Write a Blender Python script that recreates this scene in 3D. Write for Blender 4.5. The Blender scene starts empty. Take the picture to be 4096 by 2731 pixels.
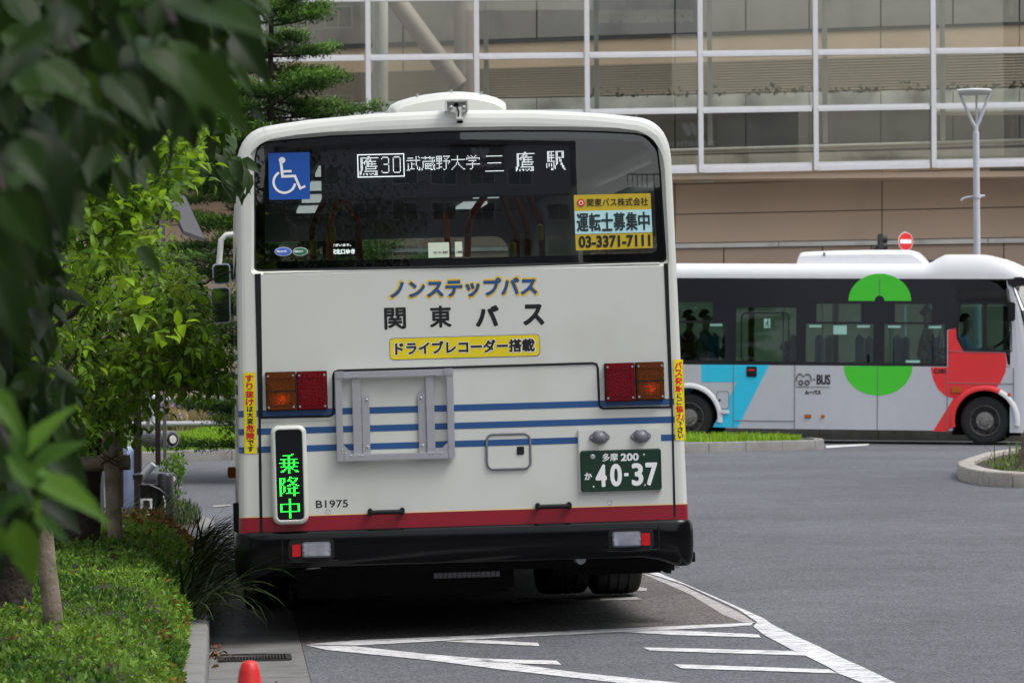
import bpy, bmesh, math, random
import numpy as np
from mathutils import Vector, Matrix

random.seed(7)
rng = np.random.default_rng(7)
SC = bpy.context.scene
COL = SC.collection
rad = math.radians

# ---------------------------------------------------------------- camera
CAM_H, FPX, CX, CY = 1.6, 15360.0, 2048.0, 1365.5
PITCH, ROLL = 0.097, -0.45
cam_data = bpy.data.cameras.new('camera')
cam = bpy.data.objects.new('camera', cam_data)
COL.objects.link(cam)
cam_data.sensor_width = 36.0
cam_data.lens = 135.0
cam_data.clip_start, cam_data.clip_end = 0.1, 1500.0
CAM_M = Matrix.Rotation(rad(90 + PITCH), 3, 'X') @ Matrix.Rotation(rad(ROLL), 3, 'Z')
cam.matrix_world = Matrix.Translation((0, 0, CAM_H)) @ CAM_M.to_4x4()
cam_data.dof.use_dof = True
cam_data.dof.focus_distance = 21.2
cam_data.dof.aperture_fstop = 12.0
SC.camera = cam

# ---------------------------------------------------------------- sky and sun
world = bpy.data.worlds.new('World')
SC.world = world
world.use_nodes = True
wn, wl = world.node_tree.nodes, world.node_tree.links
SUN_EL, SUN_AZ = 58.0, 115.0            # azimuth measured from +Y towards +X
sky = wn.new('ShaderNodeTexSky')
sky.sky_type = 'NISHITA'
sky.sun_disc = False
sky.sun_elevation = rad(SUN_EL)
sky.sun_rotation = rad(SUN_AZ)
sky.dust_density = 4.0
sky.air_density = 1.4
hs = wn.new('ShaderNodeHueSaturation')
hs.inputs['Saturation'].default_value = 0.36
wl.new(sky.outputs[0], hs.inputs['Color'])
wl.new(hs.outputs[0], wn['Background'].inputs['Color'])
wn['Background'].inputs['Strength'].default_value = 0.15
sun_d = bpy.data.lights.new('sun', 'SUN')
sun_d.energy = 0.7
sun_d.angle = rad(25)
sun_d.color = (1.0, 0.98, 0.95)
sun = bpy.data.objects.new('sun', sun_d)
COL.objects.link(sun)
az, el = rad(SUN_AZ), rad(SUN_EL)
sun.rotation_euler = (-Vector((math.sin(az) * math.cos(el), math.cos(az) * math.cos(el), math.sin(el)))).to_track_quat('-Z', 'Y').to_euler()
SC.view_settings.view_transform = 'Standard'
SC.view_settings.look = 'None'
SC.view_settings.exposure = 0.8
SC.view_settings.gamma = 1.0
SC.render.engine = 'CYCLES'
SC.cycles.use_denoising = True
SC.cycles.max_bounces = 10
SC.cycles.transparent_max_bounces = 24

# ---------------------------------------------------------------- measuring helpers
def smooth(a, b, t):
    t = min(1.0, max(0.0, (t - a) / (b - a)))
    return t * t * (3 - 2 * t)

KX, KY, KS = -1.337, 16.6, -0.0746      # kerb face line (street direction)
def street_u(x, y):
    return x - (KX + KS * (y - KY))
def hgt(x, y):
    """road surface: crossfall to the gutter near the bus, gentle fall to the right far away"""
    u = street_u(x, y)
    a = 0.02 * (min(3.4, max(-1.0, u)) - 1.5) * (1 - smooth(36, 48, y)) * smooth(-40, 5, y)
    b = -0.012 * (min(12.0, max(-12.0, x)) - 7.8) * smooth(45, 58, y) * (1 - smooth(75, 110, y))
    return a + b

def ray(px, py):
    return CAM_M @ Vector(((px - CX) / FPX, -(py - CY) / FPX, -1.0))
def P(px, py, Y):
    d = ray(px, py)
    return Vector((0, 0, CAM_H)) + d * (Y / d.y)
def G(px, py, z=0.0):
    d = ray(px, py)
    p = Vector((0, 0, CAM_H)) + d * ((z - CAM_H) / d.z)
    for _ in range(6):
        p = Vector((0, 0, CAM_H)) + d * ((z + hgt(p.x, p.y) - CAM_H) / d.z)
    return p

# ---------------------------------------------------------------- materials
def nodes_of(name):
    m = bpy.data.materials.new(name)
    m.use_nodes = True
    return m, m.node_tree.nodes, m.node_tree.links, m.node_tree.nodes['Principled BSDF']

def mat(name, col, rough=0.5, metal=0.0, var=0.08, scale=6.0, bump=0.0, bscale=40.0, coat=0.0, spec=0.5, emit=None, estr=1.0, dirt=None):
    m, n, l, b = nodes_of(name)
    b.inputs['Roughness'].default_value = rough
    b.inputs['Metallic'].default_value = metal
    b.inputs['Coat Weight'].default_value = coat
    b.inputs['Coat Roughness'].default_value = 0.08
    b.inputs['Specular IOR Level'].default_value = spec
    tc = n.new('ShaderNodeTexCoord')
    nz = n.new('ShaderNodeTexNoise')
    nz.inputs['Scale'].default_value = scale
    nz.inputs['Detail'].default_value = 5
    l.new(tc.outputs['Object'], nz.inputs['Vector'])
    r = n.new('ShaderNodeMapRange')
    r.inputs['From Min'].default_value, r.inputs['From Max'].default_value = 0.3, 0.7
    r.inputs['To Min'].default_value, r.inputs['To Max'].default_value = 1 - var, 1 + var
    l.new(nz.outputs['Fac'], r.inputs['Value'])
    mx = n.new('ShaderNodeMix'); mx.data_type = 'RGBA'; mx.blend_type = 'MULTIPLY'
    mx.inputs['Factor'].default_value = 1.0
    mx.inputs['A'].default_value = (*col, 1)
    l.new(r.outputs[0], mx.inputs['B'])
    out = mx.outputs['Result']
    if dirt:
        d2 = n.new('ShaderNodeTexNoise'); d2.inputs['Scale'].default_value = dirt[1]; d2.inputs['Detail'].default_value = 8
        l.new(tc.outputs['Object'], d2.inputs['Vector'])
        r2 = n.new('ShaderNodeMapRange')
        r2.inputs['From Min'].default_value, r2.inputs['From Max'].default_value = dirt[2], dirt[3]
        l.new(d2.outputs['Fac'], r2.inputs['Value'])
        m3 = n.new('ShaderNodeMix'); m3.data_type = 'RGBA'
        l.new(r2.outputs[0], m3.inputs['Factor']); l.new(out, m3.inputs['A'])
        m3.inputs['B'].default_value = (*dirt[0], 1)
        out = m3.outputs['Result']
    l.new(out, b.inputs['Base Color'])
    if emit:
        b.inputs['Emission Color'].default_value = (*emit, 1)
        b.inputs['Emission Strength'].default_value = estr
    if bump:
        n2 = n.new('ShaderNodeTexNoise'); n2.inputs['Scale'].default_value = bscale; n2.inputs['Detail'].default_value = 6
        l.new(tc.outputs['Object'], n2.inputs['Vector'])
        bp = n.new('ShaderNodeBump'); bp.inputs['Strength'].default_value = bump; bp.inputs['Distance'].default_value = 0.02
        l.new(n2.outputs['Fac'], bp.inputs['Height']); l.new(bp.outputs[0], b.inputs['Normal'])
    return m

def glass(name, tint, refl=1.0, rough=0.0):
    """thin sheet glass: tinted see-through plus a Fresnel reflection"""
    m, n, l, b = nodes_of(name)
    n.remove(b)
    tr = n.new('ShaderNodeBsdfTransparent'); tr.inputs['Color'].default_value = (*tint, 1)
    gl = n.new('ShaderNodeBsdfAnisotropic'); gl.inputs['Roughness'].default_value = rough
    gl.inputs['Color'].default_value = (1, 1, 1, 1)
    fr = n.new('ShaderNodeFresnel'); fr.inputs['IOR'].default_value = 1.52
    mu = n.new('ShaderNodeMath'); mu.operation = 'MULTIPLY'; mu.inputs[1].default_value = refl
    mu.use_clamp = True
    l.new(fr.outputs[0], mu.inputs[0])
    mx = n.new('ShaderNodeMixShader')
    l.new(mu.outputs[0], mx.inputs[0]); l.new(tr.outputs[0], mx.inputs[1]); l.new(gl.outputs[0], mx.inputs[2])
    l.new(mx.outputs[0], n['Material Output'].inputs['Surface'])
    return m

def leaf_mat(name, dark, light, rough=0.42, trans=0.35, attr=True):
    m, n, l, b = nodes_of(name)
    cr = n.new('ShaderNodeValToRGB')
    cr.color_ramp.elements[0].color = (*dark, 1)
    cr.color_ramp.elements[1].color = (*light, 1)
    if attr:
        a = n.new('ShaderNodeAttribute'); a.attribute_name = 'tint'
        l.new(a.outputs['Fac'], cr.inputs['Fac'])
    else:
        a = n.new('ShaderNodeObjectInfo')
        l.new(a.outputs['Random'], cr.inputs['Fac'])
    l.new(cr.outputs[0], b.inputs['Base Color'])
    b.inputs['Roughness'].default_value = rough
    b.inputs['Specular IOR Level'].default_value = 0.22
    t = n.new('ShaderNodeBsdfTranslucent')
    hs_ = n.new('ShaderNodeHueSaturation'); hs_.inputs['Value'].default_value = 1.5; hs_.inputs['Hue'].default_value = 0.485
    l.new(cr.outputs[0], hs_.inputs['Color']); l.new(hs_.outputs[0], t.inputs['Color'])
    mx = n.new('ShaderNodeMixShader'); mx.inputs[0].default_value = trans
    l.new(b.outputs[0], mx.inputs[1]); l.new(t.outputs[0], mx.inputs[2])
    l.new(mx.outputs[0], n['Material Output'].inputs['Surface'])
    return m

# ---------------------------------------------------------------- mesh helpers
class MB:
    def __init__(s):
        s.v, s.f = [], []
    def add(s, vs, fs):
        o = len(s.v)
        s.v += [tuple(v) for v in vs]
        s.f += [tuple(i + o for i in f) for f in fs]
        return s
    def box(s, a, b):
        (x0, y0, z0), (x1, y1, z1) = a, b
        return s.add([(x0, y0, z0), (x1, y0, z0), (x1, y1, z0), (x0, y1, z0), (x0, y0, z1), (x1, y0, z1), (x1, y1, z1), (x0, y1, z1)],
                     [(0, 3, 2, 1), (4, 5, 6, 7), (0, 1, 5, 4), (1, 2, 6, 5), (2, 3, 7, 6), (3, 0, 4, 7)])
    def prism(s, pts, y0, y1):
        """pts (x, z) counter-clockwise seen from -y; y0 in front (camera side), y1 behind; y0 may be a function(x,z)"""
        n = len(pts)
        ar = sum(pts[i][0] * pts[(i + 1) % n][1] - pts[(i + 1) % n][0] * pts[i][1] for i in range(n))
        if ar < 0: pts = pts[::-1]
        f0 = y0 if callable(y0) else (lambda x, z: y0)
        f1 = y1 if callable(y1) else (lambda x, z: y1)
        vs = [(x, f0(x, z), z) for x, z in pts] + [(x, f1(x, z), z) for x, z in pts]
        fs = [tuple(range(n)), tuple(range(2 * n - 1, n - 1, -1))] + [(i, n + i, n + (i + 1) % n, (i + 1) % n) for i in range(n)]
        return s.add(vs, fs)
    def loop_tube(s, pts, r, n=8, closed=False, r2=None):
        pts = [Vector(p) for p in pts]
        m = len(pts)
        rings = []
        up = None
        for i in range(m):
            if closed: t = pts[(i + 1) % m] - pts[i - 1]
            else: t = pts[min(i + 1, m - 1)] - pts[max(i - 1, 0)]
            t.normalize()
            if up is None:
                up = Vector((0, 0, 1)) if abs(t.z) < 0.9 else Vector((1, 0, 0))
            a = (up - t * up.dot(t)).normalized(); up = a
            bb = t.cross(a)
            rr = r[i] if hasattr(r, '__len__') else r
            rings.append([pts[i] + (a * math.cos(k * 2 * math.pi / n) + bb * math.sin(k * 2 * math.pi / n)) * rr for k in range(n)])
        vs = [p for rg in rings for p in rg]
        fs = []
        for i in range(m if closed else m - 1):
            j = (i + 1) % m
            for k in range(n):
                fs.append((i * n + k, i * n + (k + 1) % n, j * n + (k + 1) % n, j * n + k))
        if not closed:
            fs.append(tuple(range(n - 1, -1, -1))); fs.append(tuple((m - 1) * n + k for k in range(n)))
        return s.add(vs, fs)
    def lathe(s, prof, c=(0, 0, 0), axis='z', n=24):
        """prof list of (r, h)"""
        vs, fs = [], []
        for r, h in prof:
            for k in range(n):
                a = 2 * math.pi * k / n
                x, y = r * math.cos(a), r * math.sin(a)
                v = {'z': (x, y, h), 'y': (x, h, y), 'x': (h, x, y)}[axis]
                vs.append((v[0] + c[0], v[1] + c[1], v[2] + c[2]))
        for i in range(len(prof) - 1):
            for k in range(n):
                fs.append((i * n + k, i * n + (k + 1) % n, (i + 1) * n + (k + 1) % n, (i + 1) * n + k))
        fs.append(tuple(range(n - 1, -1, -1))); fs.append(tuple((len(prof) - 1) * n + k for k in range(n)))
        return s.add(vs, fs)
    def grid(s, rows, close=False):
        """rows: list of equal-length lists of points"""
        n = len(rows[0]); vs = [p for r in rows for p in r]; fs = []
        for i in range(len(rows) - 1):
            for k in range(n if close else n - 1):
                fs.append((i * n + k, i * n + (k + 1) % n, (i + 1) * n + (k + 1) % n, (i + 1) * n + k))
        return s.add(vs, fs)
    def quad(s, a, b, c, d):
        return s.add([a, b, c, d], [(0, 1, 2, 3)])
    def build(s, name, m, parent=None, smooth_=None, bevel=0.0, loc=None, label=None, normals=True):
        me = bpy.data.meshes.new(name)
        me.from_pydata([tuple(v) for v in s.v], [], s.f)
        if normals or bevel:
            bm = bmesh.new(); bm.from_mesh(me)
            if normals: bmesh.ops.recalc_face_normals(bm, faces=bm.faces)
            if bevel:
                es = [e for e in bm.edges if len(e.link_faces) == 2 and e.calc_face_angle(0) > rad(35)]
                bmesh.ops.bevel(bm, geom=es, offset=bevel, segments=2, affect='EDGES', clamp_overlap=True)
            bm.to_mesh(me); bm.free()
        return link_mesh(name, me, m, parent, smooth_, loc, label)

def link_mesh(name, me, m, parent=None, smooth_=None, loc=None, label=None):
    me.materials.clear()
    me.materials.append(m)
    if smooth_ is not None:
        me.polygons.foreach_set('use_smooth', [True] * len(me.polygons))
        if smooth_ < 180: me.set_sharp_from_angle(angle=rad(smooth_))
    o = bpy.data.objects.new(name, me)
    COL.objects.link(o)
    if parent: o.parent = parent
    if loc: o.location = loc
    if label: o['label'] = label
    if 'lettering' in name: o['kind'] = 'stuff'
    return o

def thing(name, label, cat, loc=(0, 0, 0), rot=None, group=None):
    o = bpy.data.objects.new(name, None)
    COL.objects.link(o)
    o.empty_display_size = 0.2
    if rot is not None: o.matrix_world = Matrix.Translation(loc) @ rot.to_4x4()
    else: o.location = loc
    return tag(o, label, cat, group)
def tag(o, label, cat, group=None):
    o['label'] = label; o['category'] = cat
    if group: o['group'] = group
    return o
def structure(o, kind='structure', label=None):
    o['kind'] = kind
    if label: o['label'] = label
    return o

def np_mesh(name, V, F, m, parent=None, tint=None, smooth_=False):
    """V (n,3) array, F (k,3|4) array, optional per-vertex tint"""
    me = bpy.data.meshes.new(name)
    k = F.shape[1]
    me.vertices.add(len(V)); me.vertices.foreach_set('co', V.astype(np.float32).ravel())
    me.loops.add(F.size); me.loops.foreach_set('vertex_index', F.astype(np.int32).ravel())
    me.polygons.add(len(F))
    me.polygons.foreach_set('loop_start', np.arange(0, F.size, k, dtype=np.int32))
    if smooth_: me.polygons.foreach_set('use_smooth', np.ones(len(F), dtype=bool))
    me.update(calc_edges=True)
    if tint is not None:
        a = me.attributes.new('tint', 'FLOAT', 'POINT'); a.data.foreach_set('value', tint.astype(np.float32))
    me.materials.append(m)
    o = bpy.data.objects.new(name, me); COL.objects.link(o)
    if parent: o.parent = parent
    return o

def rrect(cx, cz, w, h, r, n=5):
    pts = []
    for sx, sz, a0 in ((1, -1, -90), (1, 1, 0), (-1, 1, 90), (-1, -1, 180)):
        for k in range(n + 1):
            a = rad(a0 + 90 * k / n)
            pts.append((cx + sx * (w / 2 - r) + r * math.cos(a), cz + sz * (h / 2 - r) + r * math.sin(a)))
    return pts
def disc(cx, cz, rx, rz=None, n=28):
    rz = rx if rz is None else rz
    return [(cx + rx * math.cos(2 * math.pi * k / n), cz + rz * math.sin(2 * math.pi * k / n)) for k in range(n)]

# ---------------------------------------------------------------- lettering
_glyph = {}
def glyphs(s):
    """flat outline of a string: vertices normalised to its own box (0..w/h aspect), triangles and outline edges"""
    if s in _glyph: return _glyph[s]
    cu = bpy.data.curves.new('lettering', 'FONT'); cu.body = s; cu.size = 1.0; cu.resolution_u = 4
    o = bpy.data.objects.new('lettering', cu); COL.objects.link(o)
    bpy.context.view_layer.update()
    me = bpy.data.meshes.new_from_object(o.evaluated_get(bpy.context.evaluated_depsgraph_get()))
    bpy.data.objects.remove(o); bpy.data.curves.remove(cu)
    bm = bmesh.new(); bm.from_mesh(me)
    bmesh.ops.remove_doubles(bm, verts=bm.verts, dist=1e-5)
    vs = [(v.co.x, v.co.y) for v in bm.verts]
    fs = [tuple(v.index for v in f.verts) for f in bm.faces]
    es = [tuple(v.index for v in e.verts) for e in bm.edges if len(e.link_faces) < 2]
    bm.free(); bpy.data.meshes.remove(me)
    xs = [v[0] for v in vs]; ys = [v[1] for v in vs]
    _glyph[s] = (vs, fs, es, min(xs), min(ys), max(xs), max(ys))
    return _glyph[s]

def letter_mb(mb, s, cx, cz, w, h, bold=0.0, y=0.0, mirror=False, slant=0.0, jit=0.00012):
    """append string s to mb, fitted to the box (centre cx,cz, size w,h), thickened by bold metres with round joins; y number or function(x,z)"""
    vs, fs, es, x0, y0, x1, y1 = glyphs(s)
    W, H = max(1e-6, w - 2 * bold), max(1e-6, h - 2 * bold)
    sx, sz = W / max(1e-6, x1 - x0), H / max(1e-6, y1 - y0)
    pts = [((vx - (x0 + x1) / 2) * sx, (vy - (y0 + y1) / 2) * sz) for vx, vy in vs]
    pts = [(cx + (-a if mirror else a) + slant * b, cz + b) for a, b in pts]
    fy = y if callable(y) else (lambda a, b: y)
    mb.add([(a, fy(a, b), b) for a, b in pts], fs)
    if bold > 0:
        k = 0
        for i, j in es:
            a, b = Vector(pts[i]), Vector(pts[j])
            d = b - a
            if d.length < 1e-7: continue
            d.normalize(); nrm = Vector((-d.y, d.x)) * bold
            hull = [a + nrm, b + nrm]
            e = [b + (nrm * math.cos(t) + d * bold * math.sin(t)) for t in (rad(60), rad(120))]
            g = [a + (-nrm * math.cos(t) - d * bold * math.sin(t)) for t in (rad(60), rad(120))]
            poly = [a + nrm, b + nrm] + e + [b - nrm, a - nrm] + g
            k += 1
            off = jit * (1 + (k % 5) * 0.35)
            n = len(poly)
            mb.add([(p.x, fy(p.x, p.y) + off, p.y) for p in poly], [tuple(range(n))])
    return mb

BITS = {
 '乗': "..........##....|...########.....|.......##.......|.......##.......|.##############.|...##..##..##...|...##..##..##...|################|...##..##..##...|...##..##..##...|.##############.|.....######.....|....##.##.##.....|..###..##...###..|.###...##....###.|.......##.......",
 '降': "........##......|#####...#######.|##.##..##....##.|##.##.####..##..|##.##....####...|####......##....|###.....######..|##.#..###....###|##.##......##...|##.##.#########.|##.##..##..##...|##.##..##..##...|##.#...##..##...|###..###########|##.........##...|##.........##...",
 '中': ".......##.......|.......##.......|.......##.......|.......##.......|################|##.....##.....##|##.....##.....##|##.....##.....##|##.....##.....##|##.....##.....##|################|.......##.......|.......##.......|.......##.......|.......##.......|.......##.......",
 '鷹': ".......##.......|.###############|.##...##.#......|.##..##.##......|.##.##########..|.####.##..#.....|.##.#.########..|.##...##..#.....|.##..##########.|.##..#.......#..|.##..#########..|.##..#..........|##..###########.|##...........##.|##.#.##.#.##.##.|#..#..#..#..###.",
 '駅': ".######.#######.|.##.#...##...##.|.##.#...##...##.|.######.##...##.|.##.#...##...##.|.######.#######.|.##.#...##.#....|.##.#...##.##...|.######.##.##...|......#.##..#...|#.#.#.#.##..##..|#.#.#.#.#...##..|#.#.#.##.....##.|#.....##.....##.|....##.#......##|....##.........#",
 '三': "................|.##############.|................|................|................|................|................|..############..|................|................|................|................|................|................|################|................",
 '武': "........#.#.|.#####..#..#|........#...|############|........#...|....#...#...|.#..###.#...|.#..#...#...|.#..#....#..|.#..#....#.#|.#.####..#.#|###.......##",
 '蔵': "...#...#....|############|...#...#.#..|.........#.#|.###########|.#.......#..|.#.######.#.|.#.#.#.#.#.#|.#.######.##|.#.#.#....#.|#..######.##|#.......##.#",
 '野': "#####.######|#.#.#.....#.|#####..#.#..|#.#.#...#...|#####.######|..#.....#..#|#####...#.#.|..#.....#...|..#.....#...|..###...#...|###.....#...|......##....",
 '大': ".....#......|.....#......|.....#......|############|.....#......|.....#......|....#.#.....|....#.#.....|...#...#....|..#.....#...|.#.......#..|#.........##",
 '学': ".#..#...#...|..#..#.#....|############|#..........#|..#######...|......#.....|.....#......|############|.....#......|.....#......|.....#......|...##.......",
 '3': ".#####.|#.....#|......#|......#|......#|..####.|......#|......#|......#|......#|#.....#|.#####.",
 '0': ".#####.|#.....#|#.....#|#.....#|#.....#|#.....#|#.....#|#.....#|#.....#|#.....#|#.....#|.#####.",
}
def led(mb, ch, x0, z1, pw, ph, y, fill=0.62):
    """lamps of one dot-matrix character; x0,z1 = top left corner; pw,ph = pitch"""
    rows = BITS[ch].split('|')
    for i, r in enumerate(rows):
        for j, c in enumerate(r):
            if c == '#':
                a, b = x0 + j * pw, z1 - i * ph
                mb.quad((a, y, b - ph * fill), (a + pw * fill, y, b - ph * fill), (a + pw * fill, y, b), (a, y, b))
    return mb
# ================================================================ materials used in several places
M = {}
M['cream'] = mat('cream paint', (0.60, 0.615, 0.572), 0.28, var=0.025, scale=1.2, coat=0.35, bump=0.012, bscale=2.2, dirt=((0.50, 0.49, 0.43), 1.6, 0.55, 0.95))
M['blue'] = mat('blue stripe', (0.022, 0.085, 0.24), 0.3, var=0.05, coat=0.3)
M['red'] = mat('dark red paint', (0.25, 0.008, 0.02), 0.3, var=0.05, coat=0.3)
M['yline'] = mat('yellow pinstripe', (0.75, 0.6, 0.3), 0.4)
M['gloss_black'] = mat('gloss black bumper', (0.003, 0.003, 0.0035), 0.14, var=0.3, scale=3, spec=0.22)
M['rubber'] = mat('black rubber', (0.008, 0.008, 0.009), 0.6, var=0.2, spec=0.3)
M['tyre'] = mat('tyre rubber', (0.016, 0.016, 0.017), 0.8, var=0.25, scale=20, bump=0.2)
M['under'] = mat('underbody black', (0.004, 0.004, 0.004), 0.8, spec=0.2, var=0.4, scale=12, bump=0.3)
M['alu'] = mat('brushed aluminium', (0.56, 0.56, 0.60), 0.36, metal=0.75, var=0.04, scale=30)
M['zinc'] = mat('galvanised steel', (0.45, 0.46, 0.48), 0.45, metal=0.8, var=0.15, scale=25)
M['lamp_grey'] = mat('grey lamp housing', (0.16, 0.16, 0.19), 0.4, var=0.05)
M['white_deco'] = mat('white print', (0.8, 0.8, 0.8), 0.5, var=0.01)
M['black_deco'] = mat('black print', (0.008, 0.008, 0.01), 0.4, var=0.05)
M['yellow'] = mat('yellow sticker', (0.72, 0.58, 0.012), 0.42, var=0.03)
M['mustard'] = mat('mustard poster', (0.5, 0.36, 0.012), 0.45, var=0.04)
M['poster_cyan'] = mat('pale cyan print', (0.42, 0.68, 0.72), 0.5, var=0.02)
M['red_deco'] = mat('red print', (0.52, 0.012, 0.015), 0.45, var=0.02)
M['ylw_out'] = mat('yellow outline print', (0.75, 0.5, 0.03), 0.45, var=0.02)
M['sign_blue'] = mat('blue sign print', (0.0, 0.07, 0.36), 0.4, var=0.02)
M['plate_green'] = mat('green number plate', (0.008, 0.035, 0.02), 0.3, var=0.05)
M['frit'] = mat('black glass border', (0.004, 0.004, 0.005), 0.04, var=0.0, spec=0.5)
M['bus_glass'] = glass('dark tinted glass', (0.62, 0.66, 0.65), 1.35)
M['side_glass'] = glass('tinted side glass', (0.7, 0.75, 0.73), 1.0)
M['clear_glass'] = glass('clear glass', (0.92, 0.94, 0.93), 1.0)
M['interior'] = mat('dark grey interior', (0.075, 0.078, 0.082), 0.7, var=0.1)
M['seat'] = mat('seat moquette', (0.03, 0.035, 0.06), 0.9, var=0.3, scale=40)
M['orange_pole'] = mat('orange grab pole', (0.85, 0.17, 0.025), 0.4, var=0.05)
M['red_pole'] = mat('dark orange grab pole', (0.22, 0.045, 0.015), 0.4, var=0.05)
M['bell'] = mat('yellow bell push', (0.65, 0.55, 0.02), 0.45)
M['paper'] = mat('pale paper notice', (0.62, 0.7, 0.55), 0.7, var=0.02)
M['led_white'] = mat('white lamp dots', (0.8, 0.8, 0.8), 0.5, emit=(0.95, 0.97, 1.0), estr=1.5)
M['led_green'] = mat('green lamp dots', (0.02, 0.5, 0.03), 0.5, emit=(0.03, 1.0, 0.08), estr=1.7)
M['screen_text'] = mat('screen lettering', (0.6, 0.6, 0.6), 0.5, emit=(0.7, 0.75, 0.75), estr=1.0)
M['bulb'] = mat('lit amber bulb', (0.9, 0.4, 0.05), 0.4, emit=(1.0, 0.72, 0.45), estr=80.0)
M['ceil_lamp'] = mat('ceiling lamp', (0.8, 0.8, 0.8), 0.4, emit=(0.9, 1.0, 0.97), estr=0.3)

def lens_mat(name, col, ribs):
    m, n, l, b = nodes_of(name)
    b.inputs['Roughness'].default_value = 0.18
    tc = n.new('ShaderNodeTexCoord')
    ck = n.new('ShaderNodeTexVoronoi'); ck.inputs['Scale'].default_value = ribs
    l.new(tc.outputs['Object'], ck.inputs['Vector'])
    bp = n.new('ShaderNodeBump'); bp.inputs['Strength'].default_value = 0.35; bp.inputs['Distance'].default_value = 0.004
    l.new(ck.outputs['Distance'], bp.inputs['Height']); l.new(bp.outputs[0], b.inputs['Normal'])
    tr = n.new('ShaderNodeBsdfTranslucent'); tr.inputs['Color'].default_value = (*col, 1)
    b.inputs['Base Color'].default_value = (*[c * 0.45 for c in col], 1)
    mx = n.new('ShaderNodeMixShader'); mx.inputs[0].default_value = 0.6
    l.new(tr.outputs[0], mx.inputs[1]); l.new(b.outputs[0], mx.inputs[2]); l.new(mx.outputs[0], n['Material Output'].inputs['Surface'])
    return m
M['amber_lens'] = lens_mat('amber lens', (0.34, 0.085, 0.004), 110)
M['red_lens'] = lens_mat('red lens', (0.44, 0.004, 0.016), 110)
M['reflector'] = mat('red reflector', (0.5, 0.01, 0.015), 0.15, var=0.1, scale=300)
M['reverse_lens'] = mat('ribbed clear lens', (0.3, 0.31, 0.36), 0.08, var=0.25, scale=14)

# ================================================================ city bus
B0 = G(1873, 2557)
BUS_R = Matrix.Rotation(rad(4.25), 3, 'Z') @ Matrix.Rotation(rad(-1.15), 3, 'Y')
BUS_Ri = BUS_R.inverted()
def R(px, py, yl=0.0):
    """point of the bus plane y = yl that the photograph shows at px, py -> (x, z) in bus metres"""
    d = BUS_Ri @ ray(px, py)
    o = BUS_Ri @ (Vector((0, 0, CAM_H)) - B0)
    p = o + d * ((yl - o.y) / d.y)
    return (p.x, p.z)
def RR(x0, y0, x1, y1, yl=0.0):
    """axis-aligned box given by photo corners -> centre and size"""
    c = R((x0 + x1) / 2, (y0 + y1) / 2, yl)
    k = (B0.y + yl) / FPX
    return c[0], c[1], (x1 - x0) * k, (y1 - y0) * k
def RP(pts, yl=0.0):
    return [R(x, y, yl) for x, y in pts]

bus = thing('city_bus', 'cream city bus with blue stripes and red base line, seen from behind at the kerb', 'bus', B0, BUS_R)
BL = 10.4
PROF = [(1.245, 0.47), (1.238, 0.72), (1.230, 1.15), (1.2265, 1.35), (1.211, 2.22), (1.203, 2.60), (1.201, 2.64), (1.194, 2.685), (1.182, 2.725), (1.165, 2.762), (1.142, 2.793), (1.115, 2.817), (1.083, 2.835), (1.045, 2.848), (0.95, 2.862), (0.80, 2.880), (0.45, 2.905), (0.0, 2.915)]
def hw(z):
    for (a, b), (c, d) in zip(PROF, PROF[1:]):
        if b <= z <= d: return a + (c - a) * (z - b) / (d - b)
    return PROF[0][0]
RC = 0.045
def section(ins):
    pts = []
    for x, z in PROF:
        k = max(0.0, (z - 2.2) / 0.7)
        pts.append((x * (1.245 - ins) / 1.245, z - 1.6 * ins * min(1, k * 1.2)))
    return pts + [(-x, z) for x, z in pts[-2::-1]]
ys = [(RC * (1 - math.cos(rad(a))), RC * (1 - math.sin(rad(a)))) for a in (0, 22, 45, 67, 90)]
st = ys + [(0.62, 0)]
wins = []
yy = 0.75
while yy < BL - 1.2:
    st += [(yy, 0), (yy + 1.35, 0)]; wins.append(yy); yy += 1.47
st += [(BL - 0.5, 0), (BL - 0.1, 0.03), (BL, 0.09)]
rows = [[(x, y, z) for x, z in section(i)] for y, i in st]
mb = MB(); side = MB()
nP = len(rows[0])
for i in range(len(rows) - 1):
    for k in range(nP - 1):
        z0, z1 = rows[i][k][2], rows[i][k + 1][2]
        win = any(abs(st[i][0] - w) < 1e-6 for w in wins) and 1.3 < (z0 + z1) / 2 < 2.25 and abs(z0 - z1) > 0.5
        (side if win else mb).add([rows[i][k], rows[i + 1][k], rows[i + 1][k + 1], rows[i][k + 1]], [(0, 1, 2, 3)])
mb.build('body_shell', M['cream'], bus, 40)
for k in range(len(side.f)):
    f = side.f[k]
    MB().add([side.v[i] for i in f], [(0, 1, 2, 3)]).build('side_window', M['side_glass'], bus)

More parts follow.
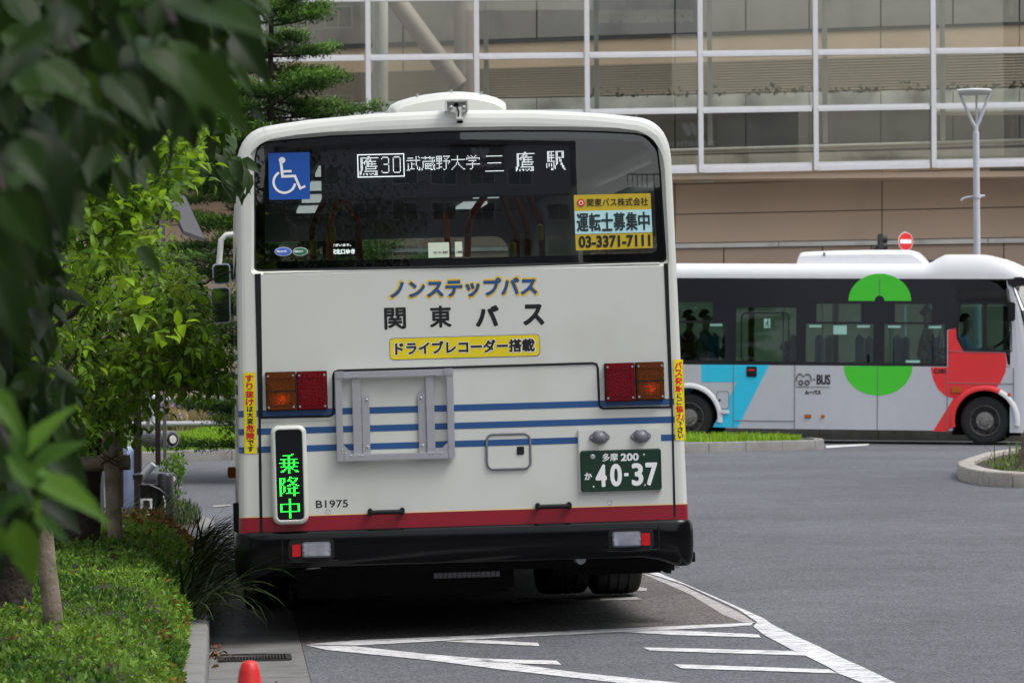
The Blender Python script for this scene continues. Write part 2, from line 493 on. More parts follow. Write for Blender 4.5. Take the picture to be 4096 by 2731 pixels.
# rear window outline (photo), rear cap with the opening
WIN = [(1019, 1070), (1019, 1000), (1019, 900), (1018, 780), (1018, 690), (1020, 630), (1029, 592), (1045, 575), (1070, 566), (1120, 560), (1330, 542), (1775, 525), (2039, 521), (2260, 521), (2422, 525), (2540, 531), (2590, 541), (2617, 558), (2634, 589), (2646, 690), (2652, 800), (2659, 920), (2666, 1020), (2665, 1036), (2655, 1046), (2640, 1049), (2300, 1056), (1850, 1066), (1400, 1076), (1050, 1083), (1032, 1082), (1022, 1077)]
WINL = RP(WIN)
wcx, wcz = R(1845, 800)
def yglass(x, z):
    return 0.012 + 0.030 * (x / 1.1) ** 2 + 0.042 * (z - wcz) + 0.03 * (z - wcz) ** 2
def hit(poly, cx, cz, a):
    dx, dz = math.cos(a), math.sin(a); best = None
    for (x0, z0), (x1, z1) in zip(poly, poly[1:] + poly[:1]):
        ex, ez = x1 - x0, z1 - z0
        den = dx * ez - dz * ex
        if abs(den) < 1e-9: continue
        t = ((x0 - cx) * ez - (z0 - cz) * ex) / den
        u = ((x0 - cx) * dz - (z0 - cz) * dx) / den
        if t > 0 and -1e-6 <= u <= 1 + 1e-6 and (best is None or t < best): best = t
    return (cx + dx * best, cz + dz * best)
def ring_cap(mb, outer, inner, cx, cz, fo, fi, extra=96):
    ang = sorted({round(math.atan2(z - cz, x - cx), 5) for x, z in outer + inner} | {round(2 * math.pi * k / extra - math.pi, 5) for k in range(extra)})
    o = [hit(outer, cx, cz, a) for a in ang]; i = [hit(inner, cx, cz, a) for a in ang]
    n = len(ang)
    mb.add([(x, fo(x, z), z) for x, z in o] + [(x, fi(x, z), z) for x, z in i], [(k, (k + 1) % n, n + (k + 1) % n, n + k) for k in range(n)])
cap_out = [(x, z) for x, z in section(RC)]
def grow(poly, d):
    cx = sum(p[0] for p in poly) / len(poly); cz = sum(p[1] for p in poly) / len(poly)
    mx = max(abs(p[0] - cx) for p in poly); mz = max(abs(p[1] - cz) for p in poly)
    return [(cx + (x - cx) * (1 + d / mx), cz + (z - cz) * (1 + d / mz)) for x, z in poly]
mb = MB()
rim = grow(WINL, 0.022)
ring_cap(mb, cap_out, rim, wcx, wcz, lambda x, z: 0.0, lambda x, z: 0.0)
ring_cap(mb, rim, WINL, wcx, wcz, lambda x, z: 0.0, lambda x, z: yglass(x, z) - 0.004)
mb.build('rear_panel', M['cream'], bus, 30)
# glass (curved), black border, rubber
GL = [grow(WINL, -0.002 - 1.06 * (1 - s) * 0 )for s in (1,)][0]
frit_in = RP([(1060, 1020), (1060, 660), (1072, 612), (1110, 596), (1350, 575), (1775, 556), (2260, 552), (2440, 556), (2570, 566), (2600, 590), (2616, 680), (2630, 980), (2628, 1002), (2610, 1012), (1850, 1032), (1080, 1046), (1066, 1040)])
mb = MB(); ring_cap(mb, WINL, frit_in, wcx, wcz, lambda x, z: yglass(x, z) + 0.001, lambda x, z: yglass(x, z) + 0.001)
glass_border = mb.build('glass_border', M['frit'], bus, 60)
def curved_sheet(poly, f, nx=40, nz=16):
    """fill a star-shaped outline with rings so that it can follow a curved surface"""
    m = MB(); cx = sum(p[0] for p in poly) / len(poly); cz = sum(p[1] for p in poly) / len(poly)
    n = len(poly); K = 14
    rws = [[(cx + (x - cx) * s / K, f(cx + (x - cx) * s / K, cz + (z - cz) * s / K), cz + (z - cz) * s / K) for x, z in poly] for s in range(1, K + 1)]
    m.grid(rws, close=True)
    c = len(m.v); m.v.append((cx, f(cx, cz), cz)); m.f += [(c, (k + 1) % n, k) for k in range(n)]
    return m
def resample(poly, n):
    poly = [Vector(p) for p in poly]; L = [(poly[(i + 1) % len(poly)] - poly[i]).length for i in range(len(poly))]
    T = sum(L); out = []
    for k in range(n):
        s = T * k / n; i = 0
        while s > L[i]: s -= L[i]; i += 1
        out.append(tuple(poly[i].lerp(poly[(i + 1) % len(poly)], s / L[i])))
    return out
curved_sheet(resample(WINL, 120), lambda x, z: yglass(x, z)).build('rear_window', M['bus_glass'], bus, 180)
MB().loop_tube([(x, yglass(x, z) - 0.003, z) for x, z in WINL], 0.007, 6, True).build('window_seal', M['rubber'], bus, 60)

# ---- plan sweep round the rear corners, for stripes and the bumper
def plan_path(h, r, yend, n=6):
    pts = [(-h, yend, -1, 0), (-h, r, -1, 0)]
    for k in range(1, n):
        a = rad(180 + 90 * k / n); pts.append((-h + r + r * math.cos(a), r + r * math.sin(a), math.cos(a), math.sin(a)))
    for x in np.linspace(-h + r, h - r, 25): pts.append((x, 0, 0, -1))
    for k in range(1, n):
        a = rad(270 + 90 * k / n); pts.append((h - r + r * math.cos(a), r + r * math.sin(a), math.cos(a), math.sin(a)))
    return pts + [(h, r, 1, 0), (h, yend, 1, 0)]
def band(name, z0, z1, m, off):
    mb = MB(); rws = []
    for z in (z0, z1):
        rws.append([(x + nx * off, y + ny * off, z) for x, y, nx, ny in plan_path(hw(z), RC, BL - 0.6)])
    mb.grid(rws); return mb.build(name, m, bus, 60)
for nm, a, b in (('blue_stripe', 1689, 1714), ('blue_stripe', 1761, 1786)):
    band(nm, R(1862, b)[1], R(1862, a)[1], M['blue'], 0.0015)
band('blue_stripe', R(2000, 1638.5)[1], R(2000, 1613)[1], M['blue'], 0.0015)
zr = R(1862, 2043)[1]
band('red_base_band', 0.48, zr, M['red'], 0.0015)
band('pinstripe', zr, zr + 0.006, M['yline'], 0.0015)
# bumper
zb1, zb0 = R(1862, 2102)[1], R(1862, 2250)[1]
mb = MB(); rws = []
hgtb = zb1 - zb0
for off, t in ((-0.03, 1.0), (0.004, 1.0), (0.014, 0.975), (0.022, 0.90), (0.026, 0.7), (0.026, 0.45), (0.022, 0.2), (0.012, 0.06), (0.0, 0.0), (-0.05, 0.0)):
    rw = []
    for x, y, nx, ny in plan_path(1.245, 0.075, 1.1):
        drop = 0.055 * smooth(1.02, 1.16, abs(x)) * (1 - smooth(0.15, 0.9, y) * 0.8)
        z = zb0 + hgtb * t - drop * (1 - t)
        rw.append((x + nx * off, y + ny * off, z))
    rws.append(rw)
mb.grid(rws)
bumper = mb.build('bumper', M['gloss_black'], bus, 50)
for px in (1129, 2634):
    x = R(px, 2180)[0]
    MB().loop_tube([(x, -0.0262, zb1 - 0.03), (x, -0.0285, zb0 + 0.1), (x, -0.022, zb0 + 0.03)], 0.0035, 6).build('bumper_joint', M['rubber'], bumper)

# ---- gaps, seams
def strip(name, pts, m, y0, y1=0.002, parent=None):
    return MB().prism(pts, y0, y1).build(name, m, parent or bus)
strip('tail_gap', RP([(1019, 1096), (1043, 1094), (1052, 1668), (1043, 1670), (1051, 2130), (1039, 2130), (1033, 1668)]), M['rubber'], -0.003)
strip('tail_gap', RP([(2655, 1054), (2672, 1053), (2692, 1640), (2703, 2064), (2694, 2066), (2685, 1632), (2679, 1632)]), M['rubber'], -0.003)
seam_px = [(1040, 1670), (1315, 1664), (1328, 1659), (1334, 1645), (1333, 1500), (1338, 1487), (1352, 1482), (1800, 1469), (2370, 1452), (2386, 1456), (2391, 1470), (2397, 1618), (2402, 1630), (2415, 1633), (2684, 1627)]
MB().loop_tube([(x, -0.001, z) for x, z in RP(seam_px)], 0.0065, 6).build('panel_seam', M['rubber'], bus, 60)
strip('lower_edge', RP([(1044, 1684), (1320, 1675), (1320, 1678), (1044, 1688)]), M['cream'], -0.006)
MB().loop_tube([(x, 0.004, z) for x, z in RP([(1055, 1093), (1850, 1074), (2640, 1053)])], 0.005, 6).build('hatch_edge', M['cream'], bus, 60)
for a in ([(1083, 488), (1088, 548), (1102, 548)], [(2549, 458), (2556, 519), (2573, 521)]):
    MB().loop_tube([(x, -0.002 + max(0, z - 2.745) ** 1.6 * 1.9, z) for x, z in RP(a)], 0.003, 6).build('roof_seam', M['lamp_grey'], bus)
# vents and fittings down the left corner
for py in (1410, 1450, 1490, 1530):
    z = R(950, py)[1]
    MB().box((-hw(z) - 0.012, 0.14, z - 0.012), (-hw(z) + 0.01, 0.42, z + 0.012)).build('side_vent', M['cream'], bus, bevel=0.004)
MB().box((-1.27, 0.25, 0.62), (-1.235, 0.36, 0.78)).build('side_catch', M['rubber'], bus, bevel=0.005)
zl = R(920, 1888, 8.0)[1]
MB().box((-1.30, 7.9, zl - 0.04), (-1.235, 8.05, zl + 0.04)).build('side_marker', M['amber_lens'], bus, bevel=0.008)

# ---- tail lamps
def tail_lamp(x0, y0, x1, y1, m, bulb):
    cx, cz, w, h = RR(x0, y0, x1, y1)
    base = MB().prism(rrect(cx, cz, w, h, 0.006, 3), -0.018, 0.0).build('tail_lamp', M['rubber'], bus)
    MB().prism(rrect(cx, cz, w - 0.006, h - 0.006, 0.006, 3), -0.048, -0.024).build('lens', m, base, bevel=0.006)
    e = MB()
    t = 0.006
    for a in (rrect(cx, cz + h * 0.34, w * 0.72, t, 0.001, 1), rrect(cx, cz - h * 0.36, w * 0.72, t, 0.001, 1), rrect(cx - w * 0.36, cz, t, h * 0.7, 0.001, 1), rrect(cx + w * 0.36, cz, t, h * 0.7, 0.001, 1)):
        e.prism(a, -0.0505, -0.047)
    if bulb: MB().prism(rrect(cx, cz + h * 0.01, w * 0.97, 0.006, 0.001, 1), -0.0506, -0.047).build('lens_divider', M['rubber'], base)
    e.build('lens_rib', m, base)
    if bulb:
        MB().lathe([(0.0005, -0.004), (0.008, -0.003), (0.010, 0.0), (0.008, 0.002)], (cx + (0.004), -0.019, cz - h * 0.2), 'y', 16).build('bulb', M['bulb'], base, 60)
    s = MB()
    for sx in (-1, 1):
        for sz in (-1, 1): s.lathe([(0.006, -0.0505), (0.006, -0.047)], (cx + sx * w * 0.41, 0, cz + sz * h * 0.4), 'y', 8)
    s.build('screw', M['zinc'], base)
tail_lamp(1063, 1487, 1184, 1643, M['amber_lens'], True)
tail_lamp(1187, 1484, 1309, 1639, M['red_lens'], False)
tail_lamp(2417, 1451, 2539, 1606, M['red_lens'], False)
tail_lamp(2541, 1447, 2656, 1600, M['amber_lens'], True)

# ---- reversing lamps and reflectors in the bumper
for (a, b, c, d), (e, f, g, h_) in (((1208, 2165, 1322, 2227), (1169, 2176, 1203, 2224)), ((2446, 2123, 2561, 2185), (2563, 2130, 2598, 2179))):
    cx, cz, w, h = RR(a, b, c, d)
    rx, rz, rw_, rh = RR(e, f, g, h_)
    x0, x1 = min(cx - w / 2, rx - rw_ / 2) - 0.02, max(cx + w / 2, rx + rw_ / 2) + 0.02
    rc = MB().prism(rrect((x0 + x1) / 2, cz, x1 - x0, h + 0.035, 0.03), -0.029, -0.02).build('lamp_recess', M['rubber'], bumper)
    lp = MB().prism(rrect(cx, cz, w, h, 0.016), -0.046, -0.028).build('reversing_lamp', M['lamp_grey'], bus, bevel=0.004)
    MB().prism(rrect(cx, cz, w * 0.9, h * 0.84, 0.012), -0.052, -0.044).build('lens', M['reverse_lens'], lp, bevel=0.003)
    rb = MB()
    for k in range(18):
        x = cx - w * 0.3 + w * 0.6 * k / 17
        rb.box((x - 0.0014, -0.0535, cz - h * 0.36), (x + 0.0014, -0.0515, cz + h * 0.36))
    rb.build('lens_rib', M['reverse_lens'], lp)
    s = MB()
    for sx in (-1, 1): s.lathe([(0.007, -0.0545), (0.007, -0.05)], (cx + sx * w * 0.44, 0, cz), 'y', 10)
    s.build('screw', M['zinc'], lp)
    MB().prism(rrect(rx, rz, rw_, rh, 0.002, 2), -0.036, -0.027).build('reflector', M['reflector'], bus)
    MB().loop_tube([(x0 - 0.01, -0.024, cz - h / 2 - 0.022), (cx, -0.034, cz - h / 2 - 0.027), (x1 + 0.02, -0.024, cz - h / 2 - 0.02)], 0.007, 8).build('lamp_lip', M['gloss_black'], bumper, 60)

# ---- aluminium advertising frame
fr = bpy.data.objects.new('advert_frame', None); COL.objects.link(fr); fr.parent = bus
c = RP([(1336, 1488), (1808, 1474), (1820, 1832), (1349, 1845)])
xl, xr = (c[0][0] + c[3][0]) / 2, (c[1][0] + c[2][0]) / 2
zt, zb = (c[0][1] + c[1][1]) / 2, (c[2][1] + c[3][1]) / 2
tw = 0.037
def abox(nm, x0, z0, x1, z1, y0, y1, bev=0.003): MB().box((x0, y0, z0), (x1, y1, z1)).build(nm, M['alu'], fr, bevel=bev)
abox('top_rail', xl + tw + .001, zt - tw, xr - tw - .001, zt, -0.05, -0.012)
abox('bottom_rail', xl + tw + .001, zb, xr - tw - .001, zb + tw, -0.05, -0.012)
abox('side_rail', xl, zb, xl + tw, zt, -0.05, -0.012)
abox('side_rail', xr - tw, zb, xr, zt, -0.05, -0.012)
for px0, px1 in ((1410, 1445), (1704, 1737)):
    a, b = R(px0, 1660)[0], R(px1, 1660)[0]
    abox('upright', a, zb + tw * 0.4, b, zt - tw * 0.6, -0.034, -0.014)
for px0, px1, py in ((1447, 1478, 1582), (1672, 1703, 1574)):
    a, b = R(px0, 1660)[0], R(px1, 1660)[0]; z1 = R(1460, py)[1]
    abox('bracket', a, zb + tw, b, z1, -0.018, -0.010)
for sx, xa in ((1, xl + tw), (-1, xr - tw)):
    MB().prism([(xa, zb + tw), (xa + sx * 0.055, zb + tw), (xa, zb + tw + 0.055)], -0.04, -0.034).build('gusset', M['alu'], fr)
    MB().prism(rrect(xa - sx * 0.012, zt - 0.016, 0.05, 0.04, 0.004, 2), -0.056, -0.05).build('corner_clip', M['zinc'], fr, bevel=0.002)
rv = MB()
for x, z in [(xl + tw + 0.012, zb + tw * 1.2), (xl + tw * 0.8, zb + tw + 0.03), (xl + 0.08, zb + tw * .8), (xl + 0.12, zb + tw * .8), (xl + 0.14, zb + tw * .8), (xr - 0.08, zb + tw * .8), (xr - 0.12, zb + tw * .8), (xr - 0.14, zb + tw * .8), (xr - tw * .8, zb + tw + 0.03), (xl + tw - 0.002, zt - tw - .01), (xr - tw + .002, zt - tw - 0.01), (xl + 0.1, zt - tw * 0.8), (xl + 0.12, zt - tw * .8), (xr - 0.1, zt - tw * .8), (xr - 0.12, zt - tw * .8)]:
    rv.lathe([(0.005, -0.050), (0.004, -0.054), (0.001, -0.055)], (x, 0, z), 'y', 8)
for px, py in ((1466, 1598), (1683, 1592), (1471, 1787), (1690, 1781)):
    x, z = R(px, py); rv.lathe([(0.008, -0.018), (0.008, -0.024), (0.004, -0.026)], (x, 0, z), 'y', 8)
rv.build('rivet', M['zinc'], fr); fr.children[-1]['kind'] = 'stuff'

# ---- number plate with its carrier and two lamps
cx, cz, w, h = RR(2312, 1712, 2646, 1966)
carrier = MB().prism(rrect(cx, cz, w, h, 0.008, 3), -0.02, 0.0).build('plate_carrier', M['cream'], bus, bevel=0.004)
cx, cz, w, h = RR(2319, 1797, 2645, 1962)
plate = MB().prism(rrect(cx, cz, w, h, 0.014, 4), -0.028, -0.021).build('number_plate', M['plate_green'], bus, bevel=0.002)
MB().loop_tube([(x, -0.028, z) for x, z in rrect(cx, cz, w - 0.016, h - 0.016, 0.012, 4)], 0.0022, 5, True).build('plate_rim', M['plate_green'], plate, 60)
L = MB()
def LR(s, x0, y0, x1, y1, b, y, mb_=None, yl=0.0, **k):
    cx, cz, w, h = RR(x0, y0, x1, y1, yl); letter_mb(mb_ or L, s, cx, cz, w, h, b, y, **k)
LR('多摩', 2407, 1811, 2470, 1843, 0.0008, -0.0295)
LR('200', 2480, 1811, 2553, 1842, 0.0024, -0.0295)
LR('か', 2336, 1888, 2366, 1918, 0.0016, -0.0295)
LR('4', 2380, 1856, 2425, 1946, 0.0052, -0.0295)
LR('0', 2438, 1853, 2486, 1944, 0.0052, -0.0295)
LR('3', 2524, 1850, 2571, 1941, 0.0052, -0.0295)
LR('7', 2580, 1848, 2628, 1940, 0.0052, -0.0295)
x, z, w_, h_ = RR(2494, 1890, 2512, 1903); L.prism(rrect(x, z, w_, h_, 0.003, 2), -0.0296, -0.028)
L.build('plate_lettering', M['white_deco'], plate)
s = MB()
for px, py, r in ((2369, 1825, 0.014), (2573, 1818, 0.006), (2372, 1946, 0.006), (2577, 1939, 0.006)):
    x, z = R(px, py); s.lathe([(r, -0.0282), (r, -0.032), (r * 0.5, -0.034)], (x, 0, z), 'y', 12)
s.build('plate_bolt', M['zinc'], plate)
for px, py in ((2396, 1749), (2561, 1745)):
    x, z = R(px, py)
    pl = MB().lathe([(0.036, -0.02), (0.034, -0.045), (0.026, -0.062), (0.012, -0.070), (0.001, -0.071)], (x, 0, z), 'y', 20).build('plate_lamp', M['lamp_grey'], bus, 60)
    MB().prism([(x - 0.057, z - 0.006), (x - 0.03, z - 0.03), (x + 0.03, z - 0.03), (x + 0.057, z - 0.006), (x + 0.057, z + 0.008), (x + 0.025, z + 0.036), (x - 0.025, z + 0.036), (x - 0.057, z + 0.008)], -0.030, -0.021).build('lamp_base', M['lamp_grey'], pl, bevel=0.003)
    s = MB()
    for sx in (-1, 1): s.lathe([(0.005, -0.03), (0.005, -0.034)], (x + sx * 0.045, 0, z), 'y', 8)
    s.build('screw', M['zinc'], pl)

# ---- inspection flap, handles, blank plugs
cx, cz, w, h = RR(1942, 1730, 2126, 1879)
flap = MB().prism(rrect(cx, cz, w - 0.026, h - 0.026, 0.03), -0.006, 0.0).build('inspection_flap', M['cream'], bus)
st_ = R(2034, 1771), R(2034, 1796)
zz0, zz1 = R(1862, 1786)[1], R(1862, 1761)[1]
MB().prism([(cx - w / 2 + 0.013, zz0), (cx + w / 2 - 0.013, zz0), (cx + w / 2 - 0.013, zz1), (cx - w / 2 + 0.013, zz1)], -0.0075, -0.004).build('flap_stripe', M['blue'], flap)
MB().loop_tube([(x, -0.007, z) for x, z in rrect(cx, cz, w - 0.013, h - 0.013, 0.036)], 0.0068, 8, True).build('flap_frame', M['lamp_grey'], flap, 60)
x, z, w_, h_ = RR(2067, 1785, 2096, 1817)
MB().prism(rrect(x, z, w_, h_, 0.006), -0.012, -0.005).build('flap_latch', M['rubber'], flap, bevel=0.002)
for a in ((1472, 2033, 1616, 2059), (2141, 2011, 2283, 2036)):
    cx, cz, w, h = RR(*a)
    hd = MB().loop_tube([(cx - w / 2 + 0.012, -0.045, cz), (cx + w / 2 - 0.012, -0.045, cz)], 0.013, 10).build('pull_handle', M['rubber'], bus, 60)
    for sx in (-1, 1):
        MB().box((cx + sx * (w / 2 - 0.011) - 0.013, -0.056, cz - h / 2), (cx + sx * (w / 2 - 0.011) + 0.013, -0.001, cz + h / 2 + 0.004)).build('handle_foot', M['rubber'], hd, bevel=0.006)
for px, py in ((1312, 2046), (2439, 2010)):
    x, z = R(px, py)
    MB().loop_tube([(a, -0.0005, b) for a, b in disc(x, z, 0.0125, n=20)], 0.0012, 5, True).build('blanking_plug', M['lamp_grey'], bus)

# ---- lower left dot-matrix sign
cx, cz, w, h = RR(1086, 1700, 1229, 2095)
mb = MB()
for ins, y in ((0.0, -0.002), (0.002, -0.04), (0.008, -0.055), (0.018, -0.06)):
    pass
sign = MB()
rws = []
for ins, y in ((0.0, 0.0), (0.0, -0.038), (0.005, -0.052), (0.014, -0.060), (0.022, -0.060), (0.026, -0.050)):
    rws.append([(x, y, z) for x, z in rrect(cx, cz, w - 2 * ins, h - 2 * ins, 0.045 - ins * 0.9, 6)])
sign.grid(rws, close=True)
sg = sign.build('boarding_sign', M['cream'], bus, 60)
MB().prism(rrect(cx, cz, w - 0.05, h - 0.05, 0.012, 4), -0.0505, -0.045).build('sign_screen', M['frit'], sg)
g = MB()
p = 4.93 / FPX * B0.y
for ch, px, py in (('乗', 1115.5, 1815), ('降', 1117, 1905.5), ('中', 1120, 1993.5)):
    x, z = R(px, py); g = MB(); led(g, ch, x, z, p, p, -0.0512); g.build('sign_letter', M['led_green'], sg)

# ---- painted and stuck-on lettering of the rear panel
L = MB(); LR('ノンステップバス', 1552, 1106, 2157, 1196, 0.0092, -0.0012); L.build('lettering_outline', M['ylw_out'], bus)
L = MB(); LR('ノンステップバス', 1560, 1114, 2149, 1188, 0.0044, -0.0024); L.build('lettering', M['sign_blue'] if False else M['blue'], bus)
L = MB()
for ch, a in (('関', (1537, 1230, 1624, 1317)), ('東', (1719, 1222, 1806, 1310)), ('バ', (1902, 1221, 1996, 1306)), ('ス', (2092, 1216, 2177, 1301))):
    L = MB(); LR(ch, *a, 0.0034 if ch in '関東' else 0.0062, -0.0014); L.build('letter', M['black_deco'], bus)
cx, cz, w, h = RR(1558, 1344, 2161, 1432)
rp = MB().prism(rrect(cx, cz, w, h, 0.022), -0.001, 0.001).build('recorder_sticker', M['blue'], bus)
MB().prism(rrect(cx, cz, w - 0.006, h - 0.006, 0.02), -0.002, 0.0).build('sticker_face', M['yellow'], rp)
L = MB(); LR('ドライブレコーダー搭載', 1576, 1357, 2144, 1417, 0.0055, -0.0025); L.build('lettering_outline', M['white_deco'], rp)
L = MB(); LR('ドライブレコーダー搭載', 1580, 1360, 2140, 1413, 0.0027, -0.0036); L.build('lettering', M['black_deco'], rp)
L = MB(); LR('B1975', 1264, 1999, 1392, 2029, 0.0007, -0.0014); L.build('fleet_lettering', M['black_deco'], bus)
def yback(x, z):
    d = abs(x) - (hw(z) - RC)
    return 0.0 if d <= 0 else RC - math.sqrt(max(0.0, RC * RC - min(d, RC * 0.98) ** 2))
ystr = lambda x, z: yback(x, z) - 0.0042
# vertical warning strips on the corner pillars
for pts, s, redset, x0a, x0b, ya, yb in (
    ([(972.5, 1490), (1022.5, 1489), (1029, 1814), (978, 1815)], 'すり抜けは大変危険です', (0, 1, 2, 3, 7, 8), 997, 1003, 1497, 1807),
    ([(2692, 1439), (2735, 1437.5), (2746, 1760), (2701, 1761)], 'バス発車にご協力下さい', (0, 1, 2, 3, 6, 7), 2714, 2723, 1445, 1754)):
    q4 = [Vector(p_) for p_ in RP(pts)]
    gs = MB(); gs.grid([[(lambda v_: (v_.x, yback(v_.x, v_.y) - 0.0028, v_.y))(q4[0].lerp(q4[3], i / 8).lerp(q4[1].lerp(q4[2], i / 8), j / 14)) for j in range(15)] for i in range(9)])
    stp = gs.build('warning_strip', M['yellow'], bus, 60)
    n = len(s); big = 1.12; small = 0.86
    tot = sum(big if i in redset else small for i in range(n)); u = (yb - ya) / tot; y = ya
    LRd, LBk, LY = MB(), MB(), MB()
    for i, ch in enumerate(s):
        k = big if i in redset else small
        hh = u * k; yc = y + hh / 2; y += hh
        xc = x0a + (x0b - x0a) * (yc - ya) / (yb - ya)
        isr = i in redset
        ww = 33 if isr else 25
        cx, cz, w, h = RR(xc - ww / 2, yc - hh * 0.46, xc + ww / 2, yc + hh * 0.46)
        if ch in 'りいに': w *= 0.8
        if isr: letter_mb(LRd, ch, cx, cz, w, h, 0.0019, ystr)
        else: letter_mb(LBk, ch, cx, cz, w, h, 0.0012, ystr)
    LRd.build('lettering', M['red_deco'], stp, label='red lettering'); LBk.build('lettering', M['black_deco'], stp, label='black lettering')

# ---- things on the rear glass
yo = lambda d: (lambda x, z: yglass(x, z) - d)
wl_ = MB().prism(RP([(1075, 611), (1236, 608), (1239, 611), (1241, 793), (1238, 796), (1080, 799), (1077, 796), (1073, 614)]), yo(0.004), yo(0.001)).build('wheelchair_sticker', M['sign_blue'], bus)
# symbol (zoom coordinates of the photo: 900 + x/2.091, 350 + y/2.091)
q = lambda x, y: R(900 + x / 2.091, 350 + y / 2.091)
ys_ = yo(0.0055)
sy = MB()
cx, cz = q(478, 606); sy.prism(disc(cx, cz, 27 / 2.091 / FPX * B0.y, n=24), ys_, yo(0.004))
sy.prism([q(457, 622), q(480, 620), q(487, 690), q(557, 688), q(558, 708), q(489, 711), q(492, 731), q(592, 728), q(636, 830), q(668, 814), q(677, 831), q(625, 856), q(578, 750), q(472, 754)], ys_, yo(0.004))
c0 = (497, 789)
arc_o = [(c0[0] + 100 * math.cos(rad(a)), c0[1] - 100 * math.sin(rad(a))) for a in np.linspace(118, 352, 40)]
arc_i = [(c0[0] + 80 * math.cos(rad(a)), c0[1] - 80 * math.sin(rad(a))) for a in np.linspace(352, 121, 40)]
n = 40
vv = [q(*p_) for p_ in arc_o] + [q(*p_) for p_ in arc_i]
sy.add([(x, ys_(x, z), z) for x, z in vv], [(i, i + 1, 2 * n - 2 - i, 2 * n - 1 - i) for i in range(n - 1)])
sy.build('wheelchair_symbol', M['white_deco'], wl_)
# driver wanted poster
ps = MB().prism(RP([(2296, 780), (2605, 772), (2614, 991), (2304, 1002)]), yo(0.004), yo(0.001)).build('poster', M['mustard'], bus)
MB().prism(RP([(2299, 845), (2608, 837), (2611.5, 928), (2302, 937)]), yo(0.0052), yo(0.003)).build('poster_band', M['poster_cyan'], ps)
L = MB(); LR('関東バス株式会社', 2348, 791, 2596, 824, 0.0006, yo(0.0056)); L.build('lettering', M['black_deco'], ps)
M['ink_green'] = mat('dark green print', (0.008, 0.022, 0.022), 0.5)
L = MB()
for i, ch in enumerate('運転士募集中'):
    xc = 2331 + i * 49.4; yc = 890 - i * 1.35
    LR(ch, xc - 24, yc - 37, xc + 24, yc + 37, 0.0026, yo(0.0064))
L.build('lettering', M['ink_green'], ps)
L = MB(); LR('03-3371-7111', 2314, 940, 2605, 988, 0.003, yo(0.0056)); L.build('lettering', M['black_deco'], ps)
x, z = R(2325, 811); k = B0.y / FPX
mb = MB()
for a in range(12):
    mb.prism(disc(x + 13.5 * k * math.cos(a * math.pi / 6), z + 13.5 * k * math.sin(a * math.pi / 6), 3.2 * k, n=6), yo(0.0056 + 0.00003 * a), yo(0.004))
mb.prism(disc(x, z, 13 * k), yo(0.0062), yo(0.004)); mb.build('wheel_emblem', M['red_deco'], ps)
MB().prism(disc(x, z, 9 * k), yo(0.0068), yo(0.0062)).build('emblem_ring', M['white_deco'], ps)
MB().prism(disc(x, z, 6 * k), yo(0.0074), yo(0.0066)).build('emblem_centre', M['red_deco'], ps)
# oval stickers
M['oval_blue'] = mat('blue oval print', (0.05, 0.13, 0.5), 0.4, var=0.5, scale=30)
M['oval_green'] = mat('green oval print', (0.02, 0.16, 0.06), 0.4, var=0.4, scale=30)
for px, py, rx, ry, m, s in ((1133, 1006, 34, 18, 'oval_blue', '適合車'), (1201, 1006, 30, 17, 'oval_green', '低排出ガス')):
    x, z = R(px, py)
    ov = MB().prism(disc(x, z, rx * k, ry * k), yo(0.004), yo(0.001)).build('oval_sticker', M['white_deco'], bus)
    MB().prism(disc(x, z, (rx - 2) * k, (ry - 2) * k), yo(0.005), yo(0.003)).build('sticker_face', M[m], ov)
    L = MB(); letter_mb(L, s, x - 6 * k, z + 1 * k, rx * 1.2 * k, 9 * k, 0.0008, yo(0.0056)); L.build('lettering', M['white_deco'], ov)
# notices hanging behind the glass
for a, s, ta in (((1713, 970, 1797, 1030), 'ベビーカーを折り', (1732, 1004, 1792, 1016)), ((1820, 967, 1849, 1027), 'ご利用', (1825, 1003, 1848, 1014))):
    cx, cz, w, h = RR(*a)
    nt = MB().prism(rrect(cx, cz, w, h, 0.002, 1), yo(0.003), yo(0.001)).build('notice', M['paper'], bus)
    L = MB(); LR(s, *ta, 0.0006, yo(0.0036)); L.build('lettering', M['black_deco'], nt)
# destination display
cx, cz, w, h = RR(1287, 590, 2283, 790, 0.12)
ds = MB().box((cx - w / 2, 0.115, cz - h / 2), (cx + w / 2, 0.24, cz + h / 2)).build('destination_display', M['interior'], bus, bevel=0.006)
yd = 0.112
g = MB(); pit = 4.84 / FPX * (B0.y + yd)
def put(ch, px, py, pw=1.0, ph=1.0):
    x, z = R(px, py, yd); led(g, ch, x, z, pit * pw, pit * ph, yd)
for i in range(39):
    for j in range(19):
        if i in (0, 38) or j in (0, 18):
            x, z = R(1428.5, 618.5, yd); x += i * pit; z -= j * pit * 1.02
            g.quad((x, yd, z - pit * .74), (x + pit * .74, yd, z - pit * .74), (x + pit * .74, yd, z), (x, yd, z))
put('鷹', 1437, 627); put('3', 1525, 628.5, 0.95, 1.15); put('0', 1571, 627, 0.95, 1.15)
for i, ch in enumerate('武蔵野大学'): put(ch, 1626 + i * 59.7, 627.5 - i * 1.2, 0.95, 0.98)
put('三', 1940, 619.5, 0.97, 0.95); put('鷹', 2062, 610); put('駅', 2184, 606)
g.build('display_lettering', M['led_white'], ds)
